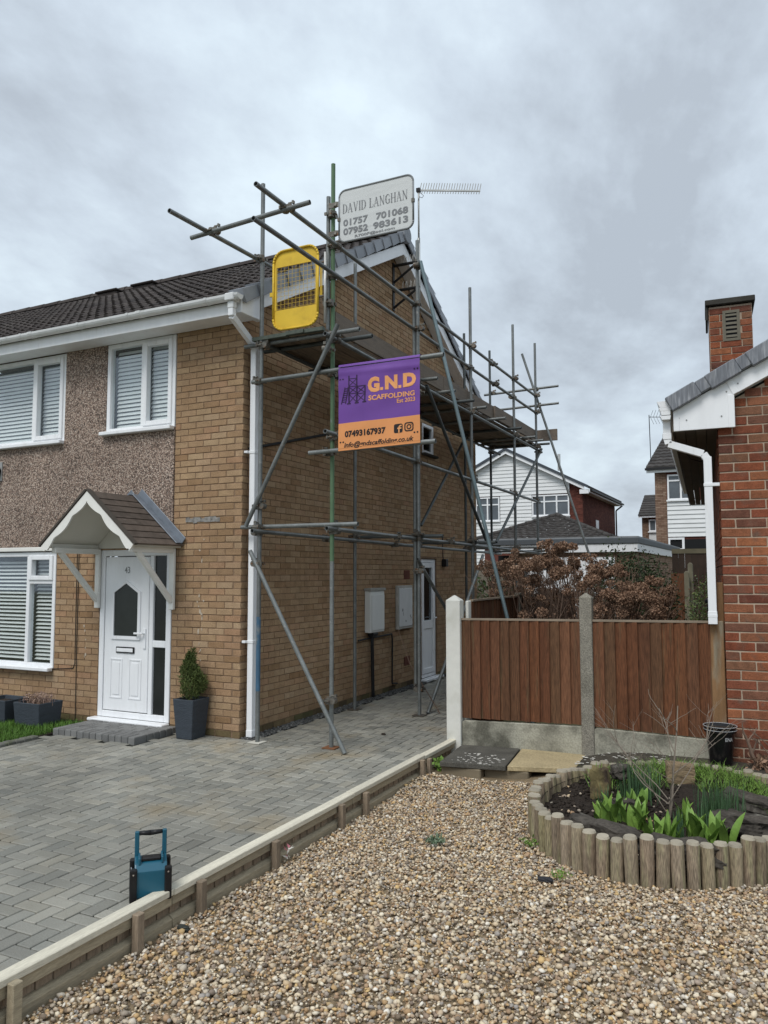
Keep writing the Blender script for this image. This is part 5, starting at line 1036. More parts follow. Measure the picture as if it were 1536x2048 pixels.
# dark bare ground under the fence
b = MB(); nn_ = 14
V = [(3.55+ (8.2-3.55)*i/nn_, -.25+1.25*j/6, gnd(3.55+(8.2-3.55)*i/nn_, -.25+1.25*j/6)+.004+.012*((i*7+j*5) % 3)/3) for j in range(7) for i in range(nn_+1)]; F = [(j*(nn_+1)+i, j*(nn_+1)+i+1, (j+1)*(nn_+1)+i+1, (j+1)*(nn_+1)+i) for j in range(6) for i in range(nn_)]
structure(link('bare_ground', np_mesh('bare_ground', V, F, M_SOIL2)))
def flecks(name, P, size, m=M_WHITE):
    n_ = len(P); a = RNG.random(n_)*6.28; k = 6; ang = np.linspace(0, 2*np.pi, k, endpoint=False)
    s_ = size*(.4+RNG.random(n_)); V = np.zeros((n_, k, 3))
    for i in range(k):
        r_ = s_*(.6+.7*RNG.random(n_)); V[:, i, 0] = P[:, 0]+r_*np.cos(ang[i]+a)*1.4; V[:, i, 1] = P[:, 1]+r_*np.sin(ang[i]+a)*.9; V[:, i, 2] = P[:, 2]
    return stuff(link(name, np_mesh(name, V.reshape(-1, 3), np.arange(n_*k).reshape(-1, k), m)))
n = 60; P = np.stack([3.6+RNG.random(n)**1.4*.85, .42+RNG.random(n)*.42, np.zeros(n)], 1); P[:, 2] = [gnd(p[0], p[1])+.022 for p in P]; tag(flecks('petals', P, .011), 'white petals fallen on the dark ground beside the tan slab', 'petals')
# ---- paving slabs
def slab(c4, zt, th, m, label):
    c = sum((Vector((x, y, 0)) for x, y in c4), Vector())/4; r = empty('paving_slab', label, 'slab', 'slabs by the fence', loc=(c.x, c.y, zt-th)); b_ = MB(); b_.prism([(x-c.x, y-c.y, 0) for x, y in c4], (0, 0, th)); b_.build('slab_body', m, r, bev=.005); return r
s1 = slab([(2.385, -.005), (3.015, .10), (2.925, .885), (2.315, .80)], 0.0, .048, M_SLABD, 'dark mossy slab with white specks beside the white post')
s2 = slab([(3.03, .108), (3.625, .285), (3.60, .90), (2.945, .885)], 0.0, .048, M_SLABT, 'clean tan slab next to the dark slab')
n = 70; P = np.stack([2.42+RNG.random(n)*.52, .03+RNG.random(n)*.70, np.full(n, .0022)], 1); P[:, 1] = .1+ (P[:, 1]-.1)*.6+.0; fl = flecks('petals', P, .010); tag(fl, 'white specks lying on the dark slab', 'petals')
foot = empty('footing_stone', 'rough stone footing beneath the front edge of the two slabs', 'stone', loc=(2.8, .16, -.12))
for (x0, x1, dy) in ((-.42, -.02, -.10), (-.015, .42, .0)): b = MB(); b.box(x0, x1, dy-.01, dy+.12, -.05, .070); b.build('stone', M_SLABE, foot, bev=.01)
wd_ = empty('weed', 'small green weed in the corner beside the dark slab and edging', 'weed', loc=(2.32, .22, -.16)); n = 90; P = np.stack([RNG.normal(0, .035, n), RNG.normal(0, .04, n), .02+RNG.random(n)*.10], 1); V, F, R_ = leaf_cloud(P, .05, .7, .6); stuff(link('leaves', np_mesh('leaves', V, F, M_GRASS, R_), wd_))
# ---- front fence
fen = empty('garden_fence', 'red-brown vertical board fence on concrete gravel boards between the two houses', 'fence', loc=(3.5, .95, 0)); FO = Vector((3.5, .95, 0))
def fbox(name, x0, x1, y0, y1, z0, z1, m, bev=.006): b_ = MB(); b_.box(x0-FO.x, x1-FO.x, y0-FO.y, y1-FO.y, z0, z1); return b_.build(name, m, fen, bev=bev)
def post(x0, x1, y0, y1, z0, z1, zp, m, label):
    b_ = MB(); X0, X1, Y0, Y1 = x0-FO.x, x1-FO.x, y0-FO.y, y1-FO.y; vs = [(X0, Y0, z0), (X1, Y0, z0), (X1, Y1, z0), (X0, Y1, z0), (X0, Y0, z1), (X1, Y0, z1), (X1, Y1, z1), (X0, Y1, z1), ((X0+X1)/2, (Y0+Y1)/2, zp)]
    b_.add(vs, [(3, 2, 1, 0), (0, 1, 5, 4), (1, 2, 6, 5), (2, 3, 7, 6), (3, 0, 4, 7), (4, 5, 8), (5, 6, 8), (6, 7, 8), (7, 4, 8)]); return lab(b_.build('fence_post', m, fen, bev=.006), label)
wp = post(2.118, 2.282, .86, .985, -.3, 1.525, 1.585, M_WPOST, 'white painted post with a pyramid top')
post(2.30, 2.335, .99, 1.09, -.3, 1.515, 1.52, M_WPOST, 'narrow pale post behind the white post')
post(3.57, 3.695, .875, .975, -.3, 1.575, 1.625, M_CONC, 'grey pebbly concrete post')
zt0, zt1 = 1.322, 1.358
def topz(x): return zt0+(zt1-zt0)*(x-2.29)/2.6
def panel(xa, xb, tilt0, tilt1, nb):
    wdt = (xb-xa)/nb
    for i in range(nb):
        x = xa+i*wdt; zt = topz(x)-.012; zb = tilt0+(tilt1-tilt0)*(i+.5)/nb; ye = .918; j = random.uniform(-.003, .003); b_ = MB()
        b_.add([(x-.014-FO.x, ye-.004-FO.y, zb), (x+wdt-FO.x, ye-.026+j-FO.y, zb), (x+wdt-FO.x, ye-.006-FO.y, zb), (x-.014-FO.x, ye+.004-FO.y, zb), (x-.014+j-FO.x, ye-.004-FO.y, zt), (x+wdt+j-FO.x, ye-.026+j-FO.y, zt), (x+wdt+j-FO.x, ye-.006-FO.y, zt), (x-.014+j-FO.x, ye+.004-FO.y, zt)], [(3, 2, 1, 0), (4, 5, 6, 7), (0, 1, 5, 4), (1, 2, 6, 5), (2, 3, 7, 6), (3, 0, 4, 7)])
        for _k in range(random.choice((1, 2, 2, 3))):
            kx, kz, kr = random.uniform(.25, .75), random.choice((.55, .62, .78, .95, 1.12))+random.gauss(0, .05), random.uniform(.006, .012); cy_ = ye-.004+(-.016)*kx-.0012-FO.y+j*kx; b_.add([(x+wdt*kx+kr*math.cos(t)-FO.x, cy_-.016*kr*math.cos(t)/wdt, kz+kr*1.3*math.sin(t)) for t in [i_*math.pi/4 for i_ in range(8)]], [tuple(range(8))], 1)
        b_.build('fence_board', [M_FB, M_KNOT], fen)
    b_ = MB(); b_.prism([(xa-.01-FO.x, .895-FO.y, topz(xa)-.0115), (xb+.01-FO.x, .895-FO.y, topz(xb)-.0115), (xb+.01-FO.x, .895-FO.y, topz(xb)+.008), (xa-.01-FO.x, .895-FO.y, topz(xa)+.008)], (0, .06, 0)); b_.build('capping', M_FCAP, fen)
    for z_ in (.45, 1.15): fbox('rail', xa, xb, .925, .96, z_, z_+.045, M_FCAP)
panel(2.285, 3.572, .262, .292, 12); panel(3.693, 4.80, .285, .262, 10)
fbox('end_strip', 4.80, 4.92, .885, .925, -.0, topz(4.85)+.01, M_FSTRIP)
def gravb(x0, x1, za, zb, zc, zd): b_ = MB(); b_.prism([(x0-FO.x, .888-FO.y, za), (x1-FO.x, .888-FO.y, zb), (x1-FO.x, .888-FO.y, zc), (x0+.03-FO.x, .888-FO.y, zd), (x0-FO.x, .888-FO.y, zd-.02)], (0, .05, 0)); b_.build('gravel_board', M_GRAVB, fen, bev=.008)
fbox('end_strip', 4.868, 4.925, .93, .955, 1.2, 1.73, M_FSTRIP)
gravb(2.285, 3.575, -.2, -.2, .278, .238); gravb(3.69, 4.80, -.2, -.2, .252, .275)
# side fence running back from the white post
sfn = empty('side_fence', 'brown board fence running back behind the white post', 'fence', loc=(2.33, 3.5, 0))
y = 1.08; i = 0
while y < 6.2:
    b = MB(); z1 = 1.505+random.uniform(-.004, .004); b.add([(-.004, y-3.5, .0), (.014, y-3.5, .0), (.008, y+.112-3.5, .0), (-.004, y+.112-3.5, .0), (-.004, y-3.5, z1), (.014, y-3.5, z1), (.008, y+.112-3.5, z1), (-.004, y+.112-3.5, z1)], [(3, 2, 1, 0), (4, 5, 6, 7), (0, 1, 5, 4), (1, 2, 6, 5), (2, 3, 7, 6), (3, 0, 4, 7)])
    b.build('fence_board', M_FB, sfn); y += .1
b = MB(); b.box(-.02, .03, -2.42, 2.7, 1.508, 1.528); b.build('capping', M_FCAP, sfn)
for yy in (-.6, 1.2): b = MB(); b.box(-.05, .03, yy, yy+.09, -.1, 1.56); b.build('fence_post', M_CONC, sfn, bev=.006)
# the neighbour's ground behind the fence
b = MB(); b.box(2.2, 30, 1.0, 60, -.3, .02); b.box(-14, 2.19, 10.51, 60, -.3, .01); structure(b.build('back_garden', M_EARTH))
# ---- round log-edged bed
ring = empty('log_edging', 'ring of upright half logs round the planted bed', 'log edging', loc=(RC.x, RC.y, -.16)); LO = Vector((RC.x, RC.y, -.16))
ts_ = np.linspace(0, 2*np.pi, 4001); pp_ = np.array([rpt(t)[:2] for t in ts_]); sl_ = np.concatenate([[0], np.cumsum(np.linalg.norm(np.diff(pp_, axis=0), axis=1))]); nl = int(sl_[-1]/.094); tl_ = np.interp(np.arange(nl)*sl_[-1]/nl, sl_, ts_)
lm = {}
for i in range(nl):
    t = tl_[i]; px_, py_ = rpt(t)[:2]; nrm_ = E1*(math.cos(t)/RA_)+E2*(math.sin(t)/RB_); a = math.atan2(nrm_.y, nrm_.x)
    g = gnd(px_, py_); h = .112-g+random.gauss(0, .012)
    if px_ > 4.02 and px_ < 4.95 and py_ > .2: h = .03
    key = (round(h, 2), i % 4)
    if key not in lm:
        b_ = MB(); r = .0495; n_ = 12; sq = [(math.cos(2*math.pi*k/n_)*r, math.sin(2*math.pi*k/n_)*r*.9) for k in range(n_)]; j = random.uniform(-.006, .006)
        b_.add([(x, y, -.12) for x, y in sq]+[(x, y, h-.014) for x, y in sq]+[(x*.84, y*.84, h+j*(1 if x > 0 else -1)*.5) for x, y in sq], [(k, (k+1) % n_, n_+(k+1) % n_, n_+k) for k in range(n_)])
        b_.f += [(n_+k, n_+(k+1) % n_, 2*n_+(k+1) % n_, 2*n_+k) for k in range(n_)]+[tuple(range(2*n_, 3*n_))]; b_.m += [1]*(n_+1); lm[key] = b_.mesh('log', [M_LOG, M_LOGT])
        lm[key].polygons.foreach_set('use_smooth', [p.material_index == 0 for p in lm[key].polygons])
    link('log', lm[key], ring, mtx=Matrix.Translation((px_-LO.x, py_-LO.y, g-LO.z)) @ Matrix.Rotation(a+random.uniform(-.2, .2), 4, 'Z') @ Matrix.Rotation(rad(random.uniform(-1.5, 1.5)), 4, 'X') @ Matrix.Rotation(rad(random.uniform(-1.2, 2.2)), 4, 'Y') @ Matrix.Diagonal((random.uniform(.9, 1.04), random.uniform(.9, 1.04), 1, 1)))
b = MB()
for zz in (.20,):
    pts = [rpt(t, -.046)-Vector((LO.x, LO.y, -zz)) for t in [2*math.pi*i/90 for i in range(91)]]; b.path(pts, .0022, 4)
b.build('binding_wire', M_BPIPE, ring)
def bedz(x, y):
    r_ = float(erad(x, y)); return gnd(RC.x+(x-RC.x)*.9, RC.y+(y-RC.y)*.9)*.55+.03+.05*(1-r_*r_)+.012*math.sin(x*23+y*5)*math.cos(y*19)
V = [(RC.x, RC.y, bedz(RC.x, RC.y))]; F = []; K = 72; RR_ = 16
for j in range(1, RR_+1):
    for i in range(K):
        t = 2*math.pi*i/K; q_ = rpt(t, -.03)-RC; x, y = RC.x+q_.x*j/RR_, RC.y+q_.y*j/RR_; V.append((x, y, bedz(x, y)+random.uniform(-.008, .008)))
F = [(0, 1+i, 1+(i+1) % K) for i in range(K)]; me = bpy.data.meshes.new('soil'); F += [(1+(j-1)*K+i, 1+j*K+i, 1+j*K+(i+1) % K, 1+(j-1)*K+(i+1) % K) for j in range(1, RR_) for i in range(K)]
me.from_pydata(V, [], F); me.materials.append(M_SOIL); structure(link('soil', me))
n = 1500; P = np.stack([3.6+RNG.random(n)*1.0, -1.75+RNG.random(n)*1.75, np.zeros(n)], 1); P = P[erad(P[:, 0], P[:, 1]) < .93]; P[:, 2] = [bedz(p[0], p[1])+.006 for p in P]
sp = pebbles('stones', P[:150], .013, M_GRAV); tag(sp, 'few pale stones scattered on the dark soil of the bed', 'stones'); cl_ = pebbles('soil_crumbs', P[150:], .014, M_SOIL); tag(cl_, 'dark crumbs of soil in the bed', 'soil')
def rock(x, y, z_, sx_, sy_, sz_, m, label, rz=0, seed=1, sq=.6, rough=.2):
    o = link('rock', rock_mesh('rock', sx_, sy_, sz_, m, seed, 3, rough, sq)); o.location = (x, y, z_); o.rotation_euler = (rad(random.uniform(-4, 4)), rad(random.uniform(-4, 4)), rad(rz)); return tag(o, label, 'rock', 'stones in the bed')
rock(4.24, -1.56, .03, .27, .10, .085, M_ROCKD, 'long dark stone at the left front of the bed', -14, 3, .75)
rock(4.78, -1.62, .02, .25, .085, .075, M_ROCKD, 'flat dark stone lying just inside the front logs', -3, 4, .75, .25)
rock(5.10, -1.0, .05, .24, .13, .085, M_ROCKD, 'broad dark stone at the right of the bed', -30, 5, .7, .25)
rock(5.12, -.42, .05, .24, .09, .08, M_ROCKD, 'dark stone behind the right daffodils', -28, 6, .7)
rock(4.585, -.02, .13, .13, .07, .10, M_ROCKT, 'square tan stone in the grass at the back of the bed', 12, 7, .9, .08)
rock(4.03, -.58, .12, .085, .08, .14, M_ROCKM, 'upright mossy stone on the left of the bed', 0, 8, .7)
rock(4.17, -.48, .20, .08, .06, .06, M_ROCKD, 'small dark lump against the mossy stone', 0, 9, .3, .3)
rock(4.30, -.95, .06, .13, .05, .06, M_ROCKD, 'dark stone hidden among the tulip leaves', 5, 10, .7)
# grass in the bed
n = 7000; a = RNG.random(n)*2*np.pi; r_ = .92*np.sqrt(RNG.random(n)); P = np.stack([RC.x+r_*(RA_*np.cos(a)*E1.x+RB_*np.sin(a)*E2.x), RC.y+r_*(RA_*np.cos(a)*E1.y+RB_*np.sin(a)*E2.y), np.zeros(n)], 1); P = P[(P[:, 1] > -.55+.35*np.sin(P[:, 0]*3)) & (P[:, 0] > 4.05+ .25*(P[:, 1] < -.2))]; P = P[~((P[:, 0] > 4.44) & (P[:, 0] < 4.73) & (P[:, 1] < .02) & (P[:, 1] > -.22))]
P[:, 2] = [bedz(p[0], p[1]) for p in P]; V, F, R_ = blades(P, .105, .0065, .9, 4, 1.0); tag(link('grass', np_mesh('grass', V, F, M_GRASS, R_)), 'tufts of bright green grass at the back of the bed', 'grass', kind='stuff')
n = 120; P = np.stack([3.88+RNG.random(n)*.25, -.42+RNG.random(n)*.4, np.zeros(n)], 1); P[:, 2] = [bedz(p[0], p[1]) for p in P]; V, F, R_ = blades(P, .12, .008, .9, 4, .9); tag(link('grass', np_mesh('grass', V, F, M_GRASS, R_)), 'sparse grass by the back left logs of the bed', 'grass', kind='stuff')
# tulips: broad leaves are parts
def tulip_leaf():
    b_ = MB(); L_ = random.uniform(.17, .24); w_ = random.uniform(.019, .033); n_ = 7; lean = random.uniform(.12, .6); vs = []; fs = []
    for k in range(n_+1):
        t = k/n_; ww = w_*math.sin(math.pi*min(1, t*.86+.12))**.8*(1 if t < .97 else .3); x = lean*L_*t**1.6*.8; z_ = L_*t*(1-.22*lean*t); cup = .35*ww
        vs += [(x-cup, -ww, z_), (x, 0, z_), (x-cup, ww, z_)]
    for k in range(n_): fs += [(3*k, 3*k+1, 3*k+4, 3*k+3), (3*k+1, 3*k+2, 3*k+5, 3*k+4)]
    return b_.add(vs, fs).mesh('leaf', M_TULIP, smooth=True)
tl = [tulip_leaf() for _ in range(10)]
tul = [(4.17, -1.16, 'leftmost tulip clump, broad leaves behind the long dark stone'), (4.28, -1.10, 'tulip clump second from the left in the bed'), (4.40, -1.19, 'upright tulip clump left of the bare shrub'), (4.545, -1.47, 'low spreading tulip clump in front of the bare shrub'), (4.65, -1.44, 'tulip clump behind the flat dark stone'), (4.775, -1.22, 'tall tulip clump right of the bare shrub'), (4.87, -1.30, 'tulip clump left of the right daffodils'), (4.965, -1.30, 'rightmost tulip clump at the foot of the daffodils'), (4.37, -.86, 'small tulip clump behind the others on the left'), (4.73, -.98, 'small tulip clump behind the bare shrub')]
for (x, y, L_) in tul:
    r = empty('tulip_plant', L_, 'tulip', 'tulips in the bed', loc=(x, y, bedz(x, y)-.01)); nlv = random.randint(13, 18)
    for k in range(nlv): link('leaf', random.choice(tl), r, mtx=Matrix.Translation((random.gauss(0, .035), random.gauss(0, .028), 0)) @ Matrix.Rotation(2*math.pi*k/nlv+random.uniform(-.4, .4), 4, 'Z') @ Matrix.Scale(random.uniform(.6, 1.2), 4))
for (x, y, rx_, n_, h, L_) in ((4.32, -.50, .15, 150, .27, 'daffodil blades clumped behind the left tulips'), (4.93, -.82, .13, 190, .27, 'thick daffodil clump at the right of the bed'), (4.69, -1.30, .05, 40, .19, 'small daffodil clump among the tulips by the shrub'), (4.09, -.80, .04, 26, .17, 'few daffodil blades beside the mossy stone')):
    r = empty('daffodil_clump', L_, 'daffodils', 'daffodils in the bed', loc=(x, y, bedz(x, y)-.01)); P = np.stack([RNG.normal(0, rx_*.5, n_), RNG.normal(0, rx_*.4, n_), np.zeros(n_)], 1); V, F, R_ = blades(P, h, .0105, .16, 3, .12); stuff(link('blades', np_mesh('blades', V, F, M_DAFF, R_), r))
# bare shrub
shr = empty('bare_shrub', 'leafless pale shrub standing in the middle of the bed', 'shrub', loc=(4.585, -.9, bedz(4.585, -.9)-.02))
def branch(b_, p, d, L_, r, depth):
    n_ = 5; pts = [p]; dd = d.copy()
    for k in range(n_):
        dd = (dd+Vector((random.gauss(0, .12), random.gauss(0, .12), random.gauss(.03, .08)))).normalized(); pts.append(pts[-1]+dd*L_/n_)
    b_.path(pts, r, 5, r1=r*.45)
    if depth > 0:
        for k in range(random.randint(3, 5)):
            t = random.uniform(.3, .98); i_ = min(int(t*n_), n_-1); q_ = pts[i_].lerp(pts[i_+1], t*n_-i_); nd_ = (dd+Vector((random.gauss(0, .75), random.gauss(0, .6), random.uniform(-.1, .5)))).normalized(); branch(b_, q_, nd_, L_*random.uniform(.35, .62), r*.5, depth-1)
b = MB(); random.seed(21); branch(b, Vector((0, 0, 0)), Vector((.06, 0, 1)), .86, .009, 2); b.build('stem', M_TWIG, shr)
for (d, L_) in ((Vector((-.75, .15, .72)), .62), (Vector((-.35, -.2, .9)), .5), (Vector((.45, .1, .85)), .72), (Vector((-.95, .3, .55)), .55), (Vector((.25, -.25, .9)), .6)):
    b = MB(); branch(b, Vector((0, 0, random.uniform(.02, .22))), d.normalized(), L_, .0045, 2); b.build('stem', M_TWIG, shr)
random.seed(77)
# bucket
bk = empty('garden_bucket', 'black plastic bucket with a pale rim standing against the brick corner', 'bucket', loc=(4.868, .72, gnd(4.87, .7)+.02)); b = MB()
n_ = 28; rb, rt_, h = .098, .132, .335; prof = [(rb*.96, 0), (rb, .012), (rb+(rt_-rb)*.80, h*.83), (rt_+.008, h*.835), (rt_+.009, h*.90), (rt_+.0, h*.905), (rt_+.002, h*.965), (rt_+.012, h*.97), (rt_+.012, h), (rt_-.004, h), (rt_-.02, h*.8), (rb*.9, .03)]
vs = [(r_*math.cos(2*math.pi*i/n_), r_*math.sin(2*math.pi*i/n_), z_) for r_, z_ in prof for i in range(n_)]; fs = [(k*n_+i, k*n_+(i+1) % n_, (k+1)*n_+(i+1) % n_, (k+1)*n_+i) for k in range(len(prof)-1) for i in range(n_)]+[tuple(range((len(prof)-1)*n_, len(prof)*n_))]; b.add(vs, fs); o = b.build('bucket_body', M_BUCK, bk, smooth=True); o.data.set_sharp_from_angle(angle=rad(35))
b = MB(); b.add([(.118*math.cos(2*math.pi*i/n_), .118*math.sin(2*math.pi*i/n_), h*.93) for i in range(n_)], [tuple(range(n_))]); b.build('dark_contents', M_SOIL, bk)
for (zz, rr2) in ((h, rt_+.0125), (h*.905, rt_+.010)): b = MB(); b.path([(rr2*math.cos(t), rr2*math.sin(t), zz) for t in [2*math.pi*i/40 for i in range(41)]], .0028, 5); b.build('rim_edge', mat('worn_rim', (.45, .46, .47), var=.3, scale=20, rough=.4), bk, smooth=True)
def bcyl(u, v):
    a = -math.pi/2+.50+u; zz = v; r_ = rb+(rt_-rb)*zz/h+.0022; return (r_*math.cos(a), r_*math.sin(a), zz)
lettering('ENA', -.10, .52, .245, .212, bcyl, mat('worn_white_print', (.5, .5, .5), var=.3, scale=60), bk, bold=.01)
# odds and ends
def tuft(x, y, z_, label, n_=130, s=.04, r_=.05, m=M_WEED, name='weed'):
    r = empty(name, label, 'weed', None, loc=(x, y, z_)); P = np.stack([RNG.normal(0, r_, n_), RNG.normal(0, r_, n_), RNG.random(n_)*.04], 1); V, F, R_ = leaf_cloud(P, s, .35, .5); stuff(link('leaves', np_mesh('leaves', V, F, m, R_), r))
tuft(3.05, -1.73, gnd(3.05, -1.73)+.01, 'grey-green weed tuft growing in the open gravel', 150, .035, .03)
tuft(3.70, -1.45, gnd(3.7, -1.45)+.01, 'small green weed at the left foot of the log ring', 90, .03, .035, M_GRASS)
tuft(4.03, -1.98, gnd(4.03, -1.98)+.01, 'thin green weed at the front left foot of the log ring', 60, .028, .03, M_GRASS)
o = link('slate_piece', rock_mesh('slate_piece', .055, .025, .012, mat('black_slate', (.025, .026, .03), rough=.6), 31, 2, .2, .6)); o.location = (3.95, -2.06, gnd(3.95, -2.06)+.018); tag(o, 'flat black slate piece on the gravel near the log ring', 'stone')
o = link('dark_pebble', rock_mesh('dark_pebble', .038, .022, .018, mat('dark_grey_pebble', (.035, .04, .035), rough=.6), 33, 2, .2, .2)); o.location = (2.30, -3.62, -.155); tag(o, 'dark oval stone against the timber edging', 'stone')
lit = empty('litter', 'crumpled pink and white wrapper caught on the timber edging', 'litter', loc=(2.245, -2.50, -.14)); b = MB(); 
for k in range(14): p = Vector((random.uniform(0, .03), random.uniform(-.025, .03), random.uniform(0, .08))); b.add([p, p+Vector((random.gauss(0, .02), random.gauss(0, .02), random.gauss(0, .02))), p+Vector((random.gauss(0, .02), random.gauss(0, .02), random.gauss(.01, .02)))], [(0, 1, 2)], k % 2)
b.build('wrapper', [M_PINK, M_WHITE], lit)
o = link('soil_clod', rock_mesh('soil_clod', .028, .02, .014, M_SOIL, 41, 2, .3, .2)); o.location = (1.35, .876, .008); tag(o, 'small dark clod of earth on the block drive', 'clod')
dead = empty('dead_plant', 'dead brown plant stump against the red wall behind the bucket', 'plant', loc=(5.16, .70, gnd(5.1, .7))); b = MB(); random.seed(5); branch(b, Vector((0, 0, 0)), Vector((.05, 0, 1)), .34, .022, 1); branch(b, Vector((.05, 0, 0)), Vector((.3, -.1, 1)).normalized(), .42, .012, 2); b.build('stem', M_STEM, dead); n = 130; P = np.stack([RNG.normal(.05, .07, n), RNG.normal(-.03, .05, n), RNG.random(n)*.1], 1); V, F, R_ = leaf_cloud(P, .06, .5, .2); stuff(link('leaves', np_mesh('leaves', V, F, M_HYD, R_), dead))
# =================================================================== red brick bungalow on the right
RA = rad(3.8); bun = empty('brick_bungalow', 'red brick bungalow at the right edge with white bargeboard and a square chimney', 'house', loc=(4.925, .85, 0)); bun.rotation_euler = (0, 0, RA)
# local frame: x along the gable front, y back, z up
GW_ = 7.6; SLP = .515; PK = GW_/2
def bgz(u): return 3.36+SLP*(u if u < PK else GW_-u)
bb = []
for r in brick_rects(0, 3.2, .03, 5.0, L=.264, H=.0885, gap=.0125, start0=0, startodd=-.132, clip=lambda z_: (max(0, (z_-3.40)/SLP), 3.2)): bb.append(r)
def bun_bricks():
    Mx = Matrix.Translation((4.925, .85, 0)) @ Matrix.Rotation(RA, 4, 'Z')
    items = []
    for r in bb:
        c = Mx @ Vector(((r[0]+r[1])/2, 0, (r[2]+r[3])/2)); items.append((c, Mx.to_3x3() @ Vector((0, -1, 0)), (r[1]-r[0])*(r[3]-r[2]), r))
    big, rest = pick_largest(items, 300); cache = {}
    for it in big:
        r = it[3]; key = (round(r[1]-r[0], 3), round(r[3]-r[2], 3), random.randrange(4))
        if key not in cache:
            x, z_ = key[0]/2, key[1]/2; j = [random.uniform(-.002, .002) for _ in range(4)]; b_ = MB(); vs = [(-x+j[0], -.001, -z_+j[1]), (x+j[2], -.001, -z_-j[1]), (x-j[2], -.001, z_+j[3]), (-x-j[0], -.001, z_-j[3])]; vs += [(p[0], .1, p[2]) for p in vs]
            b_.add(vs, [(0, 1, 2, 3), (1, 0, 4, 5), (2, 1, 5, 6), (3, 2, 6, 7), (0, 3, 7, 4), (5, 4, 7, 6)]); cache[key] = b_.mesh('brick', M_REDB, bev=.004)
        link('brick', cache[key], bun, loc=((r[0]+r[1])/2, random.uniform(-.0015, .0015), (r[2]+r[3])/2))
    b_ = MB()
    for it in rest: r = it[3]; b_.box(r[0], r[1], 0, .1, r[2], r[3], 0, random.random())
    if rest: stuff(b_.build('brickwork', M_REDB, bun))
bun_bricks()
b = MB(); b.prism([(.01, .006, -.3), (GW_, .006, -.3), (GW_, .006, 3.4), (PK, .006, bgz(PK)), (.01, .006, 3.4)], (0, .2, 0)); b.box(.012, .2, .206, 9, -.3, 3.3); b.build('wall', M_MORTP, bun)
# side wall bricks seen along the wall
b = MB()
for r in brick_rects(.14, 9, .03, 3.25, L=.264, H=.0885, gap=.0125, start0=0, startodd=-.132): b.box(0.0, .1, r[0], r[1], r[2], r[3], 0, random.random())
stuff(b.build('brickwork', M_REDB, bun))
BV = -.09
b = MB(); b.prism([(-.385, BV, 3.185), (.148, BV, 3.19), (.152, BV, 3.50), (.085, BV, 3.635), (-.385, BV, 3.375)], (0, .016, 0)); b.build('box_end', M_PVC, bun, bev=.003)
b = MB(); b.box(-.388, -.335, BV-.006, BV+.02, 3.183, 3.40); b.build('end_trim', M_PVC, bun, bev=.004)
b = MB(); b.box(.098, .156, BV-.006, BV+.02, 3.187, 3.50); b.build('end_trim', M_PVC, bun, bev=.004)
b = MB(); b.prism([(.085, BV-.0, 3.632), (.156, BV, 3.50), (GW_/2, BV, 3.50+SLP*(GW_/2-.156)), (GW_/2, BV, 3.632+SLP*(GW_/2-.085))], (0, .016, 0)); b.build('barge_board', M_PVC, bun, bev=.003)
b = MB(); b.prism([(.08, BV-.008, 3.645), (.145, BV-.008, 3.495), (.195, BV-.008, 3.52), (.130, BV-.008, 3.67)], (0, .024, 0)); b.build('joint_cover', M_PVC, bun, bev=.003)
for (x, z_) in ((-.34, 3.31), (-.27, 3.285), (.04, 3.30), (.09, 3.53), (.19, 3.60)): b = MB(); b.tube((x, BV-.004, z_), (x, BV+.01, z_), .008, 8); b.build('fixing', mat('grey_screw', (.25, .25, .25), rough=.5), bun)
b = MB(); b.prism([(.156, BV+.017, 3.50), (GW_/2, BV+.017, 3.50+SLP*(GW_/2-.156)), (GW_/2, BV+.017, 3.515+SLP*(GW_/2-.156)), (.156, BV+.017, 3.515)], (0, .11, 0)); b.build('verge_soffit', M_PVC, bun)
# verge units: big stepped grey caps
vl = .357; ta = math.atan(SLP)
vu = MB(); Ls = vl/math.cos(ta); 
def vpoly(z0, z1, x0, x1, y, d): return [(x0, y, z0), (x1, y, z0), (x1, y, z1), (x0, y, z1)], (0, d, 0)
p_, d_ = vpoly(-.0, .148, -.01, Ls*.72, -.05, .14); vu.prism(p_, d_); p_, d_ = vpoly(.012, .138, Ls*.72, Ls+.02, -.037, .127); vu.prism(p_, d_)
vum = vu.mesh('verge_cap', M_VERGE2, bev=.008)
for k in range(11):
    u_ = -.452+.07+k*vl; z_ = 3.378+SLP*(u_+.38)
    link('verge_cap', vum, bun, mtx=Matrix.Translation((u_, BV-.02, z_)) @ Matrix.Rotation(-ta-rad(1.2), 4, 'Y'))
# roof slope and tiles behind the verge
nyr = 30
b = MB(); L_ = (PK+.45)/math.cos(ta)
for r in range(13):
    u0 = -.44+r*vl; z0 = 3.378+SLP*(u0+.38)+.12
    b.prism([(u0, BV+.08, z0+.02), (u0+vl+.03, BV+.08, z0+SLP*vl-.0), (u0+vl+.03, BV+.08, z0+SLP*vl-.03), (u0, BV+.08, z0-.01)], (0, 9.2, 0), 0, random.random())
stuff(b.build('roof_tiling', M_ROOFD, bun))
b = MB(); b.prism([(PK, BV, bgz(PK)+.35), (GW_+.45, BV, 3.45), (GW_+.45, BV, 3.35), (PK, BV, bgz(PK)+.2)], (0, 9.2, 0)); b.build('roof', M_ROOFD, bun)
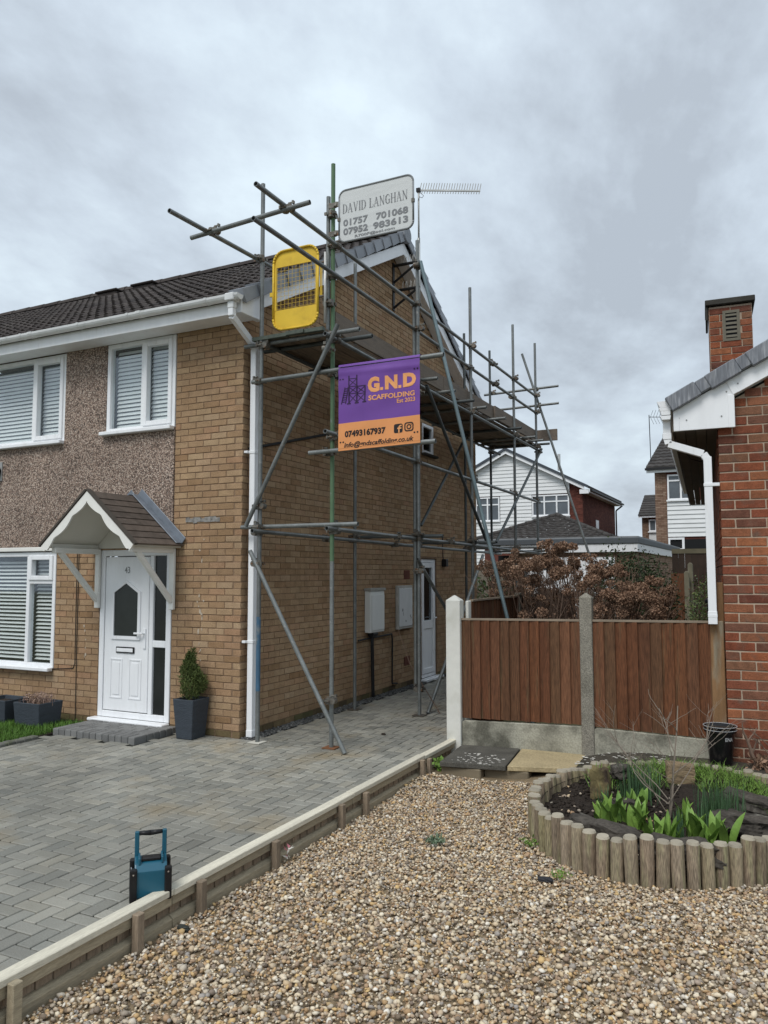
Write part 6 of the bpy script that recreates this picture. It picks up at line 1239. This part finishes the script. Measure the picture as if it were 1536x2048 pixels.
# soffit boards and fascia along the eaves
for k in range(4): b = MB(); x0 = -.385+k*.097; b.box(x0+.003, x0+.094, BV+.02, 9.0, 3.186+.004*(k % 2), 3.20); b.build('soffit_board', M_SOFB, bun)
b = MB(); b.box(-.402, -.387, BV+.017, 9.05, 3.18, 3.36); b.build('fascia', M_SOFB, bun)
b = MB(); b.path([(-.33, 1.2, 3.185), (-.26, 1.35, 3.10), (-.16, 1.45, 3.08), (-.05, 1.5, 3.13)], .006, 5); b.build('cable', M_BPIPE, bun)
# square gutter, hopper, swan neck and downpipe
GY = BV-.02
b = MB(); b.add([(-.535, GY, 3.482), (-.44, GY, 3.485), (-.40, GY, 3.42), (-.505, GY, 3.42), (-.535, 9, 3.482), (-.44, 9, 3.485), (-.40, 9, 3.42), (-.505, 9, 3.42)], [(0, 1, 2, 3)][::-1]+[(0, 3, 7, 4), (3, 2, 6, 7), (0, 4, 5, 1)]); b.f[0] = tuple(reversed(b.f[0])); gt2 = b.build('gutter', M_PVC, bun)
b = MB(); 
for (x0, x1, x2, x3, z0, z1) in ((-.52, -.405, -.505, -.41, 3.42, 3.385), (-.505, -.41, -.495, -.414, 3.385, 3.345), (-.51, -.408, -.492, -.416, 3.34, 3.30)): b.prism([(x0, GY, z0), (x1, GY, z0), (x3, GY, z1), (x2, GY, z1)], (0, .09, 0))
b.build('outlet', M_PVC, gt2, bev=.003)
b = MB(); PY = .0; sq_pipe(b, [(-.452, PY, 3.32), (-.452, PY, 3.125)], .036); dpp = b.build('downpipe', M_PVC, bun, bev=.003); lab(dpp, 'white downpipe with a swan neck')
b = MB(); sq_pipe(b, [(-.452, PY, 3.13), (-.44, PY, 3.075), (-.13, PY, 2.96), (-.095, PY, 2.905)], .0345); b.build('swan_neck', M_PVC, dpp, bev=.003)
b = MB(); sq_pipe(b, [(-.095, PY, 2.93), (-.095, PY, 1.36)], .0365); b.build('pipe_length', M_PVC, dpp, bev=.003)
for (x0, x1, z_) in ((-.137, .005, 2.66), (-.137, -.053, 1.42)): b = MB(); b.box(x0, x1, PY-.042, PY+.0, z_-.016, z_+.016); b.build('pipe_clip', M_PVC, dpp, bev=.003)
b = MB(); b.box(-.135, -.055, PY-.04, PY+.04, 1.34, 1.46); b.build('pipe_collar', M_PVC, dpp, bev=.003)
b = MB(); b.box(-.492, -.412, PY-.04, PY+.04, 3.12, 3.18); b.build('pipe_collar', M_PVC, dpp, bev=.003)
# chimney
cy0 = 3.0; cb = []
ch_core = MB(); ch_core.box(.0, .52, cy0+.006, cy0+.55, 3.3, 5.34); ch_core = ch_core.build('chimney', M_MORTP, bun); lab(ch_core, 'square brick chimney with a stone louvre and flat dark cap')
lv = (.165, .37, 4.86, 5.27)
for (f_, holes) in (('front', [lv]), ('side', [])):
    for r in brick_rects(0, .52, 3.42, 5.36, holes, L=.26, H=.0905, gap=.013, start0=0, startodd=-.13):
        b_ = MB(); x, z_ = (r[1]-r[0])/2, (r[3]-r[2])/2; cz = (r[2]+r[3])/2
        if f_ == 'front': b_.box(-x, x, -.004, .03, -z_, z_); link('brick', b_.mesh('brick', M_REDB, bev=.003), ch_core, loc=((r[0]+r[1])/2, cy0, cz))
        else: b_.box(-.005, .0, -x, x, -z_, z_); link('brick', b_.mesh('brick', M_REDB), ch_core, loc=(0, cy0+(r[0]+r[1])/2, cz))
b = MB(); frame_rects(b, lv[0]-.0, lv[1]+.0, lv[2], lv[3], .035, cy0-.012, cy0+.03)
for k in range(6): z_ = lv[2]+.05+k*.057; b.prism([(lv[0]+.035, cy0-.006, z_), (lv[0]+.035, cy0-.0, z_+.03), (lv[0]+.035, cy0+.03, z_+.045), (lv[0]+.035, cy0+.03, z_+.03)], (lv[1]-lv[0]-.07, 0, 0))
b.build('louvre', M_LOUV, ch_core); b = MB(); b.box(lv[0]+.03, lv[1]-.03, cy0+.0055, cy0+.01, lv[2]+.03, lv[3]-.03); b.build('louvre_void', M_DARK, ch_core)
b = MB(); b.box(-.045, .56, cy0-.05, cy0+.62, 5.355, 5.43); b.box(-.04, -.012, cy0-.02, cy0+.6, 5.16, 5.354); b.build('chimney_cap', M_CONCP, ch_core, bev=.008); b = MB(); b.prism([(.52, cy0+.1, 4.65), (.60, cy0+.1, 4.57), (.52, cy0+.1, 4.50)], (0, .4, 0)); b.build('flashing', M_LEAD, ch_core)
# =================================================================== plants behind the fence
hyd = empty('hydrangea_bush', 'large hydrangea covered in dry brown flower heads behind the fence', 'bush', loc=(3.0, 3.0, 0)); HO = Vector((3.0, 3.0, 0))
heads = []
def P3(px_, py_, y):   # head positions worked out in the plane of the bush
    k = (y+7.22015); X = 5.31698+(px_-1536.67)/1567.1*k*1.0; return X, None
for i in range(300):
    t = random.random(); y = random.uniform(2.2, 4.4); x = random.uniform(1.75, 4.15) if y > 3 else random.uniform(2.45, 4.2)
    top = 2.06-.24*abs(x-2.70)-.12*(4.0-y)*.5-(.12 if x > 3.5 else 0)
    z_ = random.uniform(1.15, top) if random.random() < .65 else top+random.uniform(-.1, .05)
    if z_ < 1.0: z_ = 1.05+.2*random.random()
    heads.append(Vector((x, y, z_)))
for k in range(14): heads.append(Vector((2.85+random.gauss(0, .16), 2.8+random.gauss(0, .15), 2.16+random.uniform(-.05, .06))))
for k in range(7): heads.append(Vector((2.05+random.gauss(0, .10), 2.6+random.gauss(0, .15), 1.90+random.uniform(-.07, .05))))
heads += [Vector((2.33, 2.8, 2.10)), Vector((2.34, 2.75, 2.0)), Vector((3.85, 2.6, 1.62)), Vector((3.95, 2.5, 1.52)), Vector((3.75, 2.7, 1.55))]
def head_mesh():
    n_ = 260; d = RNG.normal(size=(n_, 3)); d /= np.linalg.norm(d, axis=1)[:, None]; P = d*(.055+.012*RNG.random(n_))[:, None]*np.array([1.1, 1.1, .78]); V, F, R_ = leaf_cloud(P*.92, .021, .95, .2); return np_mesh('flower_head', V, F, M_HYD, R_)
hm = [head_mesh() for _ in range(7)]
for h in heads: link('flower_head', random.choice(hm), hyd, mtx=Matrix.Translation(h-HO) @ Matrix.Rotation(random.uniform(0, 6), 4, 'Z') @ Matrix.Rotation(random.uniform(-.4, .4), 4, 'X') @ Matrix.Scale(random.uniform(.7, 1.2), 4))
b = MB()
for h in heads:
    base = Vector((3.0+random.gauss(0, .35)+(h.x-3)*.35, 3.2+random.gauss(0, .3), 0)); mid = base.lerp(h, .55)+Vector((random.gauss(0, .07), random.gauss(0, .07), .05)); b.path([base-HO, mid-HO, h-HO+Vector((0, 0, -.03))], .009, 4, r1=.004)
for k in range(420):
    base = Vector((3.0+random.gauss(0, .45), 3.2+random.gauss(0, .45), .0)); tip = base+Vector((random.gauss(0, .5), random.gauss(0, .4), random.uniform(.9, 1.9))); mid = base.lerp(tip, .5)+Vector((random.gauss(0, .06), random.gauss(0, .06), .08)); b.path([base-HO, mid-HO, tip-HO], .007, 4, r1=.003)
stuff(b.build('stems', M_STEM, hyd))
n = 700; P = np.stack([RNG.normal(0, .62, n), RNG.normal(.2, .45, n), .75+RNG.random(n)*.95], 1); V, F, R_ = leaf_cloud(P, .032, .6, 0); stuff(link('dead_leaves', np_mesh('dead_leaves', V, F, M_HYD, R_), hyd))
def bush(name, c, r, n, size, m, label, cat, asp=.6, stems=True, hollow=.45):
    o = empty(name, label, cat, None, loc=(c[0], c[1], 0)); d = RNG.normal(size=(n, 3)); d /= np.linalg.norm(d, axis=1)[:, None]; rad_s = (hollow+(1-hollow)*RNG.random(n)**.5); lump = 1+.16*np.sin(d[:, 0]*6+c[0])*np.cos(d[:, 1]*5+d[:, 2]*7)+.10*RNG.normal(size=n)
    P = d*(rad_s*lump)[:, None]*np.array(r)+np.array([0, 0, c[2]]); P = P[P[:, 2] > .05]; V, F, R_ = leaf_cloud(P, size, asp, .2); stuff(link('foliage', np_mesh('foliage', V, F, m, R_), o))
    if stems:
        b_ = MB(); 
        for k in range(16): t = Vector((random.gauss(0, r[0]*.45), random.gauss(0, r[1]*.45), c[2]+r[2]*random.uniform(.2, .95))); b_.path([(random.gauss(0, .1), random.gauss(0, .1), 0), t*.5+Vector((0, 0, .1)), t], .014, 5, r1=.004)
        b_.build('stems', M_STEM, o)
    return o
bush('evergreen_bush', (3.25, 6.2, 1.15), (.80, .6, 1.0), 15000, .045, M_IVY, 'dark small-leaved evergreen bush in front of the brick garage side', 'bush')
bush('laurel_bush', (-.25, 9.6, .75), (.75, .6, 1.05), 2200, .11, M_LAUR, 'variegated laurel bush beyond the back corner of the brown house', 'bush', .42)
bush('privet_bush', (4.15, 10.2, .75), (.36, .6, .95), 2200, .06, M_LAUR, 'leafy shrub by the back fence beside the white downpipe', 'bush', .5)
# back garden fences and posts
def board_fence(name, p0, p1, z0, z1, m, label, wdt=.12, cap=None):
    p0, p1 = Vector((*p0, 0)), Vector((*p1, 0)); d = (p1-p0); L_ = d.length; d.normalize(); nrm = Vector((d.y, -d.x, 0)); r = empty(name, label, 'fence', None, loc=(p0+p1)/2); c = (p0+p1)/2; n_ = max(1, int(L_/wdt)); w2 = L_/n_
    cache = MB(); cache.box(-w2/2+.002, w2/2-.002, -.012, .0, z0, z1); me = cache.mesh('fence_board', m)
    for i in range(n_): q_ = p0+d*(w2*(i+.5))-c+nrm*random.uniform(-.004, .004); mm = Matrix.Translation(q_); mm = mm @ Matrix(((d.x, -nrm.x, 0, 0), (d.y, -nrm.y, 0, 0), (0, 0, 1, 0), (0, 0, 0, 1))); link('fence_board', me, r, mtx=mm)
    if cap: b_ = MB(); b_.box(-L_/2, L_/2, -.03, .03, z1, z1+.12); link('capping', b_.mesh('capping', cap), r, mtx=Matrix(((d.x, -nrm.x, 0, 0), (d.y, -nrm.y, 0, 0), (0, 0, 1, 0), (0, 0, 0, 1))))
    return r
board_fence('back_fence', (3.1, 14.2), (6.5, 14.2), 0, 2.30, M_DFENCE, 'tall dark fence across the end of the back garden', .15, mat('mossy_fence_cap', (.13, .115, .075), var=.2, rough=.9))
board_fence('red_panel_fence', (3.40, 11.0), (3.72, 11.0), .75, 1.80, M_FB, 'short red-brown fence panel near the downpipe', .16)
board_fence('old_grey_fence', (-1.6, 11.2), (-.35, 11.2), 0, 1.98, M_GFENCE, 'old grey board fence behind the laurel', .15)
for (x, y, z_, L_) in ((3.80, 11.0, 2.03, 'tall concrete post beside the red-brown fence panel'), (3.74, 10.8, 1.85, 'shorter concrete post in front of the tall one')):
    r = empty('fence_post', L_, 'post', None, loc=(x, y, 0)); b = MB(); b.prism([(-.05, -.05, 0), (.05, -.05, 0), (.05, -.05, z_-.04), (.02, -.05, z_), (-.02, -.05, z_), (-.05, -.05, z_-.04)], (0, .1, 0)); b.build('post_body', mat('pale_mossy_post', (.24, .22, .16), var=.25, rough=.95), r, bev=.005)
b = MB(); b.box(3.43, 3.72, 10.97, 11.02, 0, .75); tag(b.build('gravel_board', M_GRAVB), 'grey concrete board below the short red-brown panel', 'gravel board')
wb = empty('wheelie_bin', 'black bin standing behind the fence by the white downpipe', 'bin', loc=(4.62, 7.5, 0)); b = MB(); b.prism([(-.22, -.25, 0), (.22, -.25, 0), (.26, -.29, 1.3), (-.26, -.29, 1.3)], (0, .5, 0)); b.build('bin_body', M_BLKP, wb, bev=.02); b = MB(); b.box(-.29, .29, -.33, .27, 1.3, 1.37); b.build('lid', M_BLKP, wb, bev=.02)
# ---- flat-roofed garage
gar = empty('garage', 'flat-roofed brick garage with grey roof edge and white panelled door', 'garage', loc=(.8, 15, 0)); QO = Vector((.8, 15, 0))
def qb(name, x0, x1, y0, y1, z0, z1, m, par=None, bev=.0): b_ = MB(); b_.box(x0-QO.x, x1-QO.x, y0-QO.y, y1-QO.y, z0, z1); return b_.build(name, m, par or gar, bev=bev)
def far_bricks(parent, O, U, N, W_, z0, z1, m, L=.225, H=.075, gap=.012, holes=(), clip=None, mort=None, depth=.02):
    b_ = MB(); U = Vector(U); N = Vector(N); O = Vector(O)
    for r in brick_rects(0, W_, z0, z1, holes, L, H, gap, clip=clip):
        vs = []
        for k in (0, -1): vs += [O+U*r[0]+Vector((0, 0, r[2]))+N*(k*depth), O+U*r[1]+Vector((0, 0, r[2]))+N*(k*depth), O+U*r[1]+Vector((0, 0, r[3]))+N*(k*depth), O+U*r[0]+Vector((0, 0, r[3]))+N*(k*depth)]
        b_.add(vs, [(0, 1, 2, 3), (1, 0, 4, 5), (2, 1, 5, 6), (3, 2, 6, 7), (0, 3, 7, 4)], 0, random.random())
    return stuff(b_.build('brickwork', m, parent))
gx0, gx1, gy0, gy1 = -.62, 2.42, 12.55, 22.5
qb('wall', gx0, gx1, gy0+.01, gy1, 0, 2.32, M_MORT)
far_bricks(gar, (gx0-QO.x, gy0-QO.y, 0), (1, 0, 0), (0, -1, 0), gx1-gx0, 0, 2.325, M_FARBB, holes=[(.30, 2.6, -1, 2.2)]); far_bricks(gar, (gx1+.008-QO.x, gy0-QO.y, 0), (0, 1, 0), (1, 0, 0), 9.9, 0, 2.325, M_FARBB)
qb('roof', gx0-.9, gx1+.10, gy0-.12, gy1, 2.665, 2.70, M_FELT); qb('roof_edge', gx0-.9, gx1+.12, gy0-.15, gy1, 2.525, 2.664, M_FASG, bev=.01); qb('fascia', gx0-.3, gx1+.09, gy0-.12, gy1, 2.32, 2.524, M_PVC, bev=.005)
gd = qb('garage_door', -.30, 1.95, gy0-.03, gy0+.02, 0, 2.2, M_PVC); 
for k in range(7): qb('door_panel', -.24, 1.89, gy0-.045, gy0-.031, .06+k*.305, .33+k*.305, M_PVC, gd, .01)
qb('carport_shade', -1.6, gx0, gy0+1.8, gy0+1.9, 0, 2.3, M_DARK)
# ---- tiled hip-roofed building behind it
hip = empty('hip_roofed_garage', 'low building with a dark tiled hip roof behind the flat garage', 'building', loc=(-2.6, 27.5, 0)); KO = Vector((-2.6, 27.5, 0))
hx0, hx1, hy0, hy1, hz, ha = -5.95, -.35, 25.0, 30.4, 3.22, 4.36; apx = (hx0+hx1)/2
qb2 = MB(); qb2.box(hx0+.25-KO.x, hx1-.25-KO.x, hy0+.25-KO.y, hy1-.2-KO.y, 0, hz); qb2.build('wall', M_FARB, hip)
qb2 = MB(); qb2.box(hx0-KO.x, hx1-KO.x, hy0-KO.y, hy1-KO.y, hz-.18, hz-.02); qb2.build('fascia', M_PVC, hip)
A_ = Vector((apx, 27.8, ha)); B_ = Vector((apx, 28.2, ha)); crn = [Vector((hx0, hy0, hz)), Vector((hx1, hy0, hz)), Vector((hx1, hy1, hz)), Vector((hx0, hy1, hz))]
b = MB(); nr_ = 13
for (p, q_, t0, t1) in ((crn[0], crn[1], A_, A_), (crn[1], crn[2], A_, B_), (crn[3], crn[0], B_, A_)):
    for r in range(nr_):
        s0, s1 = r/nr_, min(1, (r+1.12)/nr_); a0, b0_, a1, b1_ = p.lerp(t0, s0), q_.lerp(t1, s0), p.lerp(t0, s1), q_.lerp(t1, s1); nn_ = max(1, int((b0_-a0).length/.30)); up3 = Vector((0, 0, .045))
        for i in range(nn_):
            f0, f1 = i/nn_, (i+1)/nn_; lo0, lo1, hi0, hi1 = a0.lerp(b0_, f0)+up3, a0.lerp(b0_, f1)+up3, a1.lerp(b1_, f0), a1.lerp(b1_, f1); j = Vector((0, 0, random.uniform(-.008, .012))); mid0 = (lo0+lo1)/2+Vector((0, 0, .03))+j; midh = (hi0+hi1)/2+Vector((0, 0, .02))
            b.add([x-KO for x in (lo0+j, mid0, lo1+j, hi1, midh, hi0, lo0-up3, lo1-up3)], [(0, 1, 4, 5), (1, 2, 3, 4), (6, 7, 2, 1, 0)], 0, random.random())
stuff(b.build('roof_tiling', M_ROOFD, hip))
for (p, q_) in ((crn[0], A_), (crn[1], A_), (A_, B_)):
    n_ = max(1, int((q_-p).length/.40))
    for i in range(n_): b = MB(); b.tube(p.lerp(q_, i/n_)-KO+Vector((0, 0, .05)), p.lerp(q_, (i+1.05)/n_)-KO+Vector((0, 0, .04)), .11, 7, r1=.095); b.build('hip_tile', M_ROOFD, hip, smooth=True)
# ---- white weatherboarded house
wh = empty('weatherboarded_house', 'white weatherboarded gable house with red brick side wall seen under the scaffold', 'house', loc=(-7, 38, 0)); WO = Vector((-7, 38, 0))
wy = 34.0; ax_, az = -7.33, 8.45; wx0, wx1, wxc = -11.4, -3.96, -3.27; wyb = 43.6; sl_ = .515
def wz(x): return az-sl_*abs(x-ax_)-.02
def wb_(name, x0, x1, y0, y1, z0, z1, m, par=None, bev=0.): b_ = MB(); b_.box(x0-WO.x, x1-WO.x, y0-WO.y, y1-WO.y, z0, z1); return b_.build(name, m, par or wh, bev=bev)
b = MB(); b.prism([(wx0-WO.x, wy+.1-WO.y, 0), (wxc-.01-WO.x, wy+.1-WO.y, 0), (wxc-.01-WO.x, wy+.1-WO.y, wz(wxc)-.15), (ax_-WO.x, wy+.1-WO.y, wz(ax_)-.15), (wx0-WO.x, wy+.1-WO.y, wz(wx0)-.15)], (0, wyb-wy-.1, 0)); b.build('wall', M_FARB, wh)
wins = [(-5.96, -3.97, 4.82, 5.94), (-9.15, -7.78, 4.63, 5.95)]
z_ = 1.0
while z_ < az-.2:
    zt_ = z_+.20; xl = ax_-(az-.12-z_)/sl_; xr = ax_+(az-.12-z_)/sl_; xl, xr = max(wx0, xl), min(wx1, xr); segs = [(xl, xr)]
    for w_ in wins:
        if z_+.1 > w_[2]-.06 and z_+.1 < w_[3]+.03: segs = [s_ for (a, c) in segs for s_ in ((a, min(c, w_[0]-.03)), (max(a, w_[1]+.03), c)) if s_[1]-s_[0] > .05]
    for (a, c) in segs: b = MB(); b.add([(a-WO.x, wy-.03-WO.y, z_), (c-WO.x, wy-.03-WO.y, z_), (c-WO.x, wy+.005-WO.y, zt_), (a-WO.x, wy+.005-WO.y, zt_), (a-WO.x, wy+.08-WO.y, z_), (c-WO.x, wy+.08-WO.y, z_), (c-WO.x, wy+.08-WO.y, zt_), (a-WO.x, wy+.08-WO.y, zt_)], [(0, 1, 2, 3), (4, 5, 1, 0), (3, 2, 6, 7), (1, 5, 6, 2), (4, 0, 3, 7)]); b.build('weatherboard', M_CLAD, wh)
    z_ += .2
far_bricks(wh, (wx1+.01-WO.x, wy-WO.y, 0), (1, 0, 0), (0, -1, 0), wxc-wx1, 2.4, 6.2, M_FARB); far_bricks(wh, (wxc-WO.x, wy-WO.y, 0), (0, 1, 0), (1, 0, 0), wyb-wy, 2.4, 5.95, M_FARB, holes=[(3.4, 4.2, 4.1, 4.75)])
def far_win(wd_, cols, parent, y, m=M_PVC, tr=.32, O_=WO):
    x0, x1, z0, z1 = wd_; b_ = MB(); yy = y-O_.y; frame_rects(b_, x0-O_.x, x1-O_.x, z0, z1, .07, yy-.05, yy+.03); zz = z1-(z1-z0)*tr; b_.box(x0+.07-O_.x, x1-.07-O_.x, yy-.045, yy+.025, zz-.035, zz+.035)
    for i in range(1, cols): xx = x0+(x1-x0)*i/cols-O_.x; b_.box(xx-.04, xx+.04, yy-.048, yy+.028, z0+.07, z1-.07)
    b_.box(x0-.05-O_.x, x1+.05-O_.x, yy-.10, yy-.051, z0-.06, z0+.01); w_ = b_.build('window', m, parent)
    for i in range(cols):
        for (a, c) in ((z0+.05, zz), (zz, z1-.05)): g = MB(); g.box(x0+(x1-x0)*i/cols+.05-O_.x, x0+(x1-x0)*(i+1)/cols-.05-O_.x, yy-.01, yy, a, c); g.build('pane', mat('far_window_glass', (.10, .115, .13), var=.3, scale=1.2, rough=.12, spec=.6), w_)
    return w_
far_win(wins[0], 3, wh, wy); far_win(wins[1], 2, wh, wy)
b = MB(); b.box(wxc-.02-WO.x, wxc+.01-WO.x, wy+3.4-WO.y, wy+4.2-WO.y, 4.1, 4.75); b.build('window', M_PVC, wh)
for sg in (-1, 1):
    xe = ax_+sg*(4.43 if sg > 0 else 4.6); b = MB(); b.prism([(ax_-WO.x, wy-.35-WO.y, az+.14), (xe-WO.x, wy-.35-WO.y, az+.14-sl_*abs(xe-ax_)), (xe-WO.x, wy-.35-WO.y, az+.02-sl_*abs(xe-ax_)), (ax_-WO.x, wy-.35-WO.y, az+.02)], (0, wyb-wy+.7, 0)); b.build('roof', M_ROOFD, wh)
    b = MB(); xb = ax_+sg*4.2; b.prism([(ax_-WO.x, wy-.30-WO.y, az+.015), (xb-WO.x, wy-.30-WO.y, az+.015-sl_*4.2), (xb-WO.x, wy-.30-WO.y, az-.18-sl_*4.2), (ax_-WO.x, wy-.30-WO.y, az-.18)], (0, .05, 0)); b.build('barge_board', M_PVC, wh)
    b = MB(); b.prism([(ax_-WO.x, wy-.355-WO.y, az+.15), (xe-WO.x, wy-.355-WO.y, az+.15-sl_*abs(xe-ax_)), (xe-WO.x, wy-.355-WO.y, az-.0-sl_*abs(xe-ax_)), (ax_-WO.x, wy-.355-WO.y, az-.0)], (0, .05, 0)); b.build('verge_edge', mat('dark_blue_grey_verge', (.055, .065, .08), rough=.6), wh)
wb_('box_end', wxc-.10, wxc+.37, wy-.28, wy-.2, 5.90, 6.12, M_PVC); wb_('soffit', wxc, wxc+.42, wy-.2, wyb, 5.97, 6.0, M_PVC); wb_('fascia', wxc+.40, wxc+.43, wy-.2, wyb, 5.95, 6.12, M_PVC); wb_('gutter', wxc+.43, wxc+.55, wy-.25, wyb+.2, 6.03, 6.12, M_BPIPE)
b = MB(); b.path([(wxc+.45-WO.x, wyb+.1-WO.y, 6.0), (wxc+.06-WO.x, wyb+.08-WO.y, 5.7), (wxc+.06-WO.x, wyb+.08-WO.y, 2)], .05, 6); b.build('downpipe', M_BPIPE, wh)
b = MB(); b.tube((-5.9-WO.x, 40-WO.y, 8.0), (-5.9-WO.x, 40-WO.y, 9.0), .09, 8); b.build('flue', M_ALU, wh)
# ---- far brown house, and one more beyond it
fh = empty('distant_house', 'tall brown brick house with white boards and curtained window far off beside the bungalow', 'house', loc=(3, 34, 0)); ZO = Vector((3, 34, 0))
def zb(name, x0, x1, y0, y1, z0, z1, m, par=None): b_ = MB(); b_.box(x0-ZO.x, x1-ZO.x, y0-ZO.y, y1-ZO.y, z0, z1); return b_.build(name, m, par or fh)
zb('wall', .82, 6, 30.02, 38, 0, 6.35, M_FARB); far_bricks(fh, (.82-ZO.x, 30-ZO.y, 0), (1, 0, 0), (0, -1, 0), .50, 2.0, 6.35, M_FARBB)
z_ = 3.40
while z_ < 5.0: b = MB(); b.add([(1.33-ZO.x, 29.95-ZO.y, z_), (6-ZO.x, 29.95-ZO.y, z_), (6-ZO.x, 29.99-ZO.y, z_+.2), (1.33-ZO.x, 29.99-ZO.y, z_+.2)], [(0, 1, 2, 3)]); b.box(1.33-ZO.x, 6-ZO.x, 29.96-ZO.y, 30-ZO.y, z_-.0, z_+.01); b.build('weatherboard', M_CLAD, fh); z_ += .2
far_win((1.36, 2.5, 5.05, 6.2), 2, fh, 29.98, tr=.24, O_=ZO); zb('curtain', 1.75, 1.82, 29.985, 29.99, 5.1, 5.9, M_CREAM)
zb('patio_glass', 1.4, 4.5, 29.96, 30, 2.0, 3.28, M_DARK); zb('patio_frame', 1.34, 1.42, 29.90, 29.955, 2.0, 3.36, M_PVC); zb('patio_frame', 1.92, 2.02, 29.90, 29.955, 2.0, 3.36, M_PVC); zb('patio_frame', 1.42, 1.92, 29.90, 29.95, 2.82, 2.88, M_PVC); zb('patio_frame', 1.42, 1.92, 29.90, 29.95, 3.27, 3.36, M_PVC)
zb('fascia', .50, 6.2, 29.75, 29.8, 6.30, 6.46, M_PVC); zb('gutter', .45, 6.2, 29.63, 29.74, 6.42, 6.52, M_BPIPE)
b = MB()
for r in range(10):
    f0, f1 = r/10, (r+1.1)/10; 
    for i in range(20):
        x0 = .50+.035*r+i*.3; b.add([(x0-ZO.x, 29.65+3.9*f0-ZO.y, 6.53+1.95*f0+.05), (x0+.15-ZO.x, 29.65+3.9*f0-ZO.y, 6.53+1.95*f0+.085), (x0+.3-ZO.x, 29.65+3.9*f0-ZO.y, 6.53+1.95*f0+.05), (x0+.3-ZO.x, 29.65+3.9*f1-ZO.y, 6.53+1.95*f1), (x0+.15-ZO.x, 29.65+3.9*f1-ZO.y, 6.53+1.95*f1+.02), (x0-ZO.x, 29.65+3.9*f1-ZO.y, 6.53+1.95*f1), (x0-ZO.x, 29.65+3.9*f0-ZO.y, 6.53+1.95*f0-.02), (x0+.3-ZO.x, 29.65+3.9*f0-ZO.y, 6.53+1.95*f0-.02)], [(0, 1, 4, 5), (1, 2, 3, 4), (6, 7, 2, 1, 0)], 0, random.random())
stuff(b.build('roof_tiling', M_ROOFD, fh)); b = MB(); b.tube((.84-ZO.x, 33.5-ZO.y, 8.55), (6.3-ZO.x, 33.5-ZO.y, 8.55), .14, 7); b.build('ridge', mat('mossy_ridge', (.16, .15, .07), var=.3, rough=.95), fh)
b = MB(); b.prism([(.86-ZO.x, 29.7-ZO.y, 6.5), (.86-ZO.x, 33.5-ZO.y, 8.45), (.86-ZO.x, 37.4-ZO.y, 6.5)], (5, 0, 0)); b.build('roof', M_ROOFD, fh)
fa = empty('rooftop_aerial', 'thin forked aerial on the far brown house roof', 'aerial', loc=(.66, 30.2, 7.5)); b = MB(); b.tube((0, 0, -.9), (-.03, 0, 1.55), .02, 5); b.build('mast', M_BPIPE, fa); b = MB(); b.tube((-.03, 0, 1.45), (.75, 0, 1.38), .015, 5)
for k in range(5): x = .05+k*.13; b.tube((x+.1, 0, 1.75), (x-.02, 0, 1.44), .009, 4); b.tube((x+.12, 0, 1.1), (x-.02, 0, 1.44), .009, 4)
b.build('boom', M_BPIPE, fa)
f2 = empty('farther_house', 'small far house with tiled roof just left of the tall brown house', 'house', loc=(-.5, 43, 0)); YO = Vector((-.5, 43, 0))
def yb_(name, x0, x1, y0, y1, z0, z1, m): b_ = MB(); b_.box(x0-YO.x, x1-YO.x, y0-YO.y, y1-YO.y, z0, z1); return b_.build(name, m, f2)
yb_('wall', -1.16, 2, 40.05, 46, 0, 4.97, M_FARB); far_bricks(f2, (-1.16-YO.x, 40-YO.y, 0), (1, 0, 0), (0, -1, 0), .38, 2.5, 4.97, M_FARBB); yb_('weatherboard', -.78, 1.0, 40.0, 40.04, 3.5, 4.15, M_CLAD); yb_('fascia', -1.3, 2, 39.7, 39.75, 4.95, 5.08, M_PVC); far_win((-.77, -.35, 4.15, 4.83), 1, f2, 40.0, tr=.02, O_=YO)
b = MB()
for r in range(9):
    f0, f1 = r/9, (r+1.1)/9; b.prism([(-1.32-YO.x, 39.65+3*f0-YO.y, 5.06+1.45*f0+.05), (-1.32-YO.x, 39.65+3*f1-YO.y, 5.06+1.45*f1+.0), (-1.32-YO.x, 39.65+3*f1-YO.y, 5.06+1.45*f1-.03), (-1.32-YO.x, 39.65+3*f0-YO.y, 5.06+1.45*f0-.0)], (3.4, 0, 0), 0, random.random())
stuff(b.build('roof_tiling', M_ROOFD, f2))
# far band of trees and hedges at the horizon
n = 9000; a = RNG.random(n)*1.9-.5; R_d = 75+RNG.random(n)*25; P = np.stack([5+np.sin(-a)*R_d, -7+np.cos(a)*R_d, RNG.random(n)**1.5*(3.0+1.2*np.sin(a*23)+.8*np.sin(a*57))], 1); V, F, R_ = leaf_cloud(P, 1.1, .8, .2); tag(link('far_hedges', np_mesh('far_hedges', V, F, M_IVY, R_)), 'low far line of trees and hedges at the horizon', 'hedge', kind='stuff')
